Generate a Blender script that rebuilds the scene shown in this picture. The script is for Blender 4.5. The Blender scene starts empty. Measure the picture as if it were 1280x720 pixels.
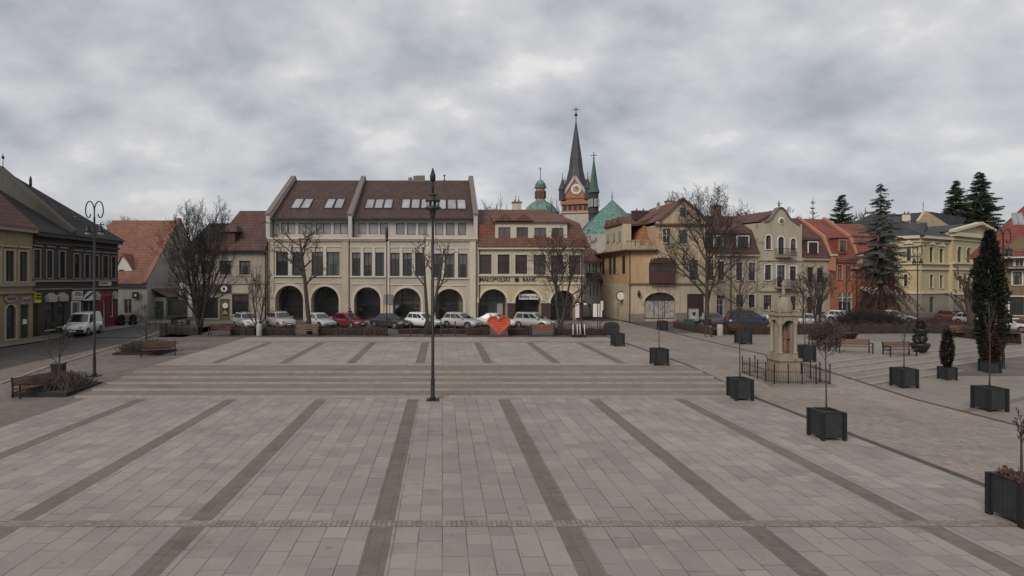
import bpy, bmesh, math, random
from mathutils import Vector as V, Matrix, noise as mnoise
R = math.radians
PI = math.pi
scene = bpy.context.scene
COL = scene.collection
# ------------------------------------------------------------------ camera model
F = 700.0; PX0 = 553.0; PY0 = 348.0; H = 5.4; UZ = 0.4
RX0, RX1 = 14.3, 21.0                 # cobbled road between the two squares
SN = (-0.438, 0.899)                  # normal of the right hand stairs
LST = [25.3, 26.5, 27.7, 28.9, 30.1]  # nosings of the long stairs
RST = [15.9, 16.9, 17.9, 18.9, 19.9]
def clamp(v, a, b): return max(a, min(b, v))
def hz(x, y):
    if x > RX1:
        s = SN[0]*x + SN[1]*y
        return sum(0.08 for k in RST if s >= k)
    if -16.6 <= x < RX0:
        return sum(0.08 for k in LST if y >= k)
    return 0.4*clamp((y-25.2)/7.1, 0, 1)
def X_(px, Y): return (px-PX0)*Y/F
def Z_(py, Y): return H+(PY0-py)*Y/F
def P(px, py, Y): return V((X_(px, Y), Y, Z_(py, Y)))
def G(px, py):
    z = 0.2
    for i in range(12):
        Y = F*(H-z)/(py-PY0); x = X_(px, Y); z = 0.5*z+0.5*hz(x, Y)
    z = hz(x, Y); Y = F*(H-z)/(py-PY0); x = X_(px, Y)
    return V((x, Y, hz(x, Y)))
# ------------------------------------------------------------------ tagging
def tag(o, label=None, cat=None, group=None, kind=None):
    if label: o['label'] = label
    if cat: o['category'] = cat
    if group: o['group'] = group
    if kind: o['kind'] = kind
    return o
def thing(name, label, cat, loc=(0, 0, 0), rz=0.0, group=None):
    o = bpy.data.objects.new(name, None); COL.objects.link(o)
    o.location = loc; o.rotation_euler = (0, 0, rz); o.empty_display_size = 0.3
    return tag(o, label, cat, group)
def copy_tree(o, parent=None):
    c = o.copy(); COL.objects.link(c); c.parent = parent
    for ch in list(o.children): copy_tree(ch, c)
    return c
# ------------------------------------------------------------------ mesh builder
class MB:
    def __init__(s): s.v = []; s.f = []; s.m = []; s.sm = []
    def add(s, vs, fs, mi=0, smooth=False):
        b = len(s.v); s.v += [tuple(p) for p in vs]
        for f in fs: s.f.append([b+i for i in f]); s.m.append(mi); s.sm.append(smooth)
        return s
    def quad(s, a, b, c, d, mi=0): return s.add([a, b, c, d], [(0, 1, 2, 3)], mi)
    def poly(s, pts, mi=0): return s.add(pts, [tuple(range(len(pts)))], mi)
    def box(s, x0, x1, y0, y1, z0, z1, mi=0, M=None, taper=0):
        t = taper
        vs = [V((x0, y0, z0)), V((x1, y0, z0)), V((x1, y1, z0)), V((x0, y1, z0)),
              V((x0+t, y0+t, z1)), V((x1-t, y0+t, z1)), V((x1-t, y1-t, z1)), V((x0+t, y1-t, z1))]
        if M is not None: vs = [M @ p for p in vs]
        return s.add(vs, [(0, 3, 2, 1), (4, 5, 6, 7), (0, 1, 5, 4), (1, 2, 6, 5), (2, 3, 7, 6), (3, 0, 4, 7)], mi)
    def bar(s, a, b, w, h=None, mi=0):
        a = V(a); b = V(b); h = h or w; d = b-a; L = d.length
        if L < 1e-6: return s
        q = d.to_track_quat('X', 'Z').to_matrix().to_4x4(); M = Matrix.Translation(a) @ q
        return s.box(0, L, -w/2, w/2, -h/2, h/2, mi, M)
    def tube(s, pts, rs, n=6, mi=0, cap=True, smooth=True):
        pts = [V(p) for p in pts]
        if not hasattr(rs, '__len__'): rs = [rs]*len(pts)
        b = len(s.v); up = None
        for i, p in enumerate(pts):
            d = (pts[min(i+1, len(pts)-1)]-pts[max(i-1, 0)])
            if d.length < 1e-9: d = V((0, 0, 1))
            d.normalize()
            if up is None:
                up = V((1, 0, 0)) if abs(d.x) < .8 else V((0, 1, 0))
            x = (up-d*up.dot(d))
            if x.length < 1e-4: x = d.orthogonal()
            x.normalize(); y = d.cross(x); up = x
            for k in range(n):
                a = 2*PI*k/n; s.v.append(tuple(p+(x*math.cos(a)+y*math.sin(a))*rs[i]))
        for i in range(len(pts)-1):
            for k in range(n):
                k2 = (k+1) % n
                s.f.append([b+i*n+k, b+i*n+k2, b+(i+1)*n+k2, b+(i+1)*n+k]); s.m.append(mi); s.sm.append(smooth)
        if cap:
            s.f.append([b+k for k in reversed(range(n))]); s.m.append(mi); s.sm.append(False)
            e = b+(len(pts)-1)*n
            s.f.append([e+k for k in range(n)]); s.m.append(mi); s.sm.append(False)
        return s
    def lathe(s, prof, n=16, c=(0, 0, 0), mi=0, smooth=True, sq=0.0, rot=0.0):
        b = len(s.v); c = V(c)
        for (r, z) in prof:
            for k in range(n):
                a = 2*PI*k/n+rot; s.v.append((c.x+r*math.cos(a), c.y+r*math.sin(a), c.z+z))
        for i in range(len(prof)-1):
            for k in range(n):
                k2 = (k+1) % n
                s.f.append([b+i*n+k, b+i*n+k2, b+(i+1)*n+k2, b+(i+1)*n+k]); s.m.append(mi); s.sm.append(smooth)
        s.f.append([b+k for k in reversed(range(n))]); s.m.append(mi); s.sm.append(False)
        e = b+(len(prof)-1)*n
        s.f.append([e+k for k in range(n)]); s.m.append(mi); s.sm.append(False)
        return s
    def prism(s, poly, y0, y1, mi=0, axis='y'):
        # poly in (x,z) extruded along y
        n = len(poly)
        if axis == 'y': vs = [(x, y0, z) for x, z in poly]+[(x, y1, z) for x, z in poly]
        elif axis == 'x': vs = [(y0, x, z) for x, z in poly]+[(y1, x, z) for x, z in poly]
        else: vs = [(x, z, y0) for x, z in poly]+[(x, z, y1) for x, z in poly]
        fs = [tuple(range(n)), tuple(reversed(range(n, 2*n)))]
        for i in range(n): fs.append((i, i+n, (i+1) % n+n, (i+1) % n))
        return s.add(vs, fs, mi)
    def build(s, name, mats, parent=None, fixn=True):
        me = bpy.data.meshes.new(name); me.from_pydata(s.v, [], s.f)
        if not isinstance(mats, (list, tuple)): mats = [mats]
        for m in mats: me.materials.append(m)
        me.polygons.foreach_set('material_index', s.m)
        me.polygons.foreach_set('use_smooth', s.sm)
        me.update()
        if fixn:
            bm = bmesh.new(); bm.from_mesh(me); bmesh.ops.recalc_face_normals(bm, faces=bm.faces); bm.to_mesh(me); bm.free()
        o = bpy.data.objects.new(name, me); COL.objects.link(o); o.parent = parent
        return o
# ------------------------------------------------------------------ materials
class NT:
    def __init__(s, m):
        s.m = m; m.use_nodes = True; s.t = m.node_tree; s.t.nodes.clear()
    def n(s, typ, **kw):
        nd = s.t.nodes.new(typ)
        for k, v in kw.items(): setattr(nd, k, v)
        return nd
    def link(s, a, b): s.t.links.new(a, b)
    def setin(s, sock, v):
        if isinstance(v, bpy.types.NodeSocket): s.link(v, sock)
        elif isinstance(v, (int, float)) and sock.type == 'RGBA': sock.default_value = (v, v, v, 1)
        else: sock.default_value = v
    def math(s, op, a, b=None, c=None):
        nd = s.n('ShaderNodeMath', operation=op); s.setin(nd.inputs[0], a)
        if b is not None: s.setin(nd.inputs[1], b)
        if c is not None: s.setin(nd.inputs[2], c)
        return nd.outputs[0]
    def mix(s, f, a, b, blend='MIX'):
        nd = s.n('ShaderNodeMix', data_type='RGBA', blend_type=blend)
        s.setin(nd.inputs[0], f); s.setin(nd.inputs[6], a); s.setin(nd.inputs[7], b); return nd.outputs[2]
    def noise(s, vec, scale, detail=3, rough=.55, out=0):
        nd = s.n('ShaderNodeTexNoise'); s.link(vec, nd.inputs['Vector']); nd.inputs['Scale'].default_value = scale
        nd.inputs['Detail'].default_value = detail; nd.inputs['Roughness'].default_value = rough; return nd.outputs[out]
    def remap(s, v, a, b, c, d):
        nd = s.n('ShaderNodeMapRange'); s.setin(nd.inputs[0], v)
        for i, q in enumerate((a, b, c, d)): nd.inputs[1+i].default_value = q
        return nd.outputs[0]
    def white(s, vec, dim='2D'):
        nd = s.n('ShaderNodeTexWhiteNoise', noise_dimensions=dim); s.link(vec, nd.inputs['Vector']); return nd
    def comb(s, x, y, z=0.0):
        nd = s.n('ShaderNodeCombineXYZ')
        for i, q in enumerate((x, y, z)): s.setin(nd.inputs[i], q)
        return nd.outputs[0]
    def sep(s, v):
        nd = s.n('ShaderNodeSeparateXYZ'); s.link(v, nd.inputs[0]); return nd.outputs
    def scalev(s, v, k):
        nd = s.n('ShaderNodeVectorMath', operation='MULTIPLY'); s.link(v, nd.inputs[0]); nd.inputs[1].default_value = k; return nd.outputs[0]
    def coord(s): return s.n('ShaderNodeTexCoord').outputs['Object']
    def out(s, col, rough=.8, bump=None, bstr=.3, bdist=.02, metal=0, spec=.4, coat=0, trans=0, emis=None):
        p = s.n('ShaderNodeBsdfPrincipled'); o = s.n('ShaderNodeOutputMaterial'); s.link(p.outputs[0], o.inputs[0])
        s.setin(p.inputs['Base Color'], col); s.setin(p.inputs['Roughness'], rough)
        p.inputs['Metallic'].default_value = metal; p.inputs['Specular IOR Level'].default_value = spec
        p.inputs['Coat Weight'].default_value = coat; p.inputs['Coat Roughness'].default_value = .08
        if bump is not None:
            b = s.n('ShaderNodeBump'); b.inputs['Strength'].default_value = bstr; b.inputs['Distance'].default_value = bdist
            s.link(bump, b.inputs['Height']); s.link(b.outputs[0], p.inputs['Normal'])
        return s.m
def C4(c): return (c[0], c[1], c[2], 1)
def mul(c, k): return (c[0]*k, c[1]*k, c[2]*k, 1)
_mc = {}
def cached(fn):
    def g(*a, **k):
        key = (fn.__name__, a, tuple(sorted(k.items())))
        if key not in _mc: _mc[key] = fn(*a, **k)
        return _mc[key]
    return g
@cached
def plain(name, c, rough=.7, metal=0, var=.18, scale=6, bstr=.15, coat=0, spec=.4):
    t = NT(bpy.data.materials.new(name)); v = t.coord(); n = t.noise(v, scale, 4)
    col = t.mix(t.remap(n, .3, .7, 0, 1), mul(c, 1-var), mul(c, 1+var))
    return t.out(col, rough, n, bstr, .01, metal, spec, coat)
@cached
def plaster(name, c, dirt=.35):
    t = NT(bpy.data.materials.new(name)); v = t.coord()
    big = t.noise(v, .35, 4); fine = t.noise(v, 9, 3)
    streak = t.noise(t.scalev(v, (2.2, 2.2, .22)), 1.4, 4, .6)
    col = t.mix(t.remap(big, .35, .68, 0, 1), mul(c, .9), mul(c, 1.08))
    col = t.mix(t.math('MULTIPLY', t.remap(streak, .5, .75, 0, 1), dirt), col, (c[0]*.42, c[1]*.39, c[2]*.35, 1))
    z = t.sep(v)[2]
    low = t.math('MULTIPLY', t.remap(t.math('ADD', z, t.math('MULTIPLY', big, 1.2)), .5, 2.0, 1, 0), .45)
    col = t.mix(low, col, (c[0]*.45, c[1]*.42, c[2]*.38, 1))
    col = t.mix(t.remap(fine, .35, .65, 0, .12), col, mul(c, .6))
    return t.out(col, .9, fine, .25, .01, spec=.2)
@cached
def rooftile(name, c, course=.34, wid=.24, var=.15, moss=.25):
    t = NT(bpy.data.materials.new(name)); v = t.coord(); x, y, z = t.sep(v)
    h = t.math('DIVIDE', z, course*.95); row = t.math('FLOOR', h); fr = t.math('FRACT', h)
    a = t.math('ADD', x, t.math('MULTIPLY', y, .35))
    u = t.math('ADD', t.math('DIVIDE', a, wid), t.math('MULTIPLY', t.math('MODULO', row, 2.0), .5))
    cu = t.math('FLOOR', u); fu = t.math('FRACT', u)
    w = t.white(t.comb(cu, row)).outputs['Value']
    n = t.noise(v, .5, 4); n2 = t.noise(v, 3, 3)
    col = t.mix(w, mul(c, 1-var), mul(c, 1+var))
    col = t.mix(t.remap(n, .42, .7, 0, moss*2), col, (c[0]*.55, c[1]*.75, c[2]*.8, 1))
    col = t.mix(t.remap(n2, .5, .8, 0, .5), col, mul(c, .5)); n4 = t.noise(t.scalev(v, (1, 1, .3)), .9, 5, .65); col = t.mix(t.remap(n4, .5, .7, 0, .4), col, (c[0]*1.25+.02, c[1]*1.5+.02, c[2]*1.5+.02, 1))
    gap = t.remap(fr, 0, .3, .62, 0)
    col = t.mix(gap, col, mul(c, .28))
    hgt = t.math('ADD', t.math('MULTIPLY', fr, -.7), t.math('MULTIPLY', t.math('ABSOLUTE', t.math('SUBTRACT', fu, .5)), .5))
    return t.out(col, .75, hgt, .5, .05, spec=.3)
@cached
def slabs(name, w, l, c1, c2, c3, joint=.02, var=.5, warp=.0, jdark=.45, rough=.75, irregular=0.0):
    t = NT(bpy.data.materials.new(name)); v = t.coord()
    if warp:
        nz = t.n('ShaderNodeTexNoise'); t.link(v, nz.inputs['Vector']); nz.inputs['Scale'].default_value = 1.7
        sub = t.n('ShaderNodeVectorMath', operation='MULTIPLY_ADD'); t.link(nz.outputs['Color'], sub.inputs[0]); sub.inputs[1].default_value = (warp, warp, 0); t.link(v, sub.inputs[2]); v2 = sub.outputs[0]
    else: v2 = v
    x, y, z = t.sep(v2)
    u = t.math('DIVIDE', x, w); c = t.math('FLOOR', u); fu = t.math('FRACT', u)
    r1 = t.white(t.comb(c, 3.7)).outputs['Value']
    q = t.math('ADD', t.math('DIVIDE', y, l), t.math('MULTIPLY', r1, 17.0))
    q = t.math('ADD', q, t.math('MULTIPLY', t.math('SINE', t.math('ADD', t.math('MULTIPLY', q, 1.9), t.math('MULTIPLY', r1, 40.0))), .28))
    rw = t.math('FLOOR', q); fv = t.math('FRACT', q)
    wn = t.white(t.comb(c, rw)); a = wn.outputs['Value']; b = t.white(t.comb(rw, t.math('ADD', c, 91.3))).outputs['Value']
    n = t.noise(v, .09, 4); n2 = t.noise(v, 1.1, 5, .65); n3 = t.noise(v, 14, 3)
    col = t.mix(b, C4(c1), C4(c2))
    col = t.mix(t.math('MULTIPLY', t.math('POWER', a, 3.0), var), col, C4(c3))
    col = t.mix(t.remap(a, 0, .25, .28*var, 0), col, mul(c1, 1.35))
    col = t.mix(t.remap(n, .38, .66, 0, .42), col, mul(c3, .82)); nl = t.noise(v, .17, 5, .6); col = t.mix(t.remap(nl, .5, .68, 0, .4), col, mul(c1, 1.22))
    col = t.mix(t.remap(n2, .5, .78, 0, .4), col, mul(c3, .7))
    st = t.noise(v, .32, 6, .7); col = t.mix(t.remap(st, .56, .66, 0, .32), col, mul(c3, .62)); st2 = t.noise(v, 3.7, 2, .4); col = t.mix(t.remap(st2, .7, .74, 0, .4), col, mul(c3, .45))
    col = t.mix(t.remap(n3, .4, .7, 0, .15), col, mul(c1, .55))
    ju = t.math('GREATER_THAN', t.math('ABSOLUTE', t.math('SUBTRACT', fu, .5)), .5-joint/w/2)
    jv = t.math('GREATER_THAN', t.math('ABSOLUTE', t.math('SUBTRACT', fv, .5)), .5-joint/l/2)
    j = t.math('MAXIMUM', ju, t.math('MULTIPLY', jv, .6))
    jn = t.remap(t.noise(v, .8, 3), .35, .6, .35, 1)
    col = t.mix(t.math('MULTIPLY', t.math('MULTIPLY', j, jn), 1-jdark), col, mul(c3, .25))
    hgt = t.math('ADD', t.math('MULTIPLY', j, -1.0), t.math('MULTIPLY', n3, .25))
    rg = t.remap(n2, .3, .7, rough-.12, rough+.1)
    return t.out(col, rg, hgt, .35, .012, spec=.3)
@cached
def foliage(name, c, var=.45):
    t = NT(bpy.data.materials.new(name)); v = t.coord(); n = t.noise(v, 2.2, 3); n2 = t.noise(v, 14, 2)
    col = t.mix(t.remap(n, .3, .7, 0, 1), mul(c, 1-var), mul(c, 1+var))
    col = t.mix(t.remap(n2, .4, .7, 0, .5), col, (c[0]*1.5, c[1]*1.3, c[2]*1.1, 1))
    return t.out(col, .8, spec=.2)
@cached
def glass(name, c=(.018, .02, .022), rough=.08, var=.8, cur=0):
    t = NT(bpy.data.materials.new(name)); v = t.coord(); n = t.noise(v, .7, 2)
    oi = t.n('ShaderNodeObjectInfo').outputs['Random']
    col = t.mix(t.math('MULTIPLY', oi, var), C4(c), mul(c, 2.6))
    vz = t.sep(t.n('ShaderNodeTexCoord').outputs['Generated'])
    side = t.math('GREATER_THAN', t.math('ABSOLUTE', t.math('SUBTRACT', vz[0], .5)), t.remap(t.math('FRACT', t.math('MULTIPLY', oi, 7.3)), 0, 1, .22, .55))
    up = t.math('GREATER_THAN', vz[2], t.remap(t.math('FRACT', t.math('MULTIPLY', oi, 3.1)), 0, 1, .45, 1.15))
    if cur: col = t.mix(t.math('MULTIPLY', t.math('MAXIMUM', side, up), t.remap(t.math('FRACT', t.math('MULTIPLY', oi, 13.7)), 0, 1, 0, .75)), col, (cur, cur*.95, cur*.88, 1))
    col = t.mix(t.remap(n, .45, .7, 0, .5), col, mul(c, 2.2))
    return t.out(col, rough, t.noise(v, 1.2, 1), .05, .02, spec=.55)
@cached
def copper(name, c):
    t = NT(bpy.data.materials.new(name)); v = t.coord(); x, y, z = t.sep(v)
    st = t.noise(t.scalev(v, (1.5, 1.5, .15)), 1.2, 4)
    seam = t.math('FRACT', t.math('MULTIPLY', t.math('ADD', x, t.math('MULTIPLY', y, .6)), 1.1))
    col = t.mix(t.remap(st, .35, .65, 0, 1), mul(c, .62), mul(c, 1.2))
    col = t.mix(t.remap(t.math('ABSOLUTE', t.math('SUBTRACT', seam, .5)), .42, .5, 0, .5), col, mul(c, .5))
    return t.out(col, .7, st, .2, .02)
@cached
def brick(name, c):
    t = NT(bpy.data.materials.new(name)); v = t.coord(); x, y, z = t.sep(v)
    b = t.n('ShaderNodeTexBrick'); t.link(t.comb(t.math('ADD', x, y), z), b.inputs['Vector'])
    b.inputs['Scale'].default_value = 2.0; b.inputs['Color1'].default_value = mul(c, 1.15); b.inputs['Color2'].default_value = mul(c, .8)
    b.inputs['Mortar'].default_value = mul(c, .7); b.inputs['Mortar Size'].default_value = .02
    n = t.noise(v, .6, 4); col = t.mix(t.remap(n, .4, .7, 0, .5), b.outputs[0], mul(c, .6))
    return t.out(col, .85, n, .2, .02)
@cached
def woodm(name, c):
    t = NT(bpy.data.materials.new(name)); v = t.coord()
    n = t.noise(t.scalev(v, (1, 9, 9)), 2.5, 4); col = t.mix(t.remap(n, .3, .7, 0, 1), mul(c, .65), mul(c, 1.25))
    return t.out(col, .7, n, .25, .01)
@cached
def paint(name, c, metal=.0):
    t = NT(bpy.data.materials.new(name)); v = t.coord(); n = t.noise(v, 2.0, 4); z = t.sep(v)[2]
    col = t.mix(t.remap(n, .4, .75, 0, .2), C4(c), mul(c, .75))
    dirt = t.math('MULTIPLY', t.remap(z, .25, .7, .6, 0), t.remap(n, .3, .7, .4, 1))
    col = t.mix(dirt, col, (.12, .11, .1, 1))
    return t.out(col, t.math('ADD', .26, t.math('MULTIPLY', dirt, .5)), metal=metal, coat=.4)
IRON = plain('black_iron', (.022, .023, .025), .5, .3, .2)
CHAR = plain('charcoal_panel', (.026, .029, .033), .55, 0, .22, 3)
GLASS = glass('window_glass', cur=.2)
GLASS_L = glass('curtained_glass', (.14, .145, .155), .15, .5)
GLASS_S = glass('skylight_glass', (.2, .21, .225), .12, .35)  # pale base colour stands in for the sky reflected in the roof panes
WHITE = plain('white_paint', (.62, .61, .58), .6, 0, .08)
OFFW = plain('offwhite_trim', (.48, .46, .41), .7, 0, .1)
DKFR = plain('dark_sash', (.03, .026, .024), .6)
BRFR = plain('brown_sash', (.06, .035, .028), .6)
SOIL = plain('soil', (.07, .055, .042), .95, 0, .4, 20, .8)
BARK = plain('bark', (.05, .043, .038), .9, 0, .35, 14, .6)
BARKB = plain('bark_brown', (.07, .05, .038), .9, 0, .35, 14, .6)
STONE = plaster('weathered_stone', (.29, .25, .2), .9)
CONC = plain('concrete', (.33, .32, .3), .85, 0, .2, 8)
WOOD = woodm('bench_wood', (.15, .088, .055))
WOODR = woodm('bench_wood_red', (.1, .05, .036))
TERRA = plain('terracotta_cap', (.19, .1, .08), .8)
GUT = plain('gutter_metal', (.045, .035, .03), .5, .3)
# ================================================================== SETTING
def sheet(name, x0, x1, y0, y1, m, dz=0.0, hf=None, nx=1, ys=None, kind='structure'):
    hf = hf or (lambda x, y: 0.4*clamp((y-25.2)/7.1, 0, 1))
    xs = [x0+(x1-x0)*i/nx for i in range(nx+1)]
    ys = sorted(set([y0, y1]+[q for q in (ys or [25.2, 32.3]) if y0 < q < y1]))
    mb = MB(); vs = [(x, y, hf(x, y)+dz) for y in ys for x in xs]; n = nx+1
    mb.add(vs, [(j*n+i, j*n+i+1, (j+1)*n+i+1, (j+1)*n+i) for j in range(len(ys)-1) for i in range(nx)])
    o = mb.build(name, m); o['kind'] = kind; return o
ground_m = plain('ground_earth', (.12, .11, .095), .95, 0, .3, .4)
lower = lambda x, y: 0.4*clamp((y-26.5)/7.1, 0, 1)-.25
sheet('ground', -900, 900, -300, 1500, ground_m, 0, lower, 1, [26.5, 33.6])
SLAB = slabs('granite_slabs', .5, .64, (.308, .29, .256), (.25, .238, .214), (.2, .187, .168), .022, .6, jdark=.22)
SLABU = slabs('granite_slabs_upper', .53, .8, (.325, .298, .258), (.268, .248, .218), (.216, .196, .172), .022, .5, jdark=.45)
SLABR = slabs('granite_slabs_right', .6, .9, (.25, .228, .2), (.22, .203, .18), (.18, .163, .145), .02, .4, jdark=.5)
BAND = slabs('brown_sett_band', .3, .2, (.176, .15, .126), (.158, .137, .117), (.125, .109, .094), .014, .6, jdark=.5)
SETT = slabs('small_setts', .11, .1, (.3, .27, .23), (.23, .208, .18), (.17, .15, .13), .02, .8, .03, jdark=.3)
COBB = slabs('road_setts', .17, .2, (.31, .272, .232), (.27, .24, .208), (.2, .178, .154), .03, .7, .12, jdark=.4)
TREAD = slabs('step_treads', 1.6, .6, (.21, .18, .155), (.19, .165, .143), (.16, .138, .12), .02, .6, jdark=.5)
NOSE = plain('step_nosing', (.285, .262, .228), .8, 0, .14, 3)
LEFTP = slabs('left_paving', .3, .3, (.19, .162, .138), (.165, .143, .124), (.12, .105, .092), .02, .7, .04, jdark=.5)
STREET = slabs('street_setts', .2, .22, (.082, .077, .072), (.068, .064, .06), (.05, .047, .045), .03, .7, .1, jdark=.5)
ASPH = plain('asphalt', (.075, .073, .072), .9, 0, .22, 2)
WALK = slabs('sidewalk_slabs', .5, .5, (.2, .19, .175), (.17, .16, .148), (.13, .125, .115), .02, .5, jdark=.5)
KERB = plain('kerb_stone', (.2, .188, .168), .85, 0, .15, 2)
DRAIN = plain('drain_channel', (.07, .058, .05), .85, 0, .25, 2)
sheet('lower_square', -16.6, RX0-.28, -40, 25.3, SLAB)
sheet('upper_square', -16.6, RX0-.28, 32.3, 47.6, SLABU)
sheet('left_paving', -24.2, -16.6, -40, 47.6, LEFTP, 0)
sheet('cobbled_road', RX0, RX1, -40, 66, COBB)
sheet('drain_channel', RX0-.28, RX0, -40, 60, DRAIN)
sheet('drain_channel', RX1, RX1+.25, -40, 27.9, DRAIN, 0, lambda x, y: 0.4*clamp((y-25.2)/7.1, 0, 1)+.006)
sheet('drain_channel', RX1, RX1+.25, 27.9, 60, DRAIN, 0, lambda x, y: 0.4*clamp((y-25.2)/7.1, 0, 1)+.012)
# long flight of shallow steps
mb = MB(); ed = LST+[32.3]
for k in range(5):
    mb.box(-16.6, RX0-.28, ed[k]+.12, ed[k+1], -.3, .08*(k+1)-.001, 0)
    mb.box(-16.6, RX0-.28, ed[k], ed[k]+.12, -.3, .08*(k+1)+.006, 1)
mb.box(-16.6, RX0-.28, 32.3, 32.48, -.3, .408, 1)
o = mb.build('stone_steps', [TREAD, NOSE]); o['kind'] = 'structure'
# right hand square: lower slab, rotated flight, upper slab
def rpt(s, x): return (x, (s-SN[0]*x)/SN[1])
mb = MB()
def rpoly(s0, s1, z, mi, x0=RX1+.25, x1=90, thick=.4):
    pts = [rpt(s0, x0), rpt(s0, x1), rpt(s1, x1), rpt(s1, x0)]
    vs = [(x, y, z-thick) for x, y in pts]+[(x, y, z) for x, y in pts]
    mb.add(vs, [(0, 3, 2, 1), (4, 5, 6, 7), (0, 1, 5, 4), (1, 2, 6, 5), (2, 3, 7, 6), (3, 0, 4, 7)], mi)
re = RST+[21.2]
for k in range(5):
    rpoly(re[k]+.16, re[k+1], .08*(k+1)-.001, 0); rpoly(re[k], re[k]+.16, .08*(k+1)+.006, 1)
o = mb.build('stone_steps', [SLABR, NOSE]); o['kind'] = 'structure'
a, b = rpt(15.9, RX1+.25), rpt(15.9, 90)
mb = MB(); mb.poly([(RX1+.25, -40, 0), (90, -40, 0), (90, b[1], 0), (a[0], a[1], 0)])
o = mb.build('right_square', SLABR); o['kind'] = 'structure'
a, b = rpt(21.2, RX1+.25), rpt(21.2, 90)
mb = MB(); mb.poly([(a[0], a[1], .4), (b[0], b[1], .4), (90, 78, .4), (RX1+.25, 60, .4)])
o = mb.build('right_upper_square', SLABR); o['kind'] = 'structure'
# bands
for i, x in enumerate([-13.45, -9.4, -5.4, -1.32, 2.72, 6.75, 10.6]):
    sheet('paving_band', x-.25, x+.25, -20, 12.15, BAND, .004)
    sheet('paving_band', x-.25, x+.25, 12.5, 25.0, BAND, .004)
    sheet('paving_band', x-.26, x+.26, 33.0, 43.6, BAND, .004)
sheet('paving_band', -16.6, -16.05, -20, 25.2, BAND, .004)
sheet('sett_row', -16.05, RX0-.3, 12.17, 12.48, SETT, .008)
sheet('paving_band', -16.0, RX0-.4, 43.9, 44.25, BAND, .004)
sheet('paving_band', -16.4, RX0-.3, 45.2, 45.9, NOSE, .004)
# right square bands
for s0 in (5.5, 11.0):
    mb = MB(); pts = [rpt(s0, RX1+.3), rpt(s0, 60), rpt(s0+.35, 60), rpt(s0+.35, RX1+.3)]
    mb.poly([(x, y, .006) for x, y in pts]); o = mb.build('paving_band', BAND); o['kind'] = 'structure'
# left street, kerb, sidewalk
sheet('left_street', -31.8, -22.0, -40, 62, STREET, -.03)
sheet('left_street_verge', -24.4, -22.0, -40, 62, LEFTP, .004)
kp = [(-21.6, 5), (-22.0, 27.8), (-22.6, 34.3), (-24.6, 45), (-26.2, 52)]
mb = MB()
for i in range(len(kp)-1):
    (xa, ya), (xb, yb) = kp[i], kp[i+1]
    n = 8
    for j in range(n):
        t0, t1 = j/n, (j+1)/n-.012
        y0, y1 = ya+(yb-ya)*t0, ya+(yb-ya)*t1; x0, x1 = xa+(xb-xa)*t0, xa+(xb-xa)*t1
        z0 = 0.4*clamp((y0-25.2)/7.1, 0, 1); z1 = 0.4*clamp((y1-25.2)/7.1, 0, 1)
        mb.bar((x0, y0, z0+.0), (x1, y1, z1+.0), .28, .12)
o = mb.build('kerb', KERB); o['kind'] = 'structure'
sheet('sidewalk', -34.6, -31.8, -40, 62, WALK, .05)
# parking street behind the hedges and the pavement in front of the houses
flat = lambda x, y: .4
sheet('parking_street', -60, RX0-.3, 47.6, 61.8, ASPH, .004, flat)
mb = MB(); mb.poly([(RX1+.3, 60.0, .406), (RX1+.3, 51, .406), (95, 62, .406), (95, 95, .406), (RX1+.3, 64, .406)])
o = mb.build('parking_street', ASPH); o['kind'] = 'structure'
sheet('sidewalk', -60, RX0-.3, 61.8, 66.5, WALK, .1, flat)
sheet('side_street', RX0-.3, 24, 66, 160, STREET, .0, flat)
mb = MB(); mb.box(-60, RX0-.3, 61.6, 61.8, .3, .52); o = mb.build('kerb', KERB); o['kind'] = 'structure'
# ================================================================== BUILDINGS
class Bld:
    def __init__(s, name, label, cat, pa, Ya, pb, Yb, z0=.4):
        s.A = V((X_(pa, Ya), Ya)); s.B = V((X_(pb, Yb), Yb)); d = s.B-s.A; s.L = d.length; s.d = d/s.L; s.z0 = z0
        s.root = thing(name, label, cat, (s.A.x, s.A.y, z0), math.atan2(d.y, d.x)) if name else None
    def yd(s, px, off=0.0):      # depth of facade (shifted inward by off) at column px
        k = (px-PX0)/F; n = V((-s.d.y, s.d.x)); A = s.A+n*off
        # A.x + t d.x = k (A.y + t d.y)
        t = (k*A.y-A.x)/(s.d.x-k*s.d.y); return A.y+t*s.d.y, t
    def u(s, px, off=0.0): return s.yd(px, off)[1]
    def z(s, px, py, off=0.0): return Z_(py, s.yd(px, off)[0])-s.z0
    def rect(s, x0, x1, y0, y1, off=0.0):
        m = (x0+x1)/2; return (s.u(x0, off), s.u(x1, off), s.z(m, y1, off), s.z(m, y0, off))
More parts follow.
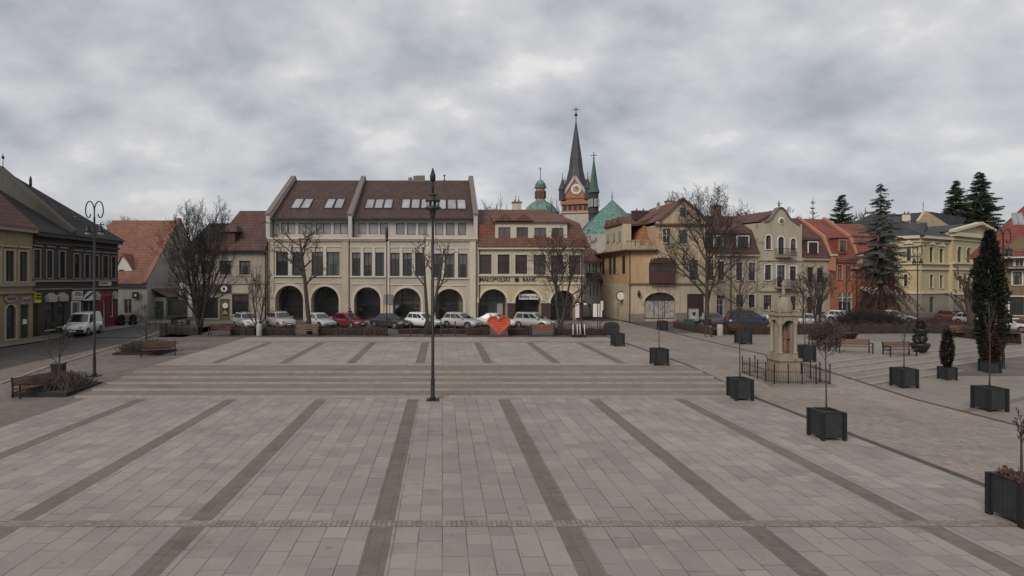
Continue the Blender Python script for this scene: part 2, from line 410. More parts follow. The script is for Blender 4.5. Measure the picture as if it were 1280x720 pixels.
def wall(b, name, u0, u1, z0, z1, depth, m, holes=(), y=0.0, rec=.22, back=True):
    """front skin at local y with openings (u0,u1,z0,z1,arch rise), plus side walls and back"""
    mb = MB()
    us = sorted(set([u0, u1]+[q for h in holes for q in h[:2] if u0 < q < u1]))
    zs = sorted(set([z0, z1]+[q for h in holes for q in h[2:4] if z0 < q < z1]))
    for i in range(len(us)-1):
        for j in range(len(zs)-1):
            cu = (us[i]+us[i+1])/2; cz = (zs[j]+zs[j+1])/2
            if any(h[0] < cu < h[1] and h[2] < cz < h[3] for h in holes): continue
            mb.quad((us[i], y, zs[j]), (us[i+1], y, zs[j]), (us[i+1], y, zs[j+1]), (us[i], y, zs[j+1]))
    for h in holes:
        a, c, zb, zt = h[:4]; rise = h[4] if len(h) > 4 else 0; rc = h[5] if len(h) > 5 else rec
        a = max(a, u0); c = min(c, u1); yi = y+rc
        mb.quad((a, y, zb), (a, yi, zb), (a, yi, zt-rise), (a, y, zt-rise)); mb.quad((c, y, zb), (c, yi, zb), (c, yi, zt-rise), (c, y, zt-rise))
        mb.quad((a, y, zb), (c, y, zb), (c, yi, zb), (a, yi, zb))
        if not rise: mb.quad((a, y, zt), (c, y, zt), (c, yi, zt), (a, yi, zt))
        else:
            n = 14; w = (c-a)/2; mid = (a+c)/2
            arc = [(mid-w*math.cos(PI*k/n), zt-rise+rise*math.sin(PI*k/n)) for k in range(n+1)]
            for k in range(n):
                (xa, za), (xb, zb2) = arc[k], arc[k+1]
                mb.quad((xa, y, za), (xb, y, zb2), (xb, y, zt), (xa, y, zt))
                mb.quad((xa, y, za), (xb, y, zb2), (xb, yi, zb2), (xa, yi, za))
    yb = y+depth
    mb.quad((u0, y, z0), (u0, yb, z0), (u0, yb, z1), (u0, y, z1)); mb.quad((u1, y, z0), (u1, yb, z0), (u1, yb, z1), (u1, y, z1))
    mb.quad((u0, yb, z0), (u1, yb, z0), (u1, yb, z1), (u0, yb, z1))
    return mb.build(name, m, b.root, fixn=False)
def window(b, r, y=0.0, rec=.2, cols=2, rows=2, fm=None, gm=None, sur=None, sill=True, rise=0, name='window', trans=.35, hood=False):
    u0, u1, z0, z1 = r[:4]; fm = fm or DKFR; gm = gm or GLASS; yi = y+rec; t = .06
    mb = MB()
    mb.box(u0, u0+t, yi-.05, yi+.02, z0, z1); mb.box(u1-t, u1, yi-.05, yi+.02, z0, z1)
    mb.box(u0+t, u1-t, yi-.05, yi+.02, z0, z0+t); mb.box(u0+t, u1-t, yi-.05, yi+.02, z1-t, z1)
    for c in range(1, cols):
        x = u0+(u1-u0)*c/cols; mb.box(x-.03, x+.03, yi-.045, yi+.015, z0+t, z1-t)
    for k in range(1, rows):
        q = z0+(z1-z0)*(k/rows if rows > 2 else 1-trans); mb.box(u0+t, u1-t, yi-.04, yi+.01, q-.03, q+.03)
    if sur:
        s = .14; pr = .05
        if not rise:
            mb.box(u0-s, u0-.002, y-pr, y+.01, z0, z1+s, 1); mb.box(u1+.002, u1+s, y-pr, y+.01, z0, z1+s, 1); mb.box(u0-.002, u1+.002, y-pr+.003, y+.01, z1+.002, z1+s-.003, 1)
        else:
            n = 12; w = (u1-u0)/2; mid = (u0+u1)/2; zs = z1-rise
            mb.box(u0-s, u0-.002, y-pr, y+.01, z0, zs, 1); mb.box(u1+.002, u1+s, y-pr, y+.01, z0, zs, 1)
            for k in range(n):
                a0, a1 = PI*k/n, PI*(k+1)/n
                q = [(mid-(w+e)*math.cos(a), zs+(rise+e)*math.sin(a)) for a in (a0, a1) for e in (.002, s)]
                mb.prism([q[0], q[1], q[3], q[2]], y-pr, y+.01, 1)
    if hood:
        mb.box(u0-.22, u1+.22, y-.2, y+.01, z1+.3, z1+.42, 1)
    o = mb.build(name, [fm, sur or fm], b.root)
    mp = MB(); mp.quad((u0+.01, yi+.005, z0+.01), (u1-.01, yi+.005, z0+.01), (u1-.01, yi+.005, z1-.01), (u0+.01, yi+.005, z1-.01))
    mp.build('pane', gm, o, fixn=False)
    if sill:
        ms = MB(); ms.box(u0-.1, u1+.1, y-.12, y+.02, z0-.09, z0-.003); ms.build('sill', sur or OFFW, o)
    return o
def roof(b, u0, u1, prof, m, il=None, ir=None, name='roof', parent=None):
    """closed profile [(y,z)..] front eave -> ridge -> back eave; il/ir hip insets per point"""
    n = len(prof); il = il or [0]*n; ir = ir or [0]*n; mb = MB()
    vs = []
    for i, (y, z) in enumerate(prof): vs += [(u0+il[i], y, z), (u1-ir[i], y, z)]
    fs = [(2*i, 2*i+1, 2*i+3, 2*i+2) for i in range(n-1)]+[(2*(n-1), 2*(n-1)+1, 1, 0)]
    i, j = 0, n-1
    while j-i >= 2:
        for e in (0, 1):
            fs.append((2*i+e, 2*(i+1)+e, 2*(j-1)+e, 2*j+e) if j-i > 2 else (2*i+e, 2*(i+1)+e, 2*j+e))
        i += 1; j -= 1
    mb.add(vs, fs); return mb.build(name, m, parent or b.root)
def cbox(b, name, m, *a, parent=None):
    mb = MB()
    for q in a: mb.box(*q)
    return mb.build(name, m, parent or b.root)
def chimney(b, u, y, z0, z1, w=.7, d=.6, m=None, parent=None):
    mb = MB(); mb.box(u-w/2, u+w/2, y-d/2, y+d/2, z0, z1-.15); mb.box(u-w/2-.08, u+w/2+.08, y-d/2-.08, y+d/2+.08, z1-.15, z1, 1)
    for k in (-1, 1): mb.lathe([(.1, z1), (.09, z1+.3)], 8, (u+k*w*.22, y, 0), 1)
    return mb.build('chimney', [m or plaster('chimney_plaster', (.3, .26, .22)), plain('chimney_cap', (.12, .1, .09))], parent or b.root)
def text(s, size, m, parent, loc, name='lettering', w=None, ext=.01, rot=(PI/2, 0, 0)):
    cu = bpy.data.curves.new('t', 'FONT'); cu.body = s; cu.size = size; cu.extrude = ext; cu.align_x = 'CENTER'; cu.align_y = 'CENTER'
    cu.resolution_u = 2; cu.offset = .016 if size > .5 else .0
    t = bpy.data.objects.new('t', cu); COL.objects.link(t)
    bpy.context.view_layer.update()
    me = bpy.data.meshes.new_from_object(t.evaluated_get(bpy.context.evaluated_depsgraph_get()))
    COL.objects.unlink(t); bpy.data.objects.remove(t)
    me.materials.clear(); me.materials.append(m)
    xs = [v.co.x for v in me.vertices]
    if w and xs:
        k = w/(max(xs)-min(xs))
        for v in me.vertices: v.co.x *= k
    o = bpy.data.objects.new(name, me); COL.objects.link(o); o.parent = parent; o.location = loc; o.rotation_euler = rot
    return o
def downpipe(b, u, z1, y=-.09):
    mb = MB(); mb.tube([(u, y, 0.0), (u, y, z1)], .055, 6); return mb.build('downpipe', GUT, b.root)
def balcony(b, u0, u1, z, d=.8, y=0.0):
    mb = MB(); mb.box(u0, u1, y-d, y-.004, z-.15, z)
    o = mb.build('balcony', STONE, b.root)
    mr = MB()
    mr.bar((u0, y-d+.03, z+.95), (u1, y-d+.03, z+.95), .05); mr.bar((u0, y-d+.03, z+.08), (u1, y-d+.03, z+.08), .03)
    n = int((u1-u0)/.12)
    for k in range(n+1): x = u0+(u1-u0)*k/n; mr.bar((x, y-d+.03, z), (x, y-d+.03, z+.95), .022)
    for x in (u0+.02, u1-.02):
        mr.bar((x, y-d, z+.95), (x, y, z+.95), .04)
        for k in range(5): mr.bar((x, y-d*k/5, z), (x, y-d*k/5, z+.95), .022)
    mr.build('railing', IRON, o); return o
# ---------------------------------------------------------------- arcade house (two facades)
def arch_r(b, x0, x1, ytop, ybase=None):
    u0, u1 = b.u(x0), b.u(x1); zt = b.z((x0+x1)/2, ytop); return (u0, u1, 0.0, zt, min((u1-u0)/2, zt-.3), 1.6)
def shopfront(b, r, y, m=GLASS, fm=DKFR, cols=3, name='shop_window'):
    u0, u1, z0, z1 = r[:4]; mb = MB(); t = .07
    mb.box(u0, u1, y, y+.06, z0, z0+.35, 0)
    for c in range(cols+1):
        x = u0+(u1-u0)*c/cols; mb.box(max(u0, x-t/2), min(u1, x+t/2), y-.03, y+.03, z0+.35, z1)
    mb.box(u0, u1, y-.035, y+.03, z0+(z1-z0)*.62, z0+(z1-z0)*.62+.07)
    o = mb.build(name, fm, b.root); mp = MB()
    mp.quad((u0, y+.025, z0+.3), (u1, y+.025, z0+.3), (u1, y+.025, z1), (u0, y+.025, z1)); mp.build('pane', m, o, fixn=False); return o
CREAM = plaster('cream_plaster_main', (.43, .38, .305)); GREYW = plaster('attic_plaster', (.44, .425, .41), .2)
RT_BR = rooftile('brown_tiles', (.068, .041, .037), .4)
TRIMC = plain('cream_trim', (.5, .45, .37), .8, 0, .1, 2)
FIREW = plain('firewall_cap', (.16, .14, .135), .85)
def arcade_house(name, label, x0, x1, arches, wins, atticw, sky, mwall, deep=12):
    b = Bld(name, label, 'building', x0, 65, x1, 65)
    L = b.L; zc = b.z(500, 299.5); off = .9
    hs = [arch_r(b, *a) for a in arches]+[b.rect(*w) for w in wins]
    wall(b, 'wall', 0, L, 0, zc, deep, mwall, hs)
    for a in arches:
        r = arch_r(b, *a); shopfront(b, (r[0]-.3, r[1]+.3, 0, r[3]), 1.62, cols=3)
        mb = MB(); n = 16; w = (r[1]-r[0])/2; mid = (r[0]+r[1])/2; zs = r[3]-r[4]   # archivolt
        for k in range(n):
            q = [(mid-(w+e)*math.cos(q0), zs+(r[4]+e)*math.sin(q0)) for q0 in (PI*k/n, PI*(k+1)/n) for e in (.003, .3)]
            mb.prism([q[0], q[1], q[3], q[2]], -.06, .01, 0)
        mb.box(r[0]-.3, r[0]-.003, -.06, .01, 0, zs); mb.box(r[1]+.003, r[1]+.3, -.06, .01, 0, zs)
        mb.box(r[0]-.3, r[1]+.3, -.09, .01, r[3]+.32, r[3]+.44)
        mb.build('arch_moulding', TRIMC, b.root)
    for w in wins:
        r = b.rect(*w); window(b, r, 0, .2, 2, 1, sill=False)
    # white piers & panels above the tall windows
    mb = MB()
    grp = []; cur = [wins[0]]
    for w in wins[1:]:
        if w[0]-cur[-1][1] < 9: cur.append(w)
        else: grp.append(cur); cur = [w]
    grp.append(cur)
    for g in grp:
        for p, q in zip(g, g[1:]):
            mb.box(b.u(p[1])+.06, b.u(q[0])-.06, -.1, .01, b.z(p[1], p[3]), b.z(p[1], p[2]-6), 0)
        ua, ub = b.u(g[0][0])-.25, b.u(g[-1][1])+.25
        mb.box(ua, ub, -.16, .01, b.z(g[0][0], g[0][3])-.18, b.z(g[0][0], g[0][3])-.01, 0)
        mb.box(ua, ub, -.08, .01, b.z(g[0][0], g[0][2]-6)+.003, b.z(g[0][0], g[0][2]-6)+.14, 0)
    mb.build('pier_trim', OFFW, b.root)
    cbox(b, 'cornice', [TRIMC], (-.02, L+.02, -.35, off+.3, zc+.002, zc+.22), (0.02, L-.02, -.18, .003, zc-.2, zc-.002))
    # attic storey
    za = zc+.22; ze = b.z(500, 273.5, off)
    ah = [b.rect(*w, off) for w in atticw]
    wall(b, 'attic_wall', .35, L-.35, za, ze, deep-2, GREYW, ah, off, .12)
    for w in ah: window(b, w, off, .1, 2 if (w[1]-w[0]) > 1.3 else 1, 1, gm=GLASS_L, sill=False, name='attic_window')
    yr = 11.0; zr = b.z(500, 225.5, yr)
    pf = [(off-.7, ze-.05), (yr, zr), (2*yr-off, ze-.05)]
    rf = roof(b, .15, L-.15, pf, RT_BR)
    cbox(b, 'gutter', GUT, (.1, L-.1, off-.85, off-.7, ze-.12, ze+.02))
    sl = (zr-ze+.05)/(yr-off+.7)
    def roofpt(px, py):     # on slope
        k = (PY0-py)/F; kx = (px-PX0)/F
        # Z = H + k*Y ; z on roof = ze-.05 + sl*(y-(off-.7))
        y = (H+k*65-.4-(ze-.05)+sl*(off-.7))/(sl-k); Yw = 65+y; return (kx*Yw-b.A.x, y)
    for (sx0, sx1, sy0, sy1) in sky:
        ua, ya = roofpt((sx0+sx1)/2, sy1); ub, yb = roofpt((sx0+sx1)/2, sy0); w = (sx1-sx0)*70/F/2
        def zz(y): return ze-.05+sl*(y-off+.7)
        um = (ua+ub)/2
        mb = MB()
        for (p, q) in ((um-w-.1, um-w), (um+w, um+w+.1)):
            mb.add([(p, ya, zz(ya)), (q, ya, zz(ya)), (q, yb, zz(yb)), (p, yb, zz(yb)), (p, ya, zz(ya)+.12), (q, ya, zz(ya)+.12), (q, yb, zz(yb)+.12), (p, yb, zz(yb)+.12)],
                   [(4, 5, 6, 7), (0, 1, 5, 4), (1, 2, 6, 5), (2, 3, 7, 6), (3, 0, 4, 7)])
        mb.box(um-w-.1, um+w+.1, ya-.1, ya, zz(ya)-.05, zz(ya)+.12); mb.box(um-w-.1, um+w+.1, yb, yb+.1, zz(yb), zz(yb)+.14)
        s = mb.build('skylight', DKFR, rf); mp = MB(); mp.quad((um-w, ya, zz(ya)+.08), (um+w, ya, zz(ya)+.08), (um+w, yb, zz(yb)+.08), (um-w, yb, zz(yb)+.08)); mp.build('pane', GLASS_S, s, fixn=False)
    return b, pf, zr, yr, za, off
sect1 = [(344, 379, 357), (389, 423.5, 358)]
b1, pf, zr, yr, za, off = arcade_house('arcade_house', 'cream house with two arches, four dark windows and two pairs of roof skylights', 335.5, 436.5,
    sect1, [(345, 360, 315, 344.4), (365.6, 379.4, 315, 344.4), (389.4, 403.8, 315, 344.4), (408.5, 424.4, 315, 344.4)],
    [(351.5, 369, 279, 292.5), (373, 391, 279, 292.5), (395, 413.5, 279, 292.5), (417, 434, 279, 292.5)],
    [(367, 376.5, 249.5, 261), (379, 388.5, 249.5, 261), (408, 417, 249.5, 261), (420, 429, 249.5, 261)], CREAM)
def firewall(b, u, w, pf, ext=.45, front=None, m=None):
    mb = MB(); (y0, z0), (y1, z1), (y2, z2) = pf
    prof = [(y0-.35, z0-2.25), (y0-.35, z0+ext), (y1, z1+ext), (y2, z2+ext), (y2, z0-2.25)]
    mb.prism(prof, u, u+w, 0, 'x'); mb.prism([(y0-.5, z0+ext-.05), (y0-.5, z0+ext+.13), (y1, z1+ext+.18), (y2, z2+ext+.1), (y2, z2+ext), (y1, z1+ext+.003)], u-.08, u+w+.08, 1, 'x')
    return mb.build('firewall', [m or GREYW, FIREW], b.root)
firewall(b1, -.25, .45, pf)
cbox(b1, 'pilaster', CREAM, (b1.u(337), b1.u(342.5), -.1, .01, 0, 9.3)); cbox(b1, 'pilaster', CREAM, (b1.u(427), b1.u(435.5), -.1, .01, 0, 9.3))
b2, pf2, _, _, _, _ = arcade_house('arcade_house', 'wide cream house with three arches, dark shopfronts and brown tiled roof with nine skylights', 437.5, 597,
    [(442.5, 475.6, 359), (491, 526, 360), (544, 579, 361)],
    [(440, 450.6, 315.6, 345), (455, 465, 315.6, 345), (469.4, 480, 315.6, 345), (488, 499.4, 316, 346.5), (503.8, 514.8, 316, 346.5), (519.4, 530.6, 316, 346.5), (541, 552, 317, 347), (556, 568, 317, 347), (573, 584.4, 317, 347)],
    [(448, 458, 279, 292.5), (461, 472, 279, 292.5), (475, 485, 279, 293), (495, 505.6, 279, 293), (508.8, 519.4, 279, 293.5), (523, 534, 279, 293.5), (544, 554, 279, 294), (557.5, 568, 279, 294), (572.5, 582.5, 279, 294)],
    [(458, 467, 250, 261), (469.5, 478.5, 250, 261), (481, 490, 250, 261), (503, 512, 250, 261), (515, 524, 250, 261), (527, 536, 250, 261), (548, 557, 250.5, 262), (560, 569.5, 250.5, 262), (572, 581.5, 250.5, 262)], plaster('cream_plaster_second', (.435, .395, .33)))
for xa, xb in ((482.5, 486.8), (532.5, 538.5), (587, 594.5)): cbox(b2, 'pilaster', TRIMC, (b2.u(xa), b2.u(xb), -.135, .01, 0, 9.3))
firewall(b2, -.2, .42, pf2); firewall(b2, b2.L-.45, .45, pf2)
downpipe(b1, .12, 9.6); downpipe(b2, b2.L-.2, 9.6)
mb = MB()
for (px, w, h) in ((513, .5, .35), (521, .9, .55), (526, 1.1, .6)):
    y = 11; u = b2.u(px, y); mb.box(u-w/2, u+w/2, y-.3-h*.2, y+.3+h*.2, zr-.2-h*.1, zr+h)
mb.build('roof_vent', FIREW, b2.root)
u = b2.u(555.5, 11); mb = MB(); mb.tube([(u, 11, zr-.2), (u, 11, zr+.7)], [.12, .05], 6); mb.lathe([(.02, .55), (.22, .6), (.02, .85)], 8, (u, 11, zr)); mb.build('roof_vent', FIREW, b2.root)
mb = MB(); mb.box(b2.u(486)-.5+.0, b2.u(486)+.45, -.2, -.1, b2.z(486, 380), b2.z(486, 368)); mb.build('wall_sign', plain('grey_sign', (.16, .17, .17)), b2.root)
# ---------------------------------------------------------------- bank
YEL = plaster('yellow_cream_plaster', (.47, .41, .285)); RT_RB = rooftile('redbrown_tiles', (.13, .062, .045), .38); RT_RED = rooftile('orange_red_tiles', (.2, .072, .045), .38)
DBROWN = plain('brown_dado', (.055, .03, .028), .7)
b3 = Bld('bank_house', 'cream and yellow bank with three arches, wide dormer band and red brown mansard roof', 'building', 597.6, 65, 729, 65)
L = b3.L; ze = b3.z(660, 309)
ar = [(599.4, 633.8, 361.3), (643.8, 676, 362), (688, 720, 363)]
wn = [(599.4, 614.4, 318, 342.5), (622, 637, 318, 342.5), (644, 659, 318.5, 342.5), (667, 682, 318.5, 343), (689, 704, 319, 343), (711, 726, 319, 343.5)]
hs = [arch_r(b3, *a) for a in ar]+[b3.rect(*w) for w in wn]
wall(b3, 'wall', 0, L, 0, ze, 12, YEL, hs)
for i, a in enumerate(ar):
    r = arch_r(b3, *a); shopfront(b3, (r[0]-.3, r[1]+.3, 0, r[3]), 1.62, glass('shop_glass_grey', (.035, .04, .04)) if i == 0 else GLASS, cols=3)
    mb = MB(); n = 16; w = (r[1]-r[0])/2; mid = (r[0]+r[1])/2; zs = r[3]-r[4]
    for k in range(n):
        q = [(mid-(w+e)*math.cos(q0), zs+(r[4]+e)*math.sin(q0)) for q0 in (PI*k/n, PI*(k+1)/n) for e in (.003, .28)]
        mb.prism([q[0], q[1], q[3], q[2]], -.07, .01, 0)
    mb.build('arch_moulding', plain('yellow_trim', (.55, .48, .34), .8), b3.root)
zb = b3.z(640, 379)
mb = MB()
for (xa, xb) in ((597.6, 599.2), (634, 643.6), (676.3, 687.8), (720.3, 729)): mb.box(b3.u(xa)+.01, b3.u(xb)-.01, -.05, .01, 0, zb)
mb.build('dado', DBROWN, b3.root)
cbox(b3, 'dado_cap', OFFW, *[(b3.u(xa)-.05, b3.u(xb)+.05, -.12, .01, zb+.003, zb+.12) for xa, xb in ((634, 643.6), (676.3, 687.8), (720.3, 729))])
for w in wn: window(b3, b3.rect(*w), 0, .18, 2, 2, BRFR, glass('brown_glass', (.03, .022, .022)), OFFW)
cbox(b3, 'cornice', TRIMC, (-.02, L+.05, -.35, .2, ze-.25, ze), (0, L, -.2, .01, b3.z(660, 343.5)-.17, b3.z(660, 343.5)-.0), (0, L, -.14, .01, b3.z(660, 355.5), b3.z(660, 354)))
BLKL = plain('black_letters', (.02, .02, .02))
zt = b3.z(620, 349.8)
text('MAŁOPOLSKI', .62, BLKL, b3.root, ((b3.u(600)+b3.u(637))/2, -.03, zt), w=b3.u(637)-b3.u(600))
text('BANK', .62, BLKL, b3.root, ((b3.u(653)+b3.u(670))/2, -.03, zt), w=b3.u(670)-b3.u(653))
text('SPÓŁDZIELCZY', .62, BLKL, b3.root, ((b3.u(685)+b3.u(727))/2, -.03, zt), w=b3.u(727)-b3.u(685))
mb = MB(); mb.lathe([(.3, 0), (.3, .05)], 6); o = mb.build('emblem', BLKL, b3.root); o.location = (b3.u(646), -.003, zt); o.rotation_euler = (PI/2, 0, 0)
r = b3.rect(649, 674, 367.5, 374.5); mb = MB(); mb.box(r[0], r[1], .35, .45, r[2], r[3]); sg = mb.build('shop_sign', WHITE, b3.root)
text('drobny', .52, plain('blue_letters', (.03, .04, .12)), sg, (r[0]+(r[1]-r[0])*.3, .34, (r[2]+r[3])/2), w=(r[1]-r[0])*.5)
text('kiosk', .5, BLKL, sg, (r[0]+(r[1]-r[0])*.77, .34, (r[2]+r[3])/2), w=(r[1]-r[0])*.34)
r = b3.rect(623, 630, 380, 395); cbox(b3, 'window_poster', plain('poster_grey', (.3, .28, .28)), (r[0], r[1], 1.52, 1.56, r[2], r[3]))
r = b3.rect(718.6, 723.5, 378, 397); cbox(b3, 'banner', WHITE, (r[0], r[1], -.25, -.2, r[2], r[3]))
# mansard
zk = b3.z(660, 279, .9); yr = 6.0; zr = b3.z(660, 262, yr)
pf = [(-.45, ze+.0), (.75, zk), (yr, zr), (11.2, zk), (12.4, ze)]
RT3 = RT_RB
rf = roof(b3, 0, L+.75, pf, RT3, [0]*5, [0, 1.0, 4.0, 1.0, 0])
u0, u1 = b3.u(619, .0), b3.u(709, .0); zd0 = b3.z(660, 302, 0); zd1 = b3.z(660, 278.5, 0)
dh = [b3.rect(*w, 0) for w in [(623, 638, 284, 299.5), (645.6, 660, 284, 300), (668, 682.5, 284.5, 300.5), (690, 704.4, 285, 301)]]
cbox(b3, 'red_panel', RT_RED, (0.02, u0, .1, .4, ze+.05, zk-.2))
wall(b3, 'dormer', u0, u1, zd0-.2, zd1, 3, plaster('dormer_plaster', (.5, .47, .4), .2), dh, .0, .12)
for w in dh: window(b3, w, .0, .1, 2, 1, BRFR, glass('brown_glass2', (.045, .04, .04)), None, False, name='dormer_window')
roof(b3, u0-.25, u1+.25, [(-.3, zd1), (.1, zd1+.25), (4.2, zd1+1.5), (4.6, zd1+1)], RT3, name='dormer_roof')
for pc in (631, 654.5):
    uc = b3.u(pc); mb = MB(); mb.prism([(uc-1.15, zd1+.2), (uc, zd1+1.0), (uc+1.15, zd1+.2)], -.32, 3.4); mb.build('pediment_roof', RT3, rf)
chimney(b3, b3.u(646, 7), 7, zr-1.0, b3.z(646, 252.5, 7), 1.1, .7, plaster('white_chimney', (.5, .47, .42)))
mb = MB(); u = b3.u(646, 7)
for d in (-.15, .25): mb.tube([(u+d, 7, b3.z(646, 253, 7)), (u+d, 7, b3.z(646, 243+abs(d)*8, 7))], .03, 4)
mb.build('antenna', IRON, b3.root)
downpipe(b3, .15, ze-.2); downpipe(b3, L-.15, ze-.2)
# ---------------------------------------------------------------- shop house left of the arcade
BEI = plaster('grey_beige_plaster', (.33, .305, .26), .5)
b = Bld('shop_house', 'low grey beige house with dark roof, eyebrow dormer and dark cafe front beside the arcades', 'building', 234, 66, 333.5, 66)
L = b.L; ze = b.z(300, 313)
wn = [(251, 263, 326, 343), (275, 289, 326, 343.5), (299, 313, 326, 343.5)]
gd = [(247, 272.5, 368, 398), (275, 287.5, 374, 399), (290, 311, 368, 393)]
hs = [b.rect(*w) for w in wn]+[b.rect(*g) for g in gd]
hs[4] = (hs[4][0], hs[4][1], .05, hs[4][3])
wall(b, 'wall', 0, L, 0, ze, 11, BEI, hs)
for w in wn: window(b, b.rect(*w), 0, .18, 2, 2, DKFR, GLASS, None)
DGR = plain('dark_shop_fascia', (.035, .037, .036), .6)
for i, g in enumerate(gd):
    r = b.rect(*g)
    if i == 1:
        mb = MB(); mb.box(r[0], r[1], .12, .18, .05, r[3]); d = mb.build('door', plain('yellow_olive_door', (.12, .11, .05)), b.root)
        mb = MB(); mb.box(r[0]+.22, r[1]-.22, .09, .12, .6, r[3]-.2); mb.build('pane', GLASS, d)
        mb = MB(); mb.lathe([(.33, 0), (.33, .03)], 16); e = mb.build('emblem', WHITE, d); e.location = ((r[0]+r[1])/2, .09, b.z(281, 382)); e.rotation_euler = (PI/2, 0, 0)
        mb = MB(); mb.prism([(r[0]+.2, .75), (r[0]+.5, 1.3), (r[0]+.7, 1.15), (r[1]-.25, .8)], .07, .088); mb.build('door_motif', plain('ochre_motif', (.3, .27, .1)), d)
    else: window(b, r, 0, .15, 3 if i == 0 else 2, 1, DKFR, GLASS, None, name='shop_window')
fas = b.rect(247, 289, 355.5, 366.5)
cbox(b, 'fascia', DGR, (fas[0], fas[1], -.08, .01, fas[2], fas[3]))
mb = MB(); mb.lathe([(.38, 0), (.38, .06)], 16); e = mb.build('round_sign', WHITE, b.root); e.location = (b.u(280.5), -.082, b.z(280.5, 361)); e.rotation_euler = (PI/2, 0, 0)
mb = MB(); mb.lathe([(.16, 0), (.16, .03)], 6); e2 = mb.build('emblem', DGR, e); e2.location = (0, 0, .06)
wl = plain('white_lettering', (.5, .5, .48))
text('KAWIARNIA', .42, wl, b.root, (b.u(267.5), -.06, b.z(267, 370.5)), w=1.35)
r = b.rect(290, 311, 356.5, 366.5); cbox(b, 'awning_board', plain('beige_board', (.36, .34, .29)), (r[0], r[1], -.12, .01, r[2], r[3]))
cbox(b, 'cornice', [BEI], (0, L, -.3, .01, ze-.28, ze), (0, L, -.12, .01, b.z(300, 355), b.z(300, 352.5)))
RT_DK = rooftile('dark_red_tiles', (.095, .05, .042), .4); RT_BLK = rooftile('dark_slate_tiles', (.022, .021, .022), .4, moss=.2)
yr = 5.2; zr = b.z(325, 263.5, yr)
uh = b.u(300, yr)-0
rf = roof(b, b.u(262), L-.05, [(-.55, ze-.02), (yr, zr), (10.8, ze)], RT_DK, [0, uh-b.u(262), 0], [0, 0, 0])
zr2 = b.z(255, 279, 4.5)
roof(b, -.3, b.u(288), [(-.5, ze-.06), (4.5, zr2), (9.6, ze-.06)], RT_BLK, [0, 1.0, 0], [0, 0, 0])
# dormer with small hipped roof
mb = MB(); r = b.rect(277, 294, 290, 303, .5); mb.box(r[0], r[1], .35, 3.2, r[2]-.3, r[3]); dm = mb.build('dormer', RT_DK, b.root)
roof(b, r[0]-.25, r[1]+.35, [(.05, r[3]), (1.6, r[3]+1.0), (3.4, r[3]+.2)], RT_DK, [0, 1.0, 0], [0, .6, 0], 'dormer_roof', dm)
cbox(b, 'gutter', GUT, (-.2, L, -.68, -.55, ze-.12, ze+.0)); downpipe(b, L-.15, ze)
chimney(b, b.u(270, 6), 6, zr2-1, zr2+1.3, .8, .6) if False else None
r = b.rect(235.2, 240.5, 365, 396); cbox(b, 'advert_panel', WHITE, (r[0], r[1], -.1, -.02, r[2], r[3]))
RL = plain('red_letters', (.35, .03, .03)); text('PUB', .4, RL, b.root, ((r[0]+r[1])/2, -.11, r[2]+1.4), w=.4)
# ---------------------------------------------------------------- house with long red roof and side gable
b = Bld('gabled_house', 'white house with long plain red tiled roof and grey side gable behind the bare tree', 'building', 100, 67, 184, 67)
L = b.L; ze = b.z(170, 351); GRW = plaster('pale_grey_plaster', (.4, .39, .36), .4)
wn = [(154.5, 164.5, 374, 392)]
wall(b, 'wall', 0, L, 0, ze, 16.6, GRW, [b.rect(*w) for w in wn])
window(b, b.rect(*wn[0]), 0, .15, 2, 1, OFFW, GLASS, None)
yr = 8.3; zr = 13.1-.4
# side gable (outer side faces the square)
mb = MB(); mb.prism([(-.02, ze-.3), (-.02, ze+.1), (yr, zr+.25), (16.6, ze+.1), (16.6, ze-.3)], L-.3, L+.03, 0, 'x'); mb.build('gable', GRW, b.root)
mb = MB(); mb.prism([(-.5, ze-.28), (yr, zr+.27), (17, ze-.28), (17, ze-.12), (yr, zr+.42), (-.5, ze-.12)], L-.4, L+.12, 0, 'x'); mb.build('verge', TERRA, b.root)
rf = roof(b, -1, L-.31, [(-.4, ze-.35), (yr, zr+.1), (17, ze-.35)], rooftile('red_tiles_long', (.19, .085, .06), .36))
cbox(b, 'cornice', OFFW, (0, L, -.25, .01, ze-.75, ze-.5)); cbox(b, 'gutter', GUT, (-1, L+.2, -.55, -.4, ze-.5, ze-.36))
def side_window(b, L, y0, y1, z0, z1):
    mb = MB(); mb.box(L+.03, L+.09, y0, y1, z0, z1); mb.box(L+.09, L+.12, (y0+y1)/2-.04, (y0+y1)/2+.04, z0, z1)
    mb.box(L+.03, L+.12, y0-.1, y0, z0-.1, z1+.1); mb.box(L+.03, L+.12, y1, y1+.1, z0-.1, z1+.1); mb.box(L+.03, L+.12, y0, y1, z1, z1+.1); mb.box(L+.03, L+.16, y0, y1, z0-.1, z0)
    o = mb.build('window', OFFW, b.root); mp = MB(); mp.quad((L+.1, y0, z0), (L+.1, y1, z0), (L+.1, y1, z1), (L+.1, y0, z1)); mp.build('pane', GLASS, o)
XG = b.A.x+L
def yat(px): return XG*F/(px-PX0)-b.A.y
for (xa, xb, ya, yb) in ((209, 212.8, 312, 321.5), (215.5, 219, 312, 321.5), (208, 213, 339, 354), (216, 221.5, 339, 354), (226, 231, 340, 354), (235, 240, 341, 354)):
    y0, y1 = yat(xa), yat(xb); Yw = b.A.y+(y0+y1)/2; side_window(b, L, y0, y1, Z_(yb, Yw)-.4, Z_(ya, Yw)-.4)
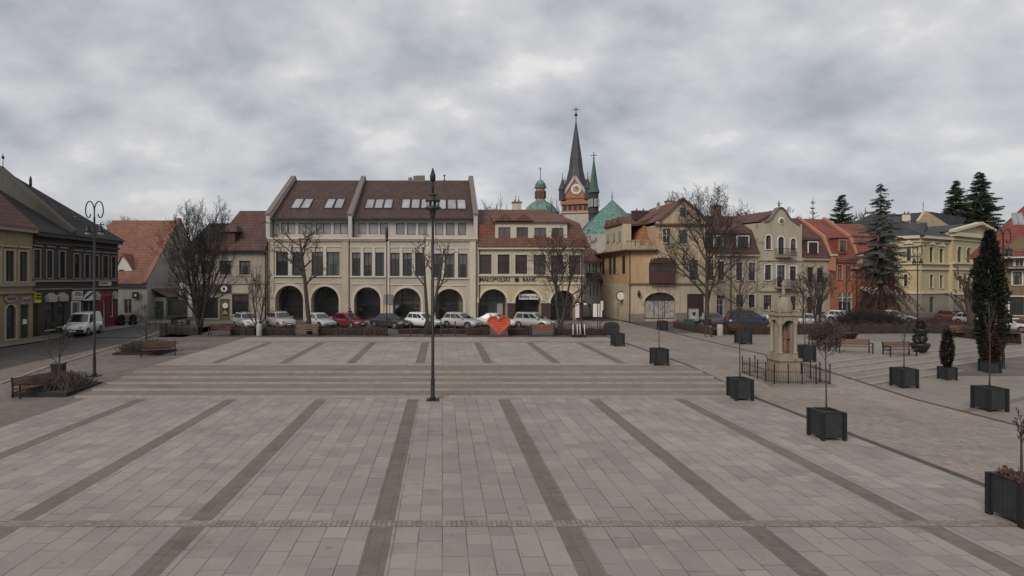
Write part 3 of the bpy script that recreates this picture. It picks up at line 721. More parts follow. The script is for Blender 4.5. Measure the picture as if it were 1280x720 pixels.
# shop annex under lean-to roof along the gable
ya, yb = yat(192)-.2, yat(229); zt = Z_(369, b.A.y+yb)-.4
mb = MB(); mb.box(L+.03, L+1.6, ya, yb, 0, zt); an = mb.build('shop_annex', plaster('annex_plaster', (.3, .28, .25)), b.root)
mb = MB(); mb.prism([(L+.03, zt+1.05), (L+2.1, zt+.05), (L+2.1, zt-.05), (L+.03, zt+.9)], ya-.3, yb+.3); mb.build('canopy', rooftile('brown_canopy', (.12, .075, .05), .3), an)
mb = MB(); mb.box(L+1.6, L+1.66, ya+.5, yb-.3, .5, zt-.4); mb.box(L+.3, L+1.3, ya-.05, ya, .1, zt-.5); w = mb.build('shop_window', glass('greenish_glass', (.02, .032, .03)), an)
mb = MB(); r = b.rect(146, 166, 318, 350)
uc = b.u(156, 1.2); zt = b.z(156, 318, 1.2); zb = b.z(156, 350, 1.2)
u0, u1 = b.u(144, 1.2), b.u(165.5, 1.2)
mb.prism([(u0, zb), (u0, zt-2.2), (u0+.9, zt), (u1, zt-1.9), (u1-.9, zb)], 1.2, 1.5); mb.box(u0, u1-.9, 1.5, 4.2, zb, zt-2.3)
dm = mb.build('dormer', plaster('white_dormer', (.55, .53, .5), .2), b.root)
mb = MB(); mb.quad((b.u(149, 1.2), 1.18, b.z(156, 348, 1.2)), (b.u(155, 1.2), 1.18, b.z(156, 348, 1.2)), (b.u(155, 1.2), 1.18, b.z(156, 337, 1.2)), (b.u(149, 1.2), 1.18, b.z(156, 337, 1.2))); mb.build('window', GLASS, dm, fixn=False)
mb = MB(); mb.prism([(u0-.2, zt-2.2), (u0+.9, zt+.15), (u1+.3, zt-1.9), (u0+.9, zt-.2)], 1.1, 5.2); mb.build('dormer_roof', rooftile('red_tiles_long', (.19, .085, .06), .36), dm)
r = b.rect(167, 175, 365, 373); cbox(b, 'hanging_sign', plain('black_sign', (.02, .02, .02)), (r[0], r[1], -.3, -.22, r[2], r[3]))
mb = MB(); mb.lathe([(.15, 0), (.15, .02)], 10); e = mb.build('emblem', WHITE, b.root); e.location = ((r[0]+r[1])/2, -.3, (r[2]+r[3])/2); e.rotation_euler = (PI/2, 0, 0)
# ---------------------------------------------------------------- left hand row (parallel to the street)
XL = -34.6
def Ly(px): return XL*F/(px-PX0)
def LB(name, label, pa, pb, ya=None):
    Ya = ya if ya is not None else Ly(pa)
    b = Bld(None, None, None, 0, 1, 1, 1); b.A = V((XL, Ya)); b.B = V((XL, Ly(pb))); b.L = (b.B-b.A).length; b.d = V((0, 1)); b.z0 = .4
    b.root = thing(name, label, 'building', (XL, Ya, .4), PI/2); return b
OLIVE = plaster('olive_yellow_plaster', (.26, .225, .135), .5)
b = LB('townhouse', 'olive yellow townhouse with arched shop windows and red roof at the left edge', 0, 41, 24)
L = b.L; ze = 9.55-.4
wn = [(7.5, 17, 314.5, 351.5), (24, 34, 314.5, 351.5)]
u7, u24 = b.u(12), b.u(29); step = u24-u7
R0 = b.rect(24, 34, 314.5, 351.5); rs = [(R0[0]-k*step, R0[1]-k*step, R0[2], R0[3]) for k in range(0, 8) if R0[0]-k*step > .5]
ga = b.rect(7, 19.5, 381, 432); ga = (ga[0], ga[1], .15, ga[3], (ga[1]-ga[0])/2)
gs = [(ga[0]-k*1.95, ga[1]-k*1.95)+ga[2:] for k in range(0, 9) if ga[0]-k*1.95 > .5]
gdr = b.rect(25.5, 36, 381, 427); gdr = (gdr[0], gdr[1], .05, gdr[3])
wall(b, 'wall', 0, L, 0, ze, 12, OLIVE, rs+gs+[gdr])
for r in rs: window(b, r, 0, .15, 2, 2, DKFR, GLASS, plain('olive_trim', (.36, .32, .22), .8), hood=True)
for r in gs: window(b, r, 0, .18, 1, 1, plain('purple_frame', (.05, .03, .04)), glass('blue_dark_glass', (.02, .025, .035)), plain('olive_trim', (.36, .32, .22), .8), rise=r[4], name='arched_window')
mb = MB(); mb.box(gdr[0], gdr[1], .12, .18, .05, gdr[3]); d = mb.build('door', plain('dark_door', (.03, .032, .028)), b.root)
mb = MB(); mb.box(gdr[0]+.4, gdr[0]+.85, .1, .118, 1.2, 1.6); mb.build('notice', WHITE, d)
OT = plain('olive_cornice', (.24, .205, .17), .8)
cbox(b, 'cornice', OT, (0, L, -.5, .2, ze-.35, ze), (0, L, -.22, .01, b.z(20, 358), b.z(20, 352.5)), (0, L, -.28, .01, b.z(20, 367), b.z(20, 364.5)))
r = b.rect(25, 36.3, 371, 379.5); sg = cbox(b, 'shop_sign', plain('pinkish_sign', (.32, .27, .25)), (r[0], r[1], -.14, .01, r[2], r[3])); text('Optyk', .5, DBROWN, sg, ((r[0]+r[1])/2, -.15, (r[2]+r[3])/2), w=1.0)
uc, zc = b.u(12.5), b.z(12.5, 373.5)
mb = MB(); mb.lathe([(.5, 0), (.5, .1), (.42, .12)], 18); e = mb.build('oval_sign', OT, b.root); e.location = (uc, 0, zc); e.rotation_euler = (PI/2, 0, 0); e.scale = (1.35, .8, 1)
text('SALON', .26, BLKL, b.root, (uc, -.135, zc), w=.8)
rf = roof(b, 0, L-.1, [(-.6, ze), (6, ze+6.0), (12.6, ze)], rooftile('maroon_tiles', (.1, .045, .04), .36))
mb = MB(); yy = 2.6; uu = L-3.0; mb.add([(uu, 2.0, ze+2.62), (uu+1.0, 2.0, ze+2.62), (uu+1.0, 2.8, ze+3.42), (uu, 2.8, ze+3.42)], [(0, 1, 2, 3)]); mb.build('skylight', GLASS_S, rf, fixn=False)
chimney(b, b.u(3, 5.5) if False else L-.9, 5.6, ze+4.5, ze+7.2, .9, .7, plain('white_chimney_plaster', (.5, .48, .45)))
DKP = plaster('dark_grey_plaster', (.062, .056, .052), .3); TRD = plain('grey_stone_trim', (.2, .185, .175), .85)
def dark_house(label, pa, pb, wpx, hasgab):
    b = LB('dark_townhouse', label, pa, pb); L = b.L; ze = 9.35-.4
    wn = [b.rect(a, c, 313.5 if a < 90 else 319.5, 347.5) for a, c in wpx]
    zt = sum(w[3] for w in wn)/len(wn); zb = sum(w[2] for w in wn)/len(wn); wn = [(w[0], w[1], zb, zt) for w in wn]
    return b, L, ze, wn
b, L, ze, wn = dark_house('dark grey townhouse with three pale framed windows above yellow sign', 41.3, 89, [(42.5, 49.5), (58.5, 64.8), (74.5, 80.8)], 1)
dr = b.rect(40.8+.8, 47, 381, 421); dr = (dr[0], dr[1], .05, dr[3]); s1 = b.rect(56.5, 67, 378, 412); s2 = b.rect(71.5, 80.5, 377, 408)
wall(b, 'wall', 0, L, 0, ze, 11, DKP, wn+[dr, s1, s2])
for r in wn: window(b, r, 0, .15, 2, 2, DKFR, GLASS, TRD, hood=True)
for r in (s1, s2): window(b, r, 0, .12, 1, 1, DKFR, GLASS, None, name='shop_window')
mb = MB(); mb.box(dr[0], dr[1], .1, .16, .05, dr[3]); mb.build('door', plain('brown_door', (.045, .028, .02)), b.root)
def awn(b, xa, xb, ya, yb):
    r = b.rect(xa, xb, ya, yb); w = r[1]-r[0]; h = r[3]-r[2]; mb = MB()
    mb.prism([(r[0], r[2]), (r[0]-.08, r[2]+h*.62), (r[0]+w*.3, r[2]+h*.85), (r[0]+w*.5, r[3]), (r[0]+w*.7, r[2]+h*.85), (r[1]+.08, r[2]+h*.62), (r[1], r[2])], -.35, .0)
    return mb.build('awning', plain('awning_canvas', (.33, .32, .29), .9, 0, .25, 4), b.root)
awn(b, 56.5, 66.5, 366, 377.5); awn(b, 71, 80.7, 365.5, 376.5)
r = b.rect(39.8+1.8, 48.6, 366.5, 378.5); YS = plain('yellow_sign', (.46, .42, .04)); sg = cbox(b, 'shop_sign', YS, (r[0], r[1], -.2, -.01, r[2], r[3]))
w = r[1]-r[0]; h = r[3]-r[2]
text('LOMBARD', .3, BLKL, sg, ((r[0]+r[1])/2, -.21, r[2]+h*.78), w=w*.85); text('SKUP ZŁOTA', .3, BLKL, sg, ((r[0]+r[1])/2, -.21, r[2]+h*.45), w=w*.8)
cbox(b, 'cornice', TRD, (0, L, -.12, .01, b.z(65, 362), b.z(65, 360.3)), (0, L, -.15, .01, wn[0][2]-.35, wn[0][2]-.15)); cbox(b, 'eave', plain('dark_cornice', (.05, .047, .048)), (0, L, -.5, .2, ze-.35, ze), (0, L, -.2, .01, ze-1.0, ze-.8))
rf1 = roof(b, 0, L+.05, [(-.6, ze), (6.4, 13.2), (11.4, ze)], RT_BLK)
mb = MB(); mb.prism([(-.3, ze-.2), (-.3, ze+.35), (6.4, 15.2), (11.4, ze+.5), (11.4, ze-.2)], L-.3, L, 0, 'x')
mb.prism([(-.5, ze+.3), (-.5, ze+.55), (6.4, 15.45), (11.6, ze+.6), (11.4, ze+.4), (6.4, 15.2), (-.3, ze+.35)], L-.4, L+.1, 1, 'x')
mb.build('firewall', [plaster('firewall_plaster', (.1, .096, .09)), plain('dark_cap', (.07, .065, .063))], b.root)
mb = MB(); mb.tube([(L-.2, 6.2, 15.2), (L-.2, 6.2, 16.6)], .03, 5); mb.box(L-.35, L-.05, 6.18, 6.22, 16.1, 16.35); mb.build('weathervane', IRON, b.root)
b, L, ze, wn = dark_house('dark grey townhouse with five windows over red shop front at the end of the row', 89.2, 147.5, [(92.5, 99), (106, 111.3), (117, 122.6), (128.6, 134.4), (139.4, 144)], 0)
dr = b.rect(89.8, 99, 378, 405); dr = (dr[0], dr[1], .05, dr[3]); s1 = b.rect(102.5, 114.5, 376, 403); rd = b.rect(117.5, 144, 363, 402); s2 = b.rect(126, 131, 376, 401); s3 = b.rect(137.5, 141.5, 374, 396)
s2 = (s2[0], s2[1], .05, s2[3])
wall(b, 'wall', 0, L, 0, ze, 11, DKP, wn+[dr, s1, s2, s3])
for r in wn: window(b, r, 0, .15, 2, 2, BRFR, GLASS, TRD, hood=True)
window(b, dr, 0, .12, 1, 1, WHITE, GLASS, WHITE, name='door', sill=False); window(b, s1, 0, .12, 2, 1, DKFR, GLASS, None, name='shop_window')
RDF = plain('dark_red_front', (.13, .022, .026), .6); rz = b.z(130, 364)
mb = MB()
us = [rd[0], s2[0], s2[1], s3[0], s3[1], rd[1]]
for p, q in ((us[0], us[1]), (us[2], us[3]), (us[4], us[5])): mb.box(p+.01, q-.01, -.07, .01, 0, rz)
mb.box(us[1]-.01, us[2]+.01, -.068, .008, s2[3]+.02, rz-.002); mb.box(us[3]-.01, us[4]+.01, -.068, .008, s3[3]+.02, rz-.002); mb.box(us[3]-.01, us[4]+.01, -.068, .008, 0, s3[2]-.02)
mb.build('shopfront_panel', RDF, b.root)
window(b, s2, 0, .1, 1, 1, WHITE, GLASS, None, name='door', sill=False); window(b, s3, 0, .1, 1, 1, WHITE, GLASS, None, name='shop_window', sill=False)
text('DROGERIA', .42, plain('red_sign_letters', (.5, .1, .12)), b.root, (b.u(130), -.09, b.z(130, 369)), w=2.1)
awn(b, 116.5, 121.5, 364.5, 375); awn(b, 139.2, 143.5, 364, 373.5)
r = b.rect(87+2.4, 101, 364, 375); sg = cbox(b, 'shop_sign', WHITE, (r[0], r[1], -.2, -.01, r[2], r[3])); text('APTEKA', .55, plain('grey_letters', (.12, .12, .12)), sg, ((r[0]+r[1])/2, -.21, (r[2]+r[3])/2+.12), w=(r[1]-r[0])*.85)
cbox(b, 'sign_underline', plain('grey_letters', (.12, .12, .12)), (r[0]+.1, r[1]-.1, -.215, -.2, r[2]+.12, r[2]+.2), parent=sg)
r = b.rect(103, 114.5, 364, 375.5); mb = MB(); mb.prism([(r[0], r[2]), (r[0]+.1, r[2]+.3), (r[0]+.8, r[3]), (r[1], r[3]), (r[1], r[2])], -.2, -.01); sg = mb.build('shop_sign', WHITE, b.root)
mb = MB(); mb.prism([(r[0]+.1, r[2]+.05), (r[1]-.05, r[3]-.25), (r[1]-.05, r[3]-.03), (r[0]+.1, r[2]+.3)], -.215, -.2); mb.build('stripe', BLKL, sg)
r = b.rect(123, 137.8, 351.3, 357.2); sg = cbox(b, 'wall_sign', OFFW, (r[0], r[0]+(r[1]-r[0])*.68, -.12, -.01, r[2], r[3]), (r[0]+(r[1]-r[0])*.72, r[1], -.12, -.01, r[2], r[3]))
text('KSIĘGARNIA', .3, plain('grey_letters', (.12, .12, .12)), sg, (r[0]+(r[1]-r[0])*.34, -.13, (r[2]+r[3])/2), w=(r[1]-r[0])*.6)
cbox(b, 'cornice', TRD, (0, L, -.14, .01, b.z(115, 361.8), b.z(115, 360)), (0, L, -.15, .01, wn[0][2]-.35, wn[0][2]-.15)); cbox(b, 'eave', plain('dark_cornice', (.05, .047, .048)), (0, L+.1, -.5, .2, ze-.35, ze), (0, L, -.2, .01, ze-.9, ze-.72))
roof(b, .02, L+.55, [(-.6, ze), (6.4, 15.0), (11.6, ze)], RT_BLK, [0, 0, 0], [0, L-.1, 0])
chimney(b, b.u(94, 1.6), 1.6, ze+.6, ze+1.9, .4, .4)
mb = MB(); mb.lathe([(.12, 13.2), (.12, 14.6), (.03, 14.9)], 8, (1.9, 5.2, 0)); mb.build('roof_vent', IRON, b.root)
# ---------------------------------------------------------------- side street house (between bank and corner house)
b = Bld('side_street_house', 'narrow white house with brown roof and rows of slim windows in the side street', 'building', 728, 73, 757, 75.5)
L = b.L; WH = plaster('white_plaster', (.6, .59, .56), .3); ze = b.z(742, 326)
wn = [(736.4+k*4.4, 738.1+k*4.4, 329, 341) for k in range(5)]+[(737.4+k*4.4, 739.1+k*4.4, 356, 370) for k in range(4)]+[(736+k*4, 738+k*4, 379.5, 385) for k in range(3)]
hs = [b.rect(*w) for w in wn]
wall(b, 'wall', 0, L, 0, ze, 8, WH, hs)
for r in hs: window(b, r, 0, .12, 1, 1, BRFR, GLASS, None, False)
roof(b, -.5, L+.1, [(-.6, ze-.1), (4.2, b.z(742, 302, 4)), (8.4, ze)], rooftile('brown_red_tiles', (.14, .07, .05), .36))
mb = MB(); z0 = b.z(745, 351); mb.prism([(-.9, z0), (-.003, z0+1.05), (-.003, z0+.9), (-.8, z0-.08)], .6, L-.2, 0, 'x'); mb.build('canopy', rooftile('maroon_tiles', (.1, .045, .04), .36), b.root)
r = b.rect(737, 747, 386, 402); cbox(b, 'door', plain('grey_door', (.33, .32, .31)), (r[0], r[1], -.05, .01, .05, r[3]))
# ---------------------------------------------------------------- corner house with oriel
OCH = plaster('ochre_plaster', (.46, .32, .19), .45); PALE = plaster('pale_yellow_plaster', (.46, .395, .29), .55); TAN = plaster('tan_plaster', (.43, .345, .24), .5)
RT_OR = rooftile('orange_tiles', (.27, .12, .065), .4)
b = Bld('corner_house', 'ochre corner house with curved gable, arched wooden oriel and orange mansard roof', 'building', 786, 64.8, 896, 65.2)
L = b.L; z1 = b.z(800, 354.5); ze = b.z(800, 313); uw0, uw1 = b.u(820.5), b.u(884)
ga = b.rect(805.5, 844.5, 365.5, 400); ga = (ga[0], ga[1], .3, ga[3], 1.1, .35)
og = b.rect(810.5, 841, 322, 354); og = (og[0], og[1], og[2]+.2, og[3], .75, .3)
bd = b.rect(859, 880, 367.5, 399); bd = (bd[0], bd[1], .05, bd[3]); gw = b.rect(889.5, 894.8, 377, 392)
wall(b, 'lower_wall', 0, L, 0, z1, 14, PALE, [ga, bd])
uo = [og]; zg = b.z(850, 281)
w2 = b.rect(828, 838.2, 286, 304); w3 = b.rect(848.5, 859, 288, 305); w4 = b.rect(862, 872, 325, 350); w5 = b.rect(884, 892, 325, 350)
wall(b, 'wall', .02, uw0, z1+.002, ze, 13.8, OCH, [og])
cbox(b, 'corner_pilaster', OCH, (-.003, .35, -.03, .018, z1, ze-.02))
wall(b, 'gable_wall', uw0, uw1, z1+.002, zg, 12, TAN, [og, w2, w3, w4], y=-.12)
wall(b, 'rear_wall', uw1, L, z1+.002, b.z(890, 317), 12, TAN, [w5])
cbox(b, 'string_course', plain('brown_band', (.2, .13, .08)), (-.1, L, -.2, .01, z1-.1, z1+.08))
for q in ((-.05, ga[0]-.02, -.1, .01, 0, .9), (ga[1]+.02, bd[0]-.02, -.1, .01, 0, 1.0), (bd[1]+.02, L, -.1, .01, 0, .9)): cbox(b, 'plinth', plain('stone_plinth', (.2, .17, .14), .9), q)
# gable
gp = [(uw0-.1, zg), (b.u(822), b.z(822, 277)), (b.u(835), b.z(835, 266)), (b.u(852), b.z(852, 249)), (b.u(869), b.z(869, 263)), (uw1+.1, zg)]
mb = MB(); mb.prism(gp, -.12, .3); g = mb.build('gable', TAN, b.root)
mb = MB()
for p, q in zip(gp[1:], gp[2:]): mb.bar((p[0], -.15, p[1]+.08), (q[0], -.15, q[1]+.08), .5, .2)
mb.bar((uw0-.25, -.2, zg), (uw1+.25, -.2, zg), .35, .25); mb.build('gable_coping', plain('brown_coping', (.11, .065, .05)), g)
r = b.rect(849.5, 855.5, 259.5, 270.5); window(b, r, -.12, -.03, 1, 1, DKFR, GLASS, None, False, name='oval_window')
mb = MB(); apx = (b.u(852), b.z(852, 249.5)); mb.prism([(uw0-.2, zg+.3), (apx[0], apx[1]), (uw1+.2, zg+.3)], .3, 9); mb.build('roof', RT_RB, b.root)
window(b, w2, -.12, .15, 2, 2, WHITE, GLASS, plain('tan_trim', (.5, .42, .3)), trans=.45); window(b, w3, -.12, .15, 2, 2, plain('teal_frame', (.1, .15, .16)), GLASS, None); window(b, w4, -.12, .15, 2, 2, DKFR, GLASS, None); window(b, w5, 0, .15, 1, 2, DKFR, GLASS, None)
# oriel
mb = MB(); u0, u1, z0, zt = og[:4]; z0 -= .2
mb.box(u0+.05, u1-.05, -.75, .2, z0, z0+1.15)
n = 8
for k in range(n+1): x = u0+.05+(u1-u0-.1)*k/n; mb.box(x-.05, x+.05, -.72, -.64, z0+1.15, zt-.1)
mb.box(u0+.05, u1-.05, -.73, -.63, z0+2.0, z0+2.08)
pts = [(u0-.02, z0+2.35)]+[((u0+u1)/2-(u1-u0)/2*math.cos(PI*k/10), zt-.75+.75*math.sin(PI*k/10)) for k in range(11)]+[(u1+.02, z0+2.35)]
mb.prism(pts, -.78, -.2); orl = mb.build('oriel', plain('brown_oriel_wood', (.075, .035, .03), .6), b.root)
mp = MB(); mp.box(u0+.12, u1-.12, -.66, .2, z0+1.15, z0+2.4); mp.build('pane', GLASS, orl)
mb = MB(); n = 14; w = (u1-u0)/2; mid = (u0+u1)/2; zs = zt-.75
for k in range(n):
    q = [(mid-(w+e)*math.cos(q0), zs+(.75+e)*math.sin(q0)) for q0 in (PI*k/n, PI*(k+1)/n) for e in (.01, .35)]
    mb.prism([q[0], q[1], q[3], q[2]], -.22, .01)
mb.box(u0-.35, u0-.01, -.22, .01, z0, zs); mb.box(u1+.01, u1+.35, -.22, .01, z0, zs); mb.build('oriel_surround', PALE, b.root)
# shop arch
mb = MB(); u0, u1, z0, zt = ga[:4]; n = 3
for k in range(n): mb.box(u0+(u1-u0)*k/n+.05, u0+(u1-u0)*(k+1)/n-.05, .2, .26, z0+.1, zt-1.0)
sf = mb.build('shutter_panel', plaster('grey_white_panel', (.36, .34, .31), .5), b.root)
mb = MB(); mb.box(u0, u1, .3, .36, z0, zt); mb.build('shop_frame', DKFR, b.root)
mb = MB(); n = 14; w = (u1-u0)/2; mid = (u0+u1)/2; zs = zt-1.1
for k in range(n):
    q = [(mid-(w+e)*math.cos(q0), zs+(1.1+e)*math.sin(q0)) for q0 in (PI*k/n, PI*(k+1)/n) for e in (.005, .25)]
    mb.prism([q[0], q[1], q[3], q[2]], -.08, .01)
mb.build('arch_moulding', plain('pale_trim', (.5, .43, .32)), b.root)
mb = MB(); mb.box(bd[0], bd[1], .1, .16, .05, bd[3]); mb.build('door', plain('brown_gate', (.045, .028, .026)), b.root)
mb = MB(); r = b.rect(796, 798.5, 364, 372); mb.lathe([(.05, r[2]), (.22, r[2]+.45), (.02, r[3]+.15)], 6, ((r[0]+r[1])/2, -.35, 0)); mb.bar(((r[0]+r[1])/2, -.35, r[3]), ((r[0]+r[1])/2, 0, r[3]), .04); mb.build('wall_lantern', IRON, b.root)
cbox(b, 'cornice', DBROWN, (-.6, uw0, -.6, .3, ze-.12, ze+.08), (-.6, -.002, .3, 12, ze-.12, ze+.08)); cbox(b, 'terrace_floor', TERRA, (0, uw0, .3, 3, ze-.1, ze+.05))
# balustrade
for px in (776, 781.5, 786.5, 791, 797, 808): 
    mb = MB()
    u = b.u(px, .3) if px > 786 else 0.0; yy = .2 if px > 786 else (790-px)*.35
    mb.box(u-.2, u+.2, yy, yy+.4, ze+.08, ze+1.1); mb.box(u-.27, u+.27, yy-.07, yy+.47, ze+1.1, ze+1.2); mb.build('parapet_pier', plaster('parapet_plaster', (.4, .34, .26)), b.root)
mb = MB(); mb.box(-.1, uw0, .25, .45, ze+.08, ze+.55); mb.build('parapet', plaster('parapet_plaster', (.4, .34, .26)), b.root)
# mansard behind terrace
zk = b.z(800, 281, 3.5)
mb = MB(); yb0 = 1.2
mb.add([(b.u(790, 1.2), 1.2, ze), (uw0+.3, 1.2, ze), (uw0+.3, 3.4, b.z(815, 278, 3.4)), (b.u(806, 3.4), 3.4, b.z(806, 279, 3.4)), (b.u(790, 1.2)-1.2, 9, ze), (b.u(806, 3.4)-.5, 9, b.z(806, 279, 3.4)), (uw0+.3, 9, ze), (uw0+.3, 9, b.z(815, 278, 3.4))], [(0, 1, 2, 3), (0, 3, 5, 4), (4, 5, 7, 6), (3, 2, 7, 5)])
mb.build('mansard', RT_OR, b.root)
mb = MB(); zt = b.z(800, 275, 4); mb.prism([(b.u(776, 5), zt-.9), (uw0+.5, zt-.6), (uw0+2.5, zt+1.6), (b.u(806, 5), zt+.2)], 3.2, 10.5); mb.build('upper_roof', RT_RB, b.root)
# tower dormer on the side
ta, tb = 1.9, 8.2; zt = 11.5
mb = MB(); mb.box(-.03, 1.0, ta, tb, ze+.05, zt); tw = mb.build('tower_dormer', PALE, b.root)
mb = MB()
for k in range(3):
    y0 = ta+(tb-ta)*k/3; y1 = ta+(tb-ta)*(k+1)/3; ym = (y0+y1)/2
    mb.add([(-.25, y0, zt), (-.25, y1, zt), (-.25, ym, zt+1.0), (1.2, y0, zt), (1.2, y1, zt), (1.2, ym, zt+1.0)], [(0, 1, 2), (5, 4, 3), (0, 2, 5, 3), (1, 4, 5, 2), (0, 3, 4, 1)])
mb.build('tower_roof', RT_RB, tw)
mb = MB()
for k in range(3):
    y0 = ta+(tb-ta)*(k+.3)/3; mb.box(-.06, -.03, y0, y0+.7, ze+1.2, zt-.8)
mb.build('window', GLASS, tw)
# side wall windows
mb = MB()
for (y0, zz0, zz1) in ((1.2, 5.9, 8.6), (4.4, 5.9, 8.6), (5.9, 5.9, 8.6), (8.6, 5.9, 8.6)): mb.box(-.06, .0, y0, y0+.75, zz0-.3, zz1-.9)
mb.build('window', DKFR, b.root)
mb = MB(); mb.lathe([(.62, 0), (.62, .05)], 20, mi=0); mb.lathe([(.46, .05), (.46, .08)], 20, mi=1); rs_ = mb.build('road_sign', [plain('sign_red', (.13, .07, .06)), WHITE], b.root); rs_.location = (-.35, 1.7, b.z(780, 370, 1.6)); rs_.rotation_euler = (PI/2, 0, 0)
downpipe(b, .08, ze-.2)
chimney(b, b.u(800, 8), 8, b.z(800, 275, 8), b.z(800, 263.5, 8), 2.0, .8, DBROWN); chimney(b, b.u(837, 5), 5, b.z(837, 262, 5), b.z(837, 251, 5), .9, .7, TAN)
mb = MB(); u = b.u(823, 5); mb.lathe([(.32, b.z(823, 268, 5)), (.32, b.z(823, 259, 5)), (.18, b.z(823, 257.5, 5)), (.24, b.z(823, 255, 5)), (.03, b.z(823, 252, 5))], 8, (u, 5, 0)); mb.build('finial', STONE, b.root)
# ---------------------------------------------------------------- right hand row, receding
ra = V((X_(786, 65), 65)); rb_ = V((X_(1100, 74), 74)); rd_ = (rb_-ra).normalized()
def rowY(px):
    k = (px-PX0)/F; t = (k*ra.y-ra.x)/(rd_.x-k*rd_.y); return ra.y+t*rd_.y
def RB(name, label, pa, pb): return Bld(name, label, 'building', pa, rowY(pa), pb, rowY(pb))
def mansard(b, L, py_e, py_k, py_r, m, e0=0, e1=0):
    mid = b.root; pm = PX0+(b.A.x+b.d.x*b.L/2)/(b.A.y+b.d.y*b.L/2)*F
    ze = b.z(pm, py_e); zk = b.z(pm, py_k, .9); zr = b.z(pm, py_r, 4.6)
    return roof(b, -e0, L+e1, [(-.4, ze), (.9, zk), (4.6, zr), (8.3, zk), (9.6, ze)], m), ze, zk, zr
def dormer(b, r, y, m, fm, dep=2.2, sur=WHITE, rm=None):
    mb = MB(); mb.box(r[0]-.3, r[1]+.3, y+.06, y+dep, r[2]-.35, r[3]+.25); mb.box(r[0]-.45, r[1]+.45, y-.1, y+dep, r[3]+.25, r[3]+.38, 1)
    dm = mb.build('dormer', [m, rm or DBROWN], b.root)
    window(b, r, y+.02, .02, 2, 1, fm, GLASS, sur, False, name='dormer_window').parent = dm; return dm
RT_MA = rooftile('maroon_mansard_tiles', (.105, .048, .046), .36); RT_RD = rooftile('red_mansard_tiles', (.2, .062, .045), .36)
CR2 = plaster('cream_row_plaster', (.38, .325, .25), .55)
b = RB('maroon_roof_house', 'cream house with steep maroon mansard roof behind the two largest bare trees', 881, 947); L = b.L
wn = [(897, 905, 327, 350), (920, 928, 328, 350.5), (935.5, 944, 328.5, 350.5)]; gn = [(905, 912, 369, 384), (920, 929, 368, 384), (935.5, 943.5, 368.5, 384.5)]
sw = (889.5, 904, 374, 395)
hs = [b.rect(*w) for w in wn+gn[1:]]+[b.rect(*sw)]
wall(b, 'wall', 0, L, 0, b.z(914, 317.5), 9, CR2, hs)
for w in wn+gn[1:]: window(b, b.rect(*w), 0, .15, 2, 2, DKFR, GLASS, plain('cream_trim2', (.48, .44, .36)))
window(b, b.rect(*sw), 0, .1, 3, 2, WHITE, GLASS, WHITE, name='shop_window')
r = b.rect(888, 905, 369.5, 373); cbox(b, 'shop_fascia', DKFR, (r[0], r[1], -.15, .01, r[2], r[3]))
rf, ze, zk, zr = mansard(b, L, 317, 287, 270.5, RT_MA)
cbox(b, 'cornice', CR2, (0, L, -.3, .01, ze-.3, ze-.02)); dormer(b, b.rect(922, 935.5, 295.5, 309, -.3), -.28, RT_MA, DKFR); dormer(b, b.rect(893, 903, 295.5, 309, -.3), -.28, RT_MA, DKFR)
chimney(b, b.u(895, 4.6), 4.6, zr-.6, b.z(895, 257, 4.6), 1.1, .7, brick('chimney_brick', (.2, .1, .07)))
downpipe(b, b.u(913), ze-.1)
PINK = plaster('salmon_plaster', (.42, .26, .19), .4); r = b.rect(897, 914, 318.5, 362); 
# baroque gable house
b = RB('baroque_gable_house', 'tall cream house with curved baroque gable, round window and balconies', 947.5, 1002.5); L = b.L
CR3 = plaster('pale_cream_plaster', (.42, .375, .29), .5)
aw = [(957, 964, 294, 311.5), (972.5, 980, 296, 318), (988, 994.8, 298, 313.5)]; fw = [(956, 964, 331, 350), (971, 981, 331.5, 358.5), (987, 995, 333, 351)]; gw = [(954.5, 964.5, 369, 387), (974, 982.5, 370, 398), (988, 995, 370.5, 388)]
hs = []
for w in aw: r = b.rect(*w); hs.append(r+((r[1]-r[0])/2,))
hs += [b.rect(*w) for w in fw+gw]; zt = b.z(975, 279.5)
wall(b, 'wall', 0, L, 0, zt, 10, CR3, hs)
for i, h in enumerate(hs):
    if i < 3: window(b, h, 0, .15, 2, 1, DKFR, GLASS, WHITE, i != 1, rise=h[4], name='arched_window')
    else: window(b, h, 0, .15, 2, 2, DKFR, GLASS, WHITE if i < 6 else None, i not in (4, 7))
gp = [(947.5, 279), (955, 278), (960, 276.5), (964, 273.5), (967, 268.5), (970, 263.5), (973, 260.5), (975.5, 259.8), (978, 260.8), (981, 263.8), (984, 268.8), (987, 273.5), (991, 276.5), (995, 279.5), (999, 282), (1002.5, 283)]
pts = [(b.u(x), b.z(x, y)) for x, y in gp]; mb = MB(); mb.prism([(0, zt-.6)]+pts+[(L, zt-.6)], -.004, .35); g = mb.build('gable', CR3, b.root)
mb = MB()
for p, q in zip(pts[1:], pts[2:-1]): mb.bar((p[0], .15, p[1]+.05), (q[0], .15, q[1]+.05), .65, .16)
mb.build('gable_coping', FIREW, g)
mb = MB(); mb.lathe([(.5, 0), (.5, .06), (.34, .07)], 18, mi=0); o = mb.build('round_window', WHITE, b.root); o.location = (b.u(976.5), 0, b.z(976.5, 276.5)); o.rotation_euler = (PI/2, 0, 0)
mb = MB(); mb.lathe([(.32, .075), (.32, .08)], 16); mb.build('pane', GLASS, o)
balcony(b, b.u(968), b.u(989.5), b.z(978, 320.5)); balcony(b, b.u(967.5), b.u(989.5), b.z(978, 359), .9)
cbox(b, 'cornice', CR3, (0, L, -.14, .01, b.z(975, 326), b.z(975, 324)), (0, L, -.2, .01, b.z(975, 364), b.z(975, 361.5)))
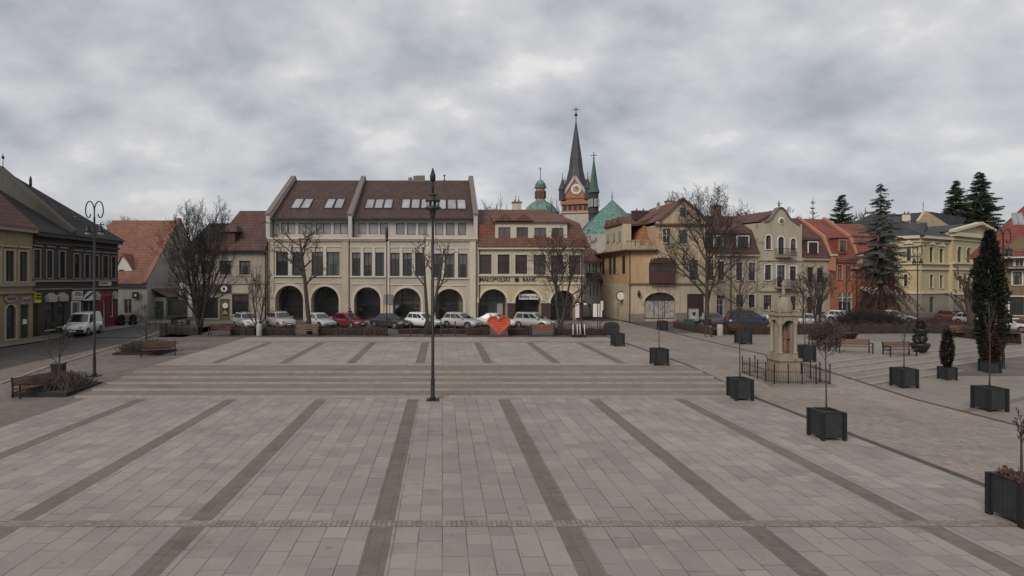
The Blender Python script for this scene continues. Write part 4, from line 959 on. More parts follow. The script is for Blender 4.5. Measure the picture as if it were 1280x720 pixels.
mb = MB(); mb.prism([(0, zt+.2), (b.u(975.5), b.z(975, 262)), (L, zt+.2)], .35, 10); mb.build('roof', RT_MA, b.root)
mb = MB(); u = b.u(975); mb.tube([(u, .15, b.z(975, 260)), (u, .15, b.z(975, 250.5))], .05, 5); mb.bar((u-.35, .15, b.z(975, 254)), (u+.45, .15, b.z(975, 254)), .06); mb.lathe([(.03, 0), (.14, .15), (.03, .35)], 8, (u, .15, b.z(975, 258))); mb.build('finial', IRON, b.root)
chimney(b, b.u(964, 3.5), 3.5, zt+.3, b.z(964, 266, 3.5), .8, .6, DBROWN)
# narrow maroon roof house
b = RB('narrow_house', 'narrow cream house with maroon mansard and one white framed dormer', 1003, 1037.5); L = b.L
wn = [(1009.5, 1016.5, 334, 353), (1021.5, 1029, 335, 353)]; gn = [(1009, 1016, 371, 394), (1021, 1028, 371, 394)]
hs = [b.rect(*w) for w in wn+gn]; wall(b, 'wall', 0, L, 0, b.z(1020, 323), 9, CR2, hs)
for h in hs: window(b, h, 0, .15, 2, 2, BRFR, GLASS, None)
rf, ze, zk, zr = mansard(b, L, 322.5, 297, 273.5, RT_MA)
cbox(b, 'cornice', CR2, (0, L, -.3, .01, ze-.3, ze-.02)); dormer(b, b.rect(1011, 1022, 303, 316.5, -.3), -.28, RT_MA, DKFR)
# orange house
ORG = plaster('orange_plaster', (.33, .135, .08), .55)
b = RB('orange_house', 'bright orange house with red mansard roof and white framed shop window', 1038, 1072); L = b.L
wn = [(1046.8, 1052.2, 331.5, 349), (1058.5, 1063.5, 332, 349.5)]; gn = [(1048, 1065, 365.5, 391)]
hs = [b.rect(*w) for w in wn+gn]; wall(b, 'wall', 0, L, 0, b.z(1055, 325), 9, ORG, hs)
for h in hs[:2]: window(b, h, 0, .15, 2, 2, BRFR, GLASS_L, plain('orange_trim', (.45, .2, .12)))
window(b, hs[2], 0, .1, 3, 2, WHITE, GLASS, None, name='shop_window', trans=.25)
rf, ze, zk, zr = mansard(b, L, 325, 297.5, 275, RT_RD)
cbox(b, 'cornice', TERRA, (0, L, -.3, .01, ze-.3, ze-.02)); dormer(b, b.rect(1049.5, 1057.5, 300.5, 314, -.3), -.28, RT_RD, BRFR, sur=plain('orange_trim', (.45, .2, .12)))
def mfw(b, u, ze, zk, zr, m):
    mb = MB(); mb.prism([(-.75, ze-1.4), (-.75, ze+.4), (-.3, ze+.55), (.75, zk+.3), (4.6, zr+.3), (8.6, zk+.3), (9.9, ze)], u, u+.35, 0, 'x')
    mb.box(u-.1, u+.45, -.95, -.3, ze+.5, ze+.72, 1); return mb.build('firewall', [m, OFFW], b.root)
mfw(b, -.35, ze, zk, zr, plaster('salmon_firewall', (.42, .2, .13), .5)); mfw(b, L-.4, ze, zk, zr, plaster('salmon_firewall', (.42, .2, .13), .5))
downpipe(b, b.u(1070), ze-.2)
b = RB('orange_corner_house', 'orange red house with shop awning half hidden by the big spruce', 1072.5, 1118); L = b.L
wn = [(1081, 1088, 334, 352), (1095, 1102, 334, 352), (1107, 1113, 335, 352)]; gn = [(1076, 1092, 371, 393), (1097, 1110, 371, 393)]
hs = [b.rect(*w) for w in wn+gn]; wall(b, 'wall', 0, L, 0, b.z(1095, 327), 9, plaster('brick_red_plaster', (.3, .1, .06), .4), hs)
for h in hs: window(b, h, 0, .15, 2, 2, DKFR, GLASS, None)
rf, ze, zk, zr = mansard(b, L, 327, 300, 281, RT_RD)
mb = MB(); z0 = b.z(1090, 365); mb.prism([(-1.6, z0-.2), (-.003, z0+.7), (-.003, z0+.5), (-1.6, z0-.35)], .3, L-.5, 0, 'x'); mb.build('awning', plain('white_awning', (.42, .4, .38)), b.root)
# ---------------------------------------------------------------- yellow public building
YL = plaster('yellow_public_plaster', (.45, .385, .24), .3); GREYP = plaster('grey_plinth', (.26, .24, .2), .5); SL = rooftile('slate_roof', (.045, .048, .055), .3, moss=.3)
YT = plain('pale_yellow_trim', (.52, .47, .36), .8)
b = Bld('yellow_hall', 'pale yellow two winged hall with grey stone ground floor, pediment and dark slate roof', 'building', 1151, 80, 1187, 84.5); L = b.L
zp = b.z(1165, 365.5); zm = b.z(1165, 333.5); ze = b.z(1165, 295)
wn = [(1161.5, 1166.5, 309, 327.5), (1174, 1179, 311, 328.5)]; fn = [(1162, 1166.5, 343.5, 359.5), (1174.5, 1178.5, 344, 360)]
hs = [b.rect(*w) for w in wn+fn]; gd = b.rect(1161.5, 1167, 371, 386); gd = (gd[0], gd[1], .05, gd[3])
wall(b, 'wall', 0, L, zp, ze, 14, YL, hs); wall(b, 'plinth_wall', -.05, L, -.3, zp-.002, 14, GREYP, [gd], y=-.05)
for h in hs[:2]: window(b, h, 0, .2, 2, 2, DKFR, GLASS, YT)
for h in hs[2:]: window(b, h, 0, .2, 2, 2, DKFR, GLASS, YT)
cbox(b, 'door', BRFR, (gd[0], gd[1], .1, .15, .05, gd[3]))
mb = MB()
for h in hs[:2]:
    m_ = (h[0]+h[1])/2; mb.prism([(h[0]-.35, h[3]+.35), (m_, h[3]+1.0), (h[1]+.35, h[3]+.35)], -.25, .01)
mb.build('window_pediment', YT, b.root)
def courses(b, L, zz, m=YT):
    cbox(b, 'cornice', m, *[(-.02, L+.02, -d, .01, z-h, z) for z, h, d in zz])
courses(b, L, ((ze, .45, .55), (ze-.8, .15, .2), (zm+.55, .2, .3), (zm-.25, .18, .22), (zp+.12, .3, .2)))
roof(b, -.6, L+.3, [(-.6, ze), (7, b.z(1160, 274, 7)), (14.5, ze)], SL, [0, 3.2, 0], [0, 0, 0])
bw = b
# left flank, faces left-front
b = Bld('yellow_hall_wing', 'pale yellow set back flank of the hall partly behind the spruce', 'building', 1119, 82, 1150.6, 80); L = b.L
wn = [(1133.5, 1138.5, 308, 326)]; fn = [(1130, 1134, 343, 358)]
hs = [b.rect(*w) for w in wn+fn]; wall(b, 'wall', 0, L-.05, zp, ze, 10, YL, hs); wall(b, 'plinth_wall', 0, L-.05, -.3, zp-.002, 10, GREYP, y=-.05)
for h in hs: window(b, h, 0, .2, 2, 2, DKFR, GLASS, YT)
h = hs[0]; m_ = (h[0]+h[1])/2; mb = MB(); mb.prism([(h[0]-.35, h[3]+.35), (m_, h[3]+1.0), (h[1]+.35, h[3]+.35)], -.25, .01); mb.build('window_pediment', YT, b.root)
courses(b, L-.05, ((ze, .45, .55), (ze-.8, .15, .2), (zm+.55, .2, .3), (zm-.25, .18, .22), (zp+.12, .3, .2)))
roof(b, -.5, L+.3, [(-.6, ze), (5, b.z(1135, 279, 5)), (10.5, ze)], SL, [0, 3, 0], [0, 0, 0])
chimney(b, b.u(1133, 8), 8, ze+2, b.z(1133, 267, 8), 1.0, .7, YT)
# pedimented wing
b = Bld('pediment_wing', 'yellow wing with triangular pediment and three tall arched windows', 'building', 1187.3, 84.0, 1247, 94); L = b.L
zp = b.z(1205, 366.5); ze = b.z(1205, 292)
aw = [(1193, 1199, 308, 329.5), (1204.5, 1210.5, 309.5, 330.5), (1216, 1222, 312, 333), (1228, 1234, 314, 335)]; fn = [(1195, 1199.5, 345, 361), (1206, 1210.5, 346, 361), (1217, 1222, 346, 361)]
hs = []
for w in aw: r = b.rect(*w); hs.append(r+((r[1]-r[0])/2,))
hs += [b.rect(*w) for w in fn]; wall(b, 'wall', 0, L, zp, ze, 20, YL, hs, y=-.3); wall(b, 'plinth_wall', 0, L, -.3, zp-.002, 20, GREYP, y=-.35)
for i, h in enumerate(hs): window(b, h, -.3, .2, 2, 2, BRFR, GLASS, YT, rise=h[4] if i < 4 else 0, name='arched_window' if i < 4 else 'window')
courses(b, L, ((ze, .6, .8), (ze-1.0, .15, .5), (zm+.75, .25, .6), (zm-.2, .2, .5), (zp+.12, .3, .5)))
zpk = b.z(1217, 282)
mb = MB(); uc = L/2; mb.prism([(0, ze), (uc, zpk+.1), (L, ze)], -.3, .4); g = mb.build('pediment', YL, b.root)
mb = MB(); mb.bar((-.5, -.5, ze+.15), (uc, -.5, zpk+.35), .9, .4); mb.bar((uc, -.5, zpk+.35), (L+.5, -.5, ze+.15), .9, .4); mb.build('pediment_coping', YT, g)
mb = MB(); mb.prism([(-.4, ze+.1), (uc, zpk+.35), (L+.4, ze+.1)], .4, 20); mb.build('roof', SL, b.root)
mb = MB(); mb.lathe([(.2, 0), (.2, .04)], 10); e = mb.build('vent', DKFR, g); e.location = (uc, -.3, ze+1.2); e.rotation_euler = (PI/2, 0, 0)
# stepped yellow firewall above slate roof
b = bw; mb = MB(); y = 9; pts = [(1147, 276), (1156, 263.5), (1184, 281.5), (1184, 289), (1151, 289)]
k = [(b.u(px, y), b.z(px, py, y)) for px, py in pts]; mb.prism(k, y-.2, y+.25); mb.build('roof_gable', YL, b.root)
mb = MB(); mb.prism([(b.u(1150, 10), b.z(1150, 283, 10)), (b.u(1156, 10), b.z(1156, 265, 10)), (b.u(1186, 12), b.z(1186, 274, 12)), (b.u(1192, 10), b.z(1192, 290, 10))], y+.25, y+9); mb.build('rear_roof', SL, b.root)
mb = MB(); u = b.u(1154, 9); mb.tube([(u, 9, b.z(1154, 264, 9)), (u, 9, b.z(1154, 252, 9))], .04, 4); mb.bar((u-.4, 9, b.z(1154, 256, 9)), (u+.4, 9, b.z(1154, 256, 9)), .05); mb.build('antenna', IRON, b.root)
# ---------------------------------------------------------------- right edge house
b = Bld('red_roof_house', 'brownish house with steep red hipped roof, skylights and balcony at the right edge', 'building', 1233, 62, 1420, 56); L = b.L
BRW = plaster('brown_yellow_plaster', (.17, .13, .08), .5); ze = b.z(1228, 322)
wn = [(1236, 1243, 337, 352), (1266, 1277, 340, 356), (1292, 1303, 340, 358), (1318, 1330, 340, 358)]; gn = [(1262, 1280, 371, 394), (1300, 1330, 371, 398)]
hs = [b.rect(*w) for w in wn+gn]; wall(b, 'wall', 0, L, -.2, ze, 6, BRW, hs)
for h in hs: window(b, h, 0, .15, 2, 2, DKFR, GLASS, OFFW)
RT_R2 = rooftile('deep_red_tiles', (.19, .05, .042), .36)
yr = 3.2; zr = b.z(1282, 256, yr); uh = b.u(1282, yr)
rf = roof(b, -.6, L, [(-.6, ze), (yr, zr+.05), (6.8, ze)], RT_R2, [0, uh+.6, 0])
cbox(b, 'gutter', OFFW, (-.6, L, -.8, -.6, ze-.15, ze+.02))
r = b.rect(1262, 1285, 312, 334); mb = MB(); y = -.1; mb.box(r[0], r[1], y, 4.5, r[2]-.2, r[3]); mb.prism([(r[0]-.4, r[3]), ((r[0]+r[1])/2, r[3]+1.5), (r[1]+.4, r[3])], y-.3, 5); dm = mb.build('dormer', BRW, b.root)
rr = b.rect(1268, 1279, 313, 333); window(b, rr, y-.02, .0, 2, 1, WHITE, GLASS, WHITE, False, name='balcony_door').parent = dm
balcony(b, r[0]-.3, r[1]+.3, b.z(1270, 334), .9, 0)
def rpt2(px, py):
    sl = (zr-ze)/(yr+.6)
    for it in range(1): pass
    y = 1.0
    for it in range(30): Yw = b.yd(px, y)[0]; z = Z_(py, Yw)-b.z0; y = y*.5+.5*((z-ze)/sl-.6)
    return b.u(px, y), y, ze+sl*(y+.6)
for px in (1269, 1275.5):
    u, y, z = rpt2(px, 274); sl = (zr-ze)/(yr+.6); mb = MB(); dy = .45
    mb.add([(u-.26, y-dy, z-dy*sl+.06), (u+.26, y-dy, z-dy*sl+.06), (u+.26, y+dy, z+dy*sl+.06), (u-.26, y+dy, z+dy*sl+.06)], [(0, 1, 2, 3)]); mb.build('skylight', GLASS_S, rf, fixn=False)
# ---------------------------------------------------------------- church
YC = 130
def cz(py, Y=YC): return Z_(py, Y)
def cx(px, Y=YC): return X_(px, Y)
church = thing('church', 'brick church with pointed slate spire, clock gable and green copper roofs behind the houses', 'church', (cx(720), YC, 0), R(-18))
BRK = brick('church_brick', (.36, .175, .11)); SPI = plain('spire_slate', (.045, .047, .06), .6, 0, .2, 1.5); CU = copper('green_copper', (.115, .215, .19)); CUD = copper('dark_copper', (.06, .11, .095))
s = YC/F; hw = 16.5*s*.92
mb = MB(); zt = cz(251); mb.box(-hw, hw, -hw, hw, 0, zt-1.2); mb.box(-hw-.4, hw+.4, -hw-.4, hw+.4, zt-1.2, zt-.4); mb.box(-hw, hw, -hw, hw, zt-.4, cz(236))
tw = mb.build('tower', BRK, church)
mb = MB(); 
for k in range(4):
    M = Matrix.Rotation(k*PI/2, 4, 'Z'); mb.box(-hw-.15, hw+.15, -hw-.25, -hw-.01, cz(268), cz(266.5), 0, M)
    mb.box(-hw-.15, hw+.15, -hw-.3, -hw-.01, cz(290), cz(268)-.0-.3, 0, M)
mb.build('stone_band', plaster('church_render', (.42, .4, .37)), church)
mb = MB()
for k in range(4):
    M = Matrix.Rotation(k*PI/2, 4, 'Z')
    for j in range(5): x = -hw+hw*2*(j+.5)/5; mb.box(x-.35, x+.35, -hw-.12, -hw+.05, cz(264), cz(254.5), 0, M)
mb.build('louvre_window', DKFR, tw)
mb = MB(); mt = MB()
for k in range(4):
    M = Matrix.Rotation(k*PI/2, 4, 'Z'); A = [M @ V(p) for p in [(-hw, -hw-.2, cz(250)), (hw, -hw-.2, cz(250)), (0, -hw-.2, cz(224.5)), (-hw, 0, cz(250)), (hw, 0, cz(250)), (0, 0, cz(224.5))]]
    mb.add(A, [(0, 1, 2), (3, 5, 4), (0, 2, 5, 3), (1, 4, 5, 2)])
    for sx in (-1, 1): a = M @ V((sx*(hw+.2), -hw-.25, cz(249))); c = M @ V((0, -hw-.25, cz(223.5))); mt.bar(a, c, .5, .6)
mb.build('clock_gable', BRK, tw); mt.build('gable_trim', plaster('church_render', (.42, .4, .37)), tw)
for k in (0, 1):
    M = Matrix.Rotation(k*PI/2 if k == 0 else -PI/2, 4, 'Z')
    mb = MB(); mb.lathe([(1.15, 0), (1.15, .2)], 20, mi=1); mb.lathe([(.75, .2), (.75, .24)], 20, mi=0); mb.box(-.06, .06, 0, .62, .25, .3, 2); mb.box(0, .45, -.06, .06, .25, .3, 2)
    c = mb.build('clock', [plain('clock_face', (.32, .26, .2)), WHITE, DKFR], tw); c.location = M @ V((.3, -hw-.2, cz(239))); c.rotation_euler = (PI/2, 0, 0 if k == 0 else -PI/2)
n = 8
mb = MB(); mb.lathe([(hw*1.12, cz(240)), (hw*.92, cz(232)), (hw*.6, cz(212)), (hw*.5, cz(198)), (.28, cz(158)), (.12, cz(152))], 8, rot=PI/8, smooth=False)
mb.build('spire', SPI, church)
mb = MB(); mb.tube([(0, 0, cz(158)), (0, 0, cz(134))], .1, 6)
mb.lathe([(.02, 0), (.35, .3), (.35, .6), (.02, .9)], 8, (0, 0, cz(146))); mb.box(-.75, .75, -.07, .07, cz(137)-.08, cz(137)+.08); mb.build('spire_cross', IRON, church)
mb = MB()
for sx in (-1, 1):
    for sy in (-1, 1):
        mb.lathe([(.8, cz(252)), (.8, cz(240)), (.95, cz(239)), (.1, cz(226)), (.05, cz(218))], 8, (sx*hw, sy*hw, 0), smooth=False)
mb.build('corner_pinnacle', SPI, church)
Mi = Matrix.Rotation(R(18), 4, 'Z')
def cl(px, Y):   # church local
    return Mi @ V((cx(px, Y)-cx(720), Y-YC, 0))
# slim copper turret
Y2 = 118; c = cl(742.3, Y2); k = Y2/F
mb = MB(); mb.lathe([(6.2*k, 0), (6.2*k, Z_(268, Y2)), (6.8*k, Z_(267, Y2)), (5.6*k, Z_(262, Y2)), (5.6*k, Z_(243, Y2)), (6.8*k, Z_(241, Y2))], 8, c, smooth=False); t1 = mb.build('turret', plain('dark_turret', (.03, .035, .045)), church)
mb = MB(); mb.lathe([(7.2*k, Z_(241, Y2)), (5.2*k, Z_(234, Y2)), (3.4*k, Z_(220, Y2)), (.5*k, Z_(198, Y2)), (.3*k, Z_(190, Y2))], 8, c, smooth=False); mb.build('turret_spire', CUD, t1)
mb = MB(); mb.tube([c+V((0, 0, Z_(199, Y2))), c+V((0, 0, Z_(190, Y2)))], .09, 5); mb.box(c.x-.6, c.x+.6, c.y-.06, c.y+.06, Z_(194.6, Y2), Z_(193.8, Y2)); mb.lathe([(.02, 0), (.25, .2), (.02, .5)], 6, c+V((0, 0, Z_(199, Y2)))); mb.build('turret_cross', IRON, t1)
mb = MB()
for q in range(8): a = PI/8+q*PI/4; mb.box(c.x+5.5*k*math.cos(a)-.25, c.x+5.5*k*math.cos(a)+.25, c.y+5.5*k*math.sin(a)-.25, c.y+5.5*k*math.sin(a)+.25, Z_(259, Y2), Z_(249, Y2))
mb.build('turret_opening', plain('pale_opening', (.25, .27, .3)), t1)
# nave with pyramidal green roof
Yn = 112
def W(px, py, Y): p = P(px, py, Y); return Mi @ (V((p.x-cx(720), p.y-YC, p.z)))
base = [W(725, 292.5, Yn-6), W(791, 293, Yn-6), W(812, 293, Yn+18), W(735, 293, Yn+22)]; ap = W(765, 249, Yn+6); ap2 = W(738, 268, Yn+14)
mb = MB(); mb.add(base+[ap, W(729, 291, Yn+16)], [(0, 1, 4), (1, 2, 4), (2, 3, 4), (3, 0, 4)])
mb.build('nave_roof', CU, church)
mb = MB(); mb.add([W(722, 291.5, Yn-5), W(744, 269, Yn+8), W(764, 251, Yn+6), W(745, 292, Yn-5)], [(0, 1, 2, 3)]); 
mb.add([W(775, 266, Yn+10), W(840, 269, Yn+10), W(840, 290, Yn), W(775, 290, Yn)], [(0, 1, 2, 3)]); mb.build('nave_roof', CUD, church)
mb = MB(); lo = [V((p.x*.98, p.y, 0)) for p in base]
mb.add(base+lo, [(0, 1, 5, 4), (1, 2, 6, 5), (2, 3, 7, 6), (3, 0, 4, 7)]); mb.build('nave_wall', plaster('church_render', (.42, .4, .37)), church)
mb = MB(); mb.tube([ap, ap+V((0, 0, 1.7))], [.12, .03], 5); mb.build('nave_finial', IRON, church)
# dome with lantern
Y3 = 105; c = cl(675.5, Y3); k = Y3/F
mb = MB(); mb.lathe([(22*k, 0), (22*k, Z_(270, Y3))], 24, c); dm = mb.build('chapel_drum', plaster('church_render', (.42, .4, .37)), church)
mb = MB(); mb.lathe([(24*k, Z_(270, Y3)), (22*k, Z_(266, Y3)), (17*k, Z_(258.5, Y3)), (11*k, Z_(253.5, Y3)), (7*k, Z_(252, Y3))], 12, c, smooth=False); mb.build('dome_roof', CU, dm)
mb = MB(); mb.lathe([(7*k, Z_(252.5, Y3)), (7*k, Z_(251, Y3)), (5.6*k, Z_(250, Y3)), (5.6*k, Z_(236, Y3)), (7.8*k, Z_(235, Y3)), (7.8*k, Z_(234, Y3))], 8, c, smooth=False); ln = mb.build('lantern', plain('lantern_render', (.24, .2, .18)), dm)
mb = MB()
for q in range(8): a = q*PI/4; mb.box(c.x+5.4*k*math.cos(a)-.22, c.x+5.4*k*math.cos(a)+.22, c.y+5.4*k*math.sin(a)-.22, c.y+5.4*k*math.sin(a)+.22, Z_(248, Y3), Z_(239, Y3))
mb.build('lantern_opening', plain('redbrown_opening', (.1, .045, .035)), ln)
mb = MB(); mb.lathe([(7.2*k, Z_(234, Y3)), (6*k, Z_(229.5, Y3)), (3.2*k, Z_(226, Y3)), (.6*k, Z_(224.5, Y3)), (.5*k, Z_(217, Y3))], 14, c); mb.build('lantern_cap', CU, ln)
mb = MB(); mb.tube([c+V((0, 0, Z_(219, Y3))), c+V((0, 0, Z_(209, Y3)))], .06, 5); mb.box(c.x-.35, c.x+.35, c.y-.05, c.y+.05, Z_(211.5, Y3), Z_(211, Y3)); mb.build('dome_cross', IRON, ln)
# ================================================================== TREES
def grow(rng, p, d, L, r, lvl, maxl, out, prm):
    nseg = (7, 5, 4, 3, 3)[min(lvl, 4)]; pts = [(p.copy(), r)]; kids = []
    wob = prm['wob']*(.2 if lvl == 0 else 1+.3*lvl); up = prm['up'][min(lvl, len(prm['up'])-1)]
    for i in range(nseg):
        d = (d+V((rng.gauss(0, wob), rng.gauss(0, wob), rng.gauss(0, wob*.6)))+V((0, 0, up))).normalized()
        p = p+d*(L/nseg); f = (i+1)/nseg; rr = max(r*(1-.62*f), prm['rmin']); pts.append((p.copy(), rr))
        kids.append((p.copy(), d.copy(), rr, f))
    out.append((lvl, pts))
    if lvl >= maxl: return
    n = prm['n'][min(lvl, len(prm['n'])-1)]; st = prm['start'] if lvl == 0 else .22
    phase = rng.random()*6.28
    for k in range(n):
        f = st+(1-st)*(k+rng.random()*.8)/n; f = min(f, .999); idx = min(int(f*nseg), nseg-1)
        a = pts[idx]; c = pts[idx+1]; t = f*nseg-idx; q = a[0].lerp(c[0], t); rr = a[1]+(c[1]-a[1])*t; dd = (c[0]-a[0]).normalized()
        az = phase+k*2.4+rng.gauss(0, .35); ax = dd.orthogonal().normalized(); ax.rotate(Matrix.Rotation(az, 3, dd))
        ang = R(prm['ang'][min(lvl, len(prm['ang'])-1)]+rng.gauss(0, 8))
        nd = (dd*math.cos(ang)+ax*math.sin(ang)).normalized()
        ll = L*prm['len'][min(lvl, len(prm['len'])-1)]*(1.15-.55*f)*rng.uniform(.75, 1.2)
        grow(rng, q, nd, ll, rr*rng.uniform(.5, .72), lvl+1, maxl, out, prm)
def bare_tree(name, label, base, height, width, seed, maxl=4, n=(8, 6, 6, 5), ang=(38, 42, 42, 45), ln=(.62, .55, .5, .5), r0=.2, start=.28, wob=.09, up=(.03, .09, .06, .04), bark=None, rmin=.013, group='bare winter trees', lean=(0, 0), depth=None, multi=None, tsplit=1, cat='tree'):
    rng = random.Random(seed); out = []
    prm = dict(n=n, ang=ang, len=ln, start=start, wob=wob, up=up, rmin=rmin)
    stems = multi or [V((lean[0], lean[1], 1))]
    for s in stems: grow(rng, V((0, 0, 0)), V(s).normalized(), height*.8, r0, 0, maxl, out, prm)
    allp = [p for _, pts in out for p, _ in pts]
    zmax = max(p.z for p in allp); xs = [p.x for p in allp]; ys = [p.y for p in allp]
    sx_ = sorted(xs); sy_ = sorted(ys); q_ = len(sx_); kz = height/zmax; kx = width*.66/max(sx_[int(q_*.95)]-sx_[int(q_*.05)], .01); ky = (depth or width)*.66/max(sy_[int(q_*.95)]-sy_[int(q_*.05)], .01)
    rt = thing(name, label, cat, base, 0, group); tr = MB(); cr = MB()
    for lvl, pts in out:
        q = [V((p.x*kx, p.y*ky, p.z*kz)) for p, _ in pts]; rs = [r for _, r in pts]
        if lvl < tsplit:
            if lvl == 0: rs = [rs[0]*1.25]+rs[1:]; q[0].z = -.05
            tr.tube(q, rs, 8 if lvl == 0 else 6)
        else: cr.tube(q, rs, 5 if lvl < 2 else 3, cap=False)
    tr.build('trunk', bark or BARK, rt, fixn=False); cr.build('crown', bark or BARK, rt, fixn=False); return rt
def T(px, pybase, Y=None):
    if Y: return V((X_(px, Y), Y, hz(X_(px, Y), Y) if Y < 47 else .4))
    return G(px, pybase)
def tree_px(name, label, px, Y, ytop, x0, x1, seed, **k):
    b = T(px, 0, Y); h = Z_(ytop, Y)-b.z; w = (x1-x0)*Y/F; b.x = X_(px, Y)
    return bare_tree(name, label, b, h, w, seed, **k)
tree_px('bare_tree', 'largest bare tree at left, many upright stems in front of the white gable', 250, 53, 241, 201, 303, 3, maxl=4, n=(9, 7, 6, 4), ang=(30, 34, 36, 40), r0=.17, start=.12, rmin=.009,
        multi=[(-.35, 0, 1), (.05, .1, 1), (.3, -.1, 1), (-.1, -.2, 1)], up=(.05, .12, .1, .06))
tree_px('bare_tree', 'small leaning bare tree beside the white parked car in front of the shop house', 322, 50, 330, 296, 345, 11, maxl=3, n=(7, 6, 5), r0=.09, start=.15, multi=[(-.25, 0, 1), (.5, 0, 1)], rmin=.012, up=(.02, .05, .03))
tree_px('bare_tree', 'pollarded bare tree with one thick straight trunk and few curving limbs before the two arches', 387, 50.2, 268, 350, 437, 5, maxl=3, n=(9, 6, 4), ang=(62, 40, 40), ln=(.42, .5, .45), r0=.23, start=.5, wob=.13, up=(.02, .2, .1), rmin=.022)
tree_px('bare_tree', 'bare tree with two dark crooked stems right behind the tall lamp mast', 536, 50, 285, 502, 572, 8, maxl=3, n=(5, 5, 4), ang=(40, 45, 40), ln=(.4, .5, .4), r0=.19, start=.45, wob=.12, multi=[(-.12, 0, 1), (.22, .05, 1)], up=(.05, .12, .1), rmin=.02)
tree_px('bare_tree', 'wide vase shaped bare tree in front of the bank', 700, 49.5, 283, 640, 748, 14, maxl=4, n=(6, 7, 5, 4), ang=(36, 36, 38, 40), ln=(.85, .55, .5, .5), r0=.15, start=.22, rmin=.014, multi=[(-.1, 0, 1), (.15, 0, 1)], up=(.05, .1, .08, .04))
tree_px('bare_tree', 'tallest dense bare tree standing before the curved gable of the corner house', 884, 55, 226, 830, 962, 21, maxl=4, n=(15, 9, 7, 5), ang=(46, 38, 40, 44), ln=(.62, .55, .5, .5), r0=.22, start=.2, rmin=.0105, up=(.03, .12, .08, .05))
tree_px('bare_tree', 'smaller spreading bare tree with sweeping low limbs behind the navy car', 921, 50, 322, 884, 990, 23, maxl=3, n=(7, 6, 5), ang=(52, 40, 40), ln=(.75, .55, .5), r0=.13, start=.3, rmin=.013, up=(.02, .12, .05))
tree_px('bare_tree', 'bare tree with fan shaped crown in front of the narrow cream house', 1022, 53, 325, 983, 1049, 29, maxl=4, n=(6, 6, 5, 4), ang=(34, 34, 38, 40), ln=(.8, .55, .5, .5), r0=.12, start=.25, rmin=.012, multi=[(-.2, 0, 1), (.2, 0, 1)])
tree_px('bare_tree', 'slim small bare tree just right of the stone shrine dome', 1004, 54, 345, 992, 1018, 31, maxl=3, n=(7, 5, 4), r0=.07, start=.25, rmin=.01)
tree_px('pollarded_tree', 'knobbly brown pollarded tree in front of the yellow hall', 1214, 58, 330, 1193, 1238, 37, maxl=3, n=(6, 5, 4), ang=(35, 30, 30), ln=(.7, .4, .4), r0=.28, start=.15, wob=.16, rmin=.03, bark=BARKB, multi=[(-.25, 0, 1), (.1, 0, 1), (.3, 0, 1)])
tree_px('bare_tree', 'faint bare tree rising behind the bank roof beside the white chimney', 613, 95, 241, 596, 634, 41, maxl=3, n=(9, 7, 5), r0=.25, start=.5, rmin=.03)
tree_px('bare_tree', 'faint bare tree between the green dome and the brick tower', 694, 95, 247, 683, 706, 43, maxl=3, n=(9, 7, 5), r0=.2, start=.5, rmin=.03)
tree_px('bare_tree', 'bare broadleaf top showing behind the red roofs right of the spruce tip', 1070, 95, 258, 1058, 1085, 45, maxl=3, n=(9, 7, 5), r0=.2, start=.5, rmin=.035)
tree_px('bare_tree', 'thin bare tree squeezed between the two far spruces', 1209, 112, 236, 1200, 1220, 46, maxl=3, n=(9, 6, 4), r0=.2, start=.4, rmin=.03)
# conifers
def spruce(name, label, base, h, w, seed, col, dens=1.0, droop=.35, bare=.06, group='spruces', ragged=.25, sparse=1.0, bark=None, narrow=1.0, blade=1.0, sat=1.0):
    rng = random.Random(seed); rt = thing(name, label, 'tree', base, 0, group); tr = MB(); cr = MB()
    tr.tube([(0, 0, -.1), (rng.gauss(0, .05), 0, h*.5), (0, 0, h)], [h*.016+.05, h*.01+.02, .02], 7)
    nw = int(h*2.3*dens)
    for i in range(nw):
        f = bare+(1-bare)*(i/nw)**.95; z = h*f; Rr = w/2*(min(1, (1-f)*sat)**(.9*narrow))*(.75+.25*min(1, f*4))*(rng.uniform(1-ragged, 1.05))+.12
        nb = max(4, int((7+rng.randint(-1, 2))*sparse))
        for k in range(nb):
            az = 2*PI*(k+rng.random()*.7)/nb+i*1.3; z = h*f+rng.uniform(-.3, .3); L = Rr*rng.uniform(.55, 1.15); dr = droop*rng.uniform(.5, 1.3)
            q = []; ns = 5
            for s in range(ns+1):
                t = s/ns; q.append(V((math.cos(az)*L*t, math.sin(az)*L*t, z-dr*L*(t**1.2)*.8+.22*L*t*t*(1 if f > .25 else .4))))
            tr.tube(q, [.035*(1-.7*s/ns)+.004 for s in range(ns+1)], 3, cap=False)
            m = max(5, int(L*13*dens))
            side = V((-math.sin(az), math.cos(az), 0))
            for j in range(m):
                t = .12+.9*(j+rng.random())/m; t = min(t, 1); ii = min(int(t*ns), ns-1); tt = t*ns-ii; c = q[ii].lerp(q[ii+1], tt); dd = (q[ii+1]-q[ii]).normalized()
                sl = (.22+.2*L*(1-t)*.6)*blade*rng.uniform(.7, 1.2)
                for sg in (-1, 1):
                    e = c+dd*sl*.75+side*sg*sl*rng.uniform(.55, 1)+V((0, 0, -sl*rng.uniform(.15, .6)))
                    wv = V((rng.gauss(0, 1), rng.gauss(0, 1), rng.gauss(0, 1))).normalized()*.055*blade
                    cr.add([c-wv, c+wv+dd*.05, e], [(0, 1, 2)]); cr.add([c, c+V((0, 0, -.07))+dd*.12, e+V((0, 0, -sl*.5))], [(0, 1, 2)])
    tr.build('trunk', bark or BARK, rt, fixn=False); cr.build('crown', col, rt, fixn=False); return rt
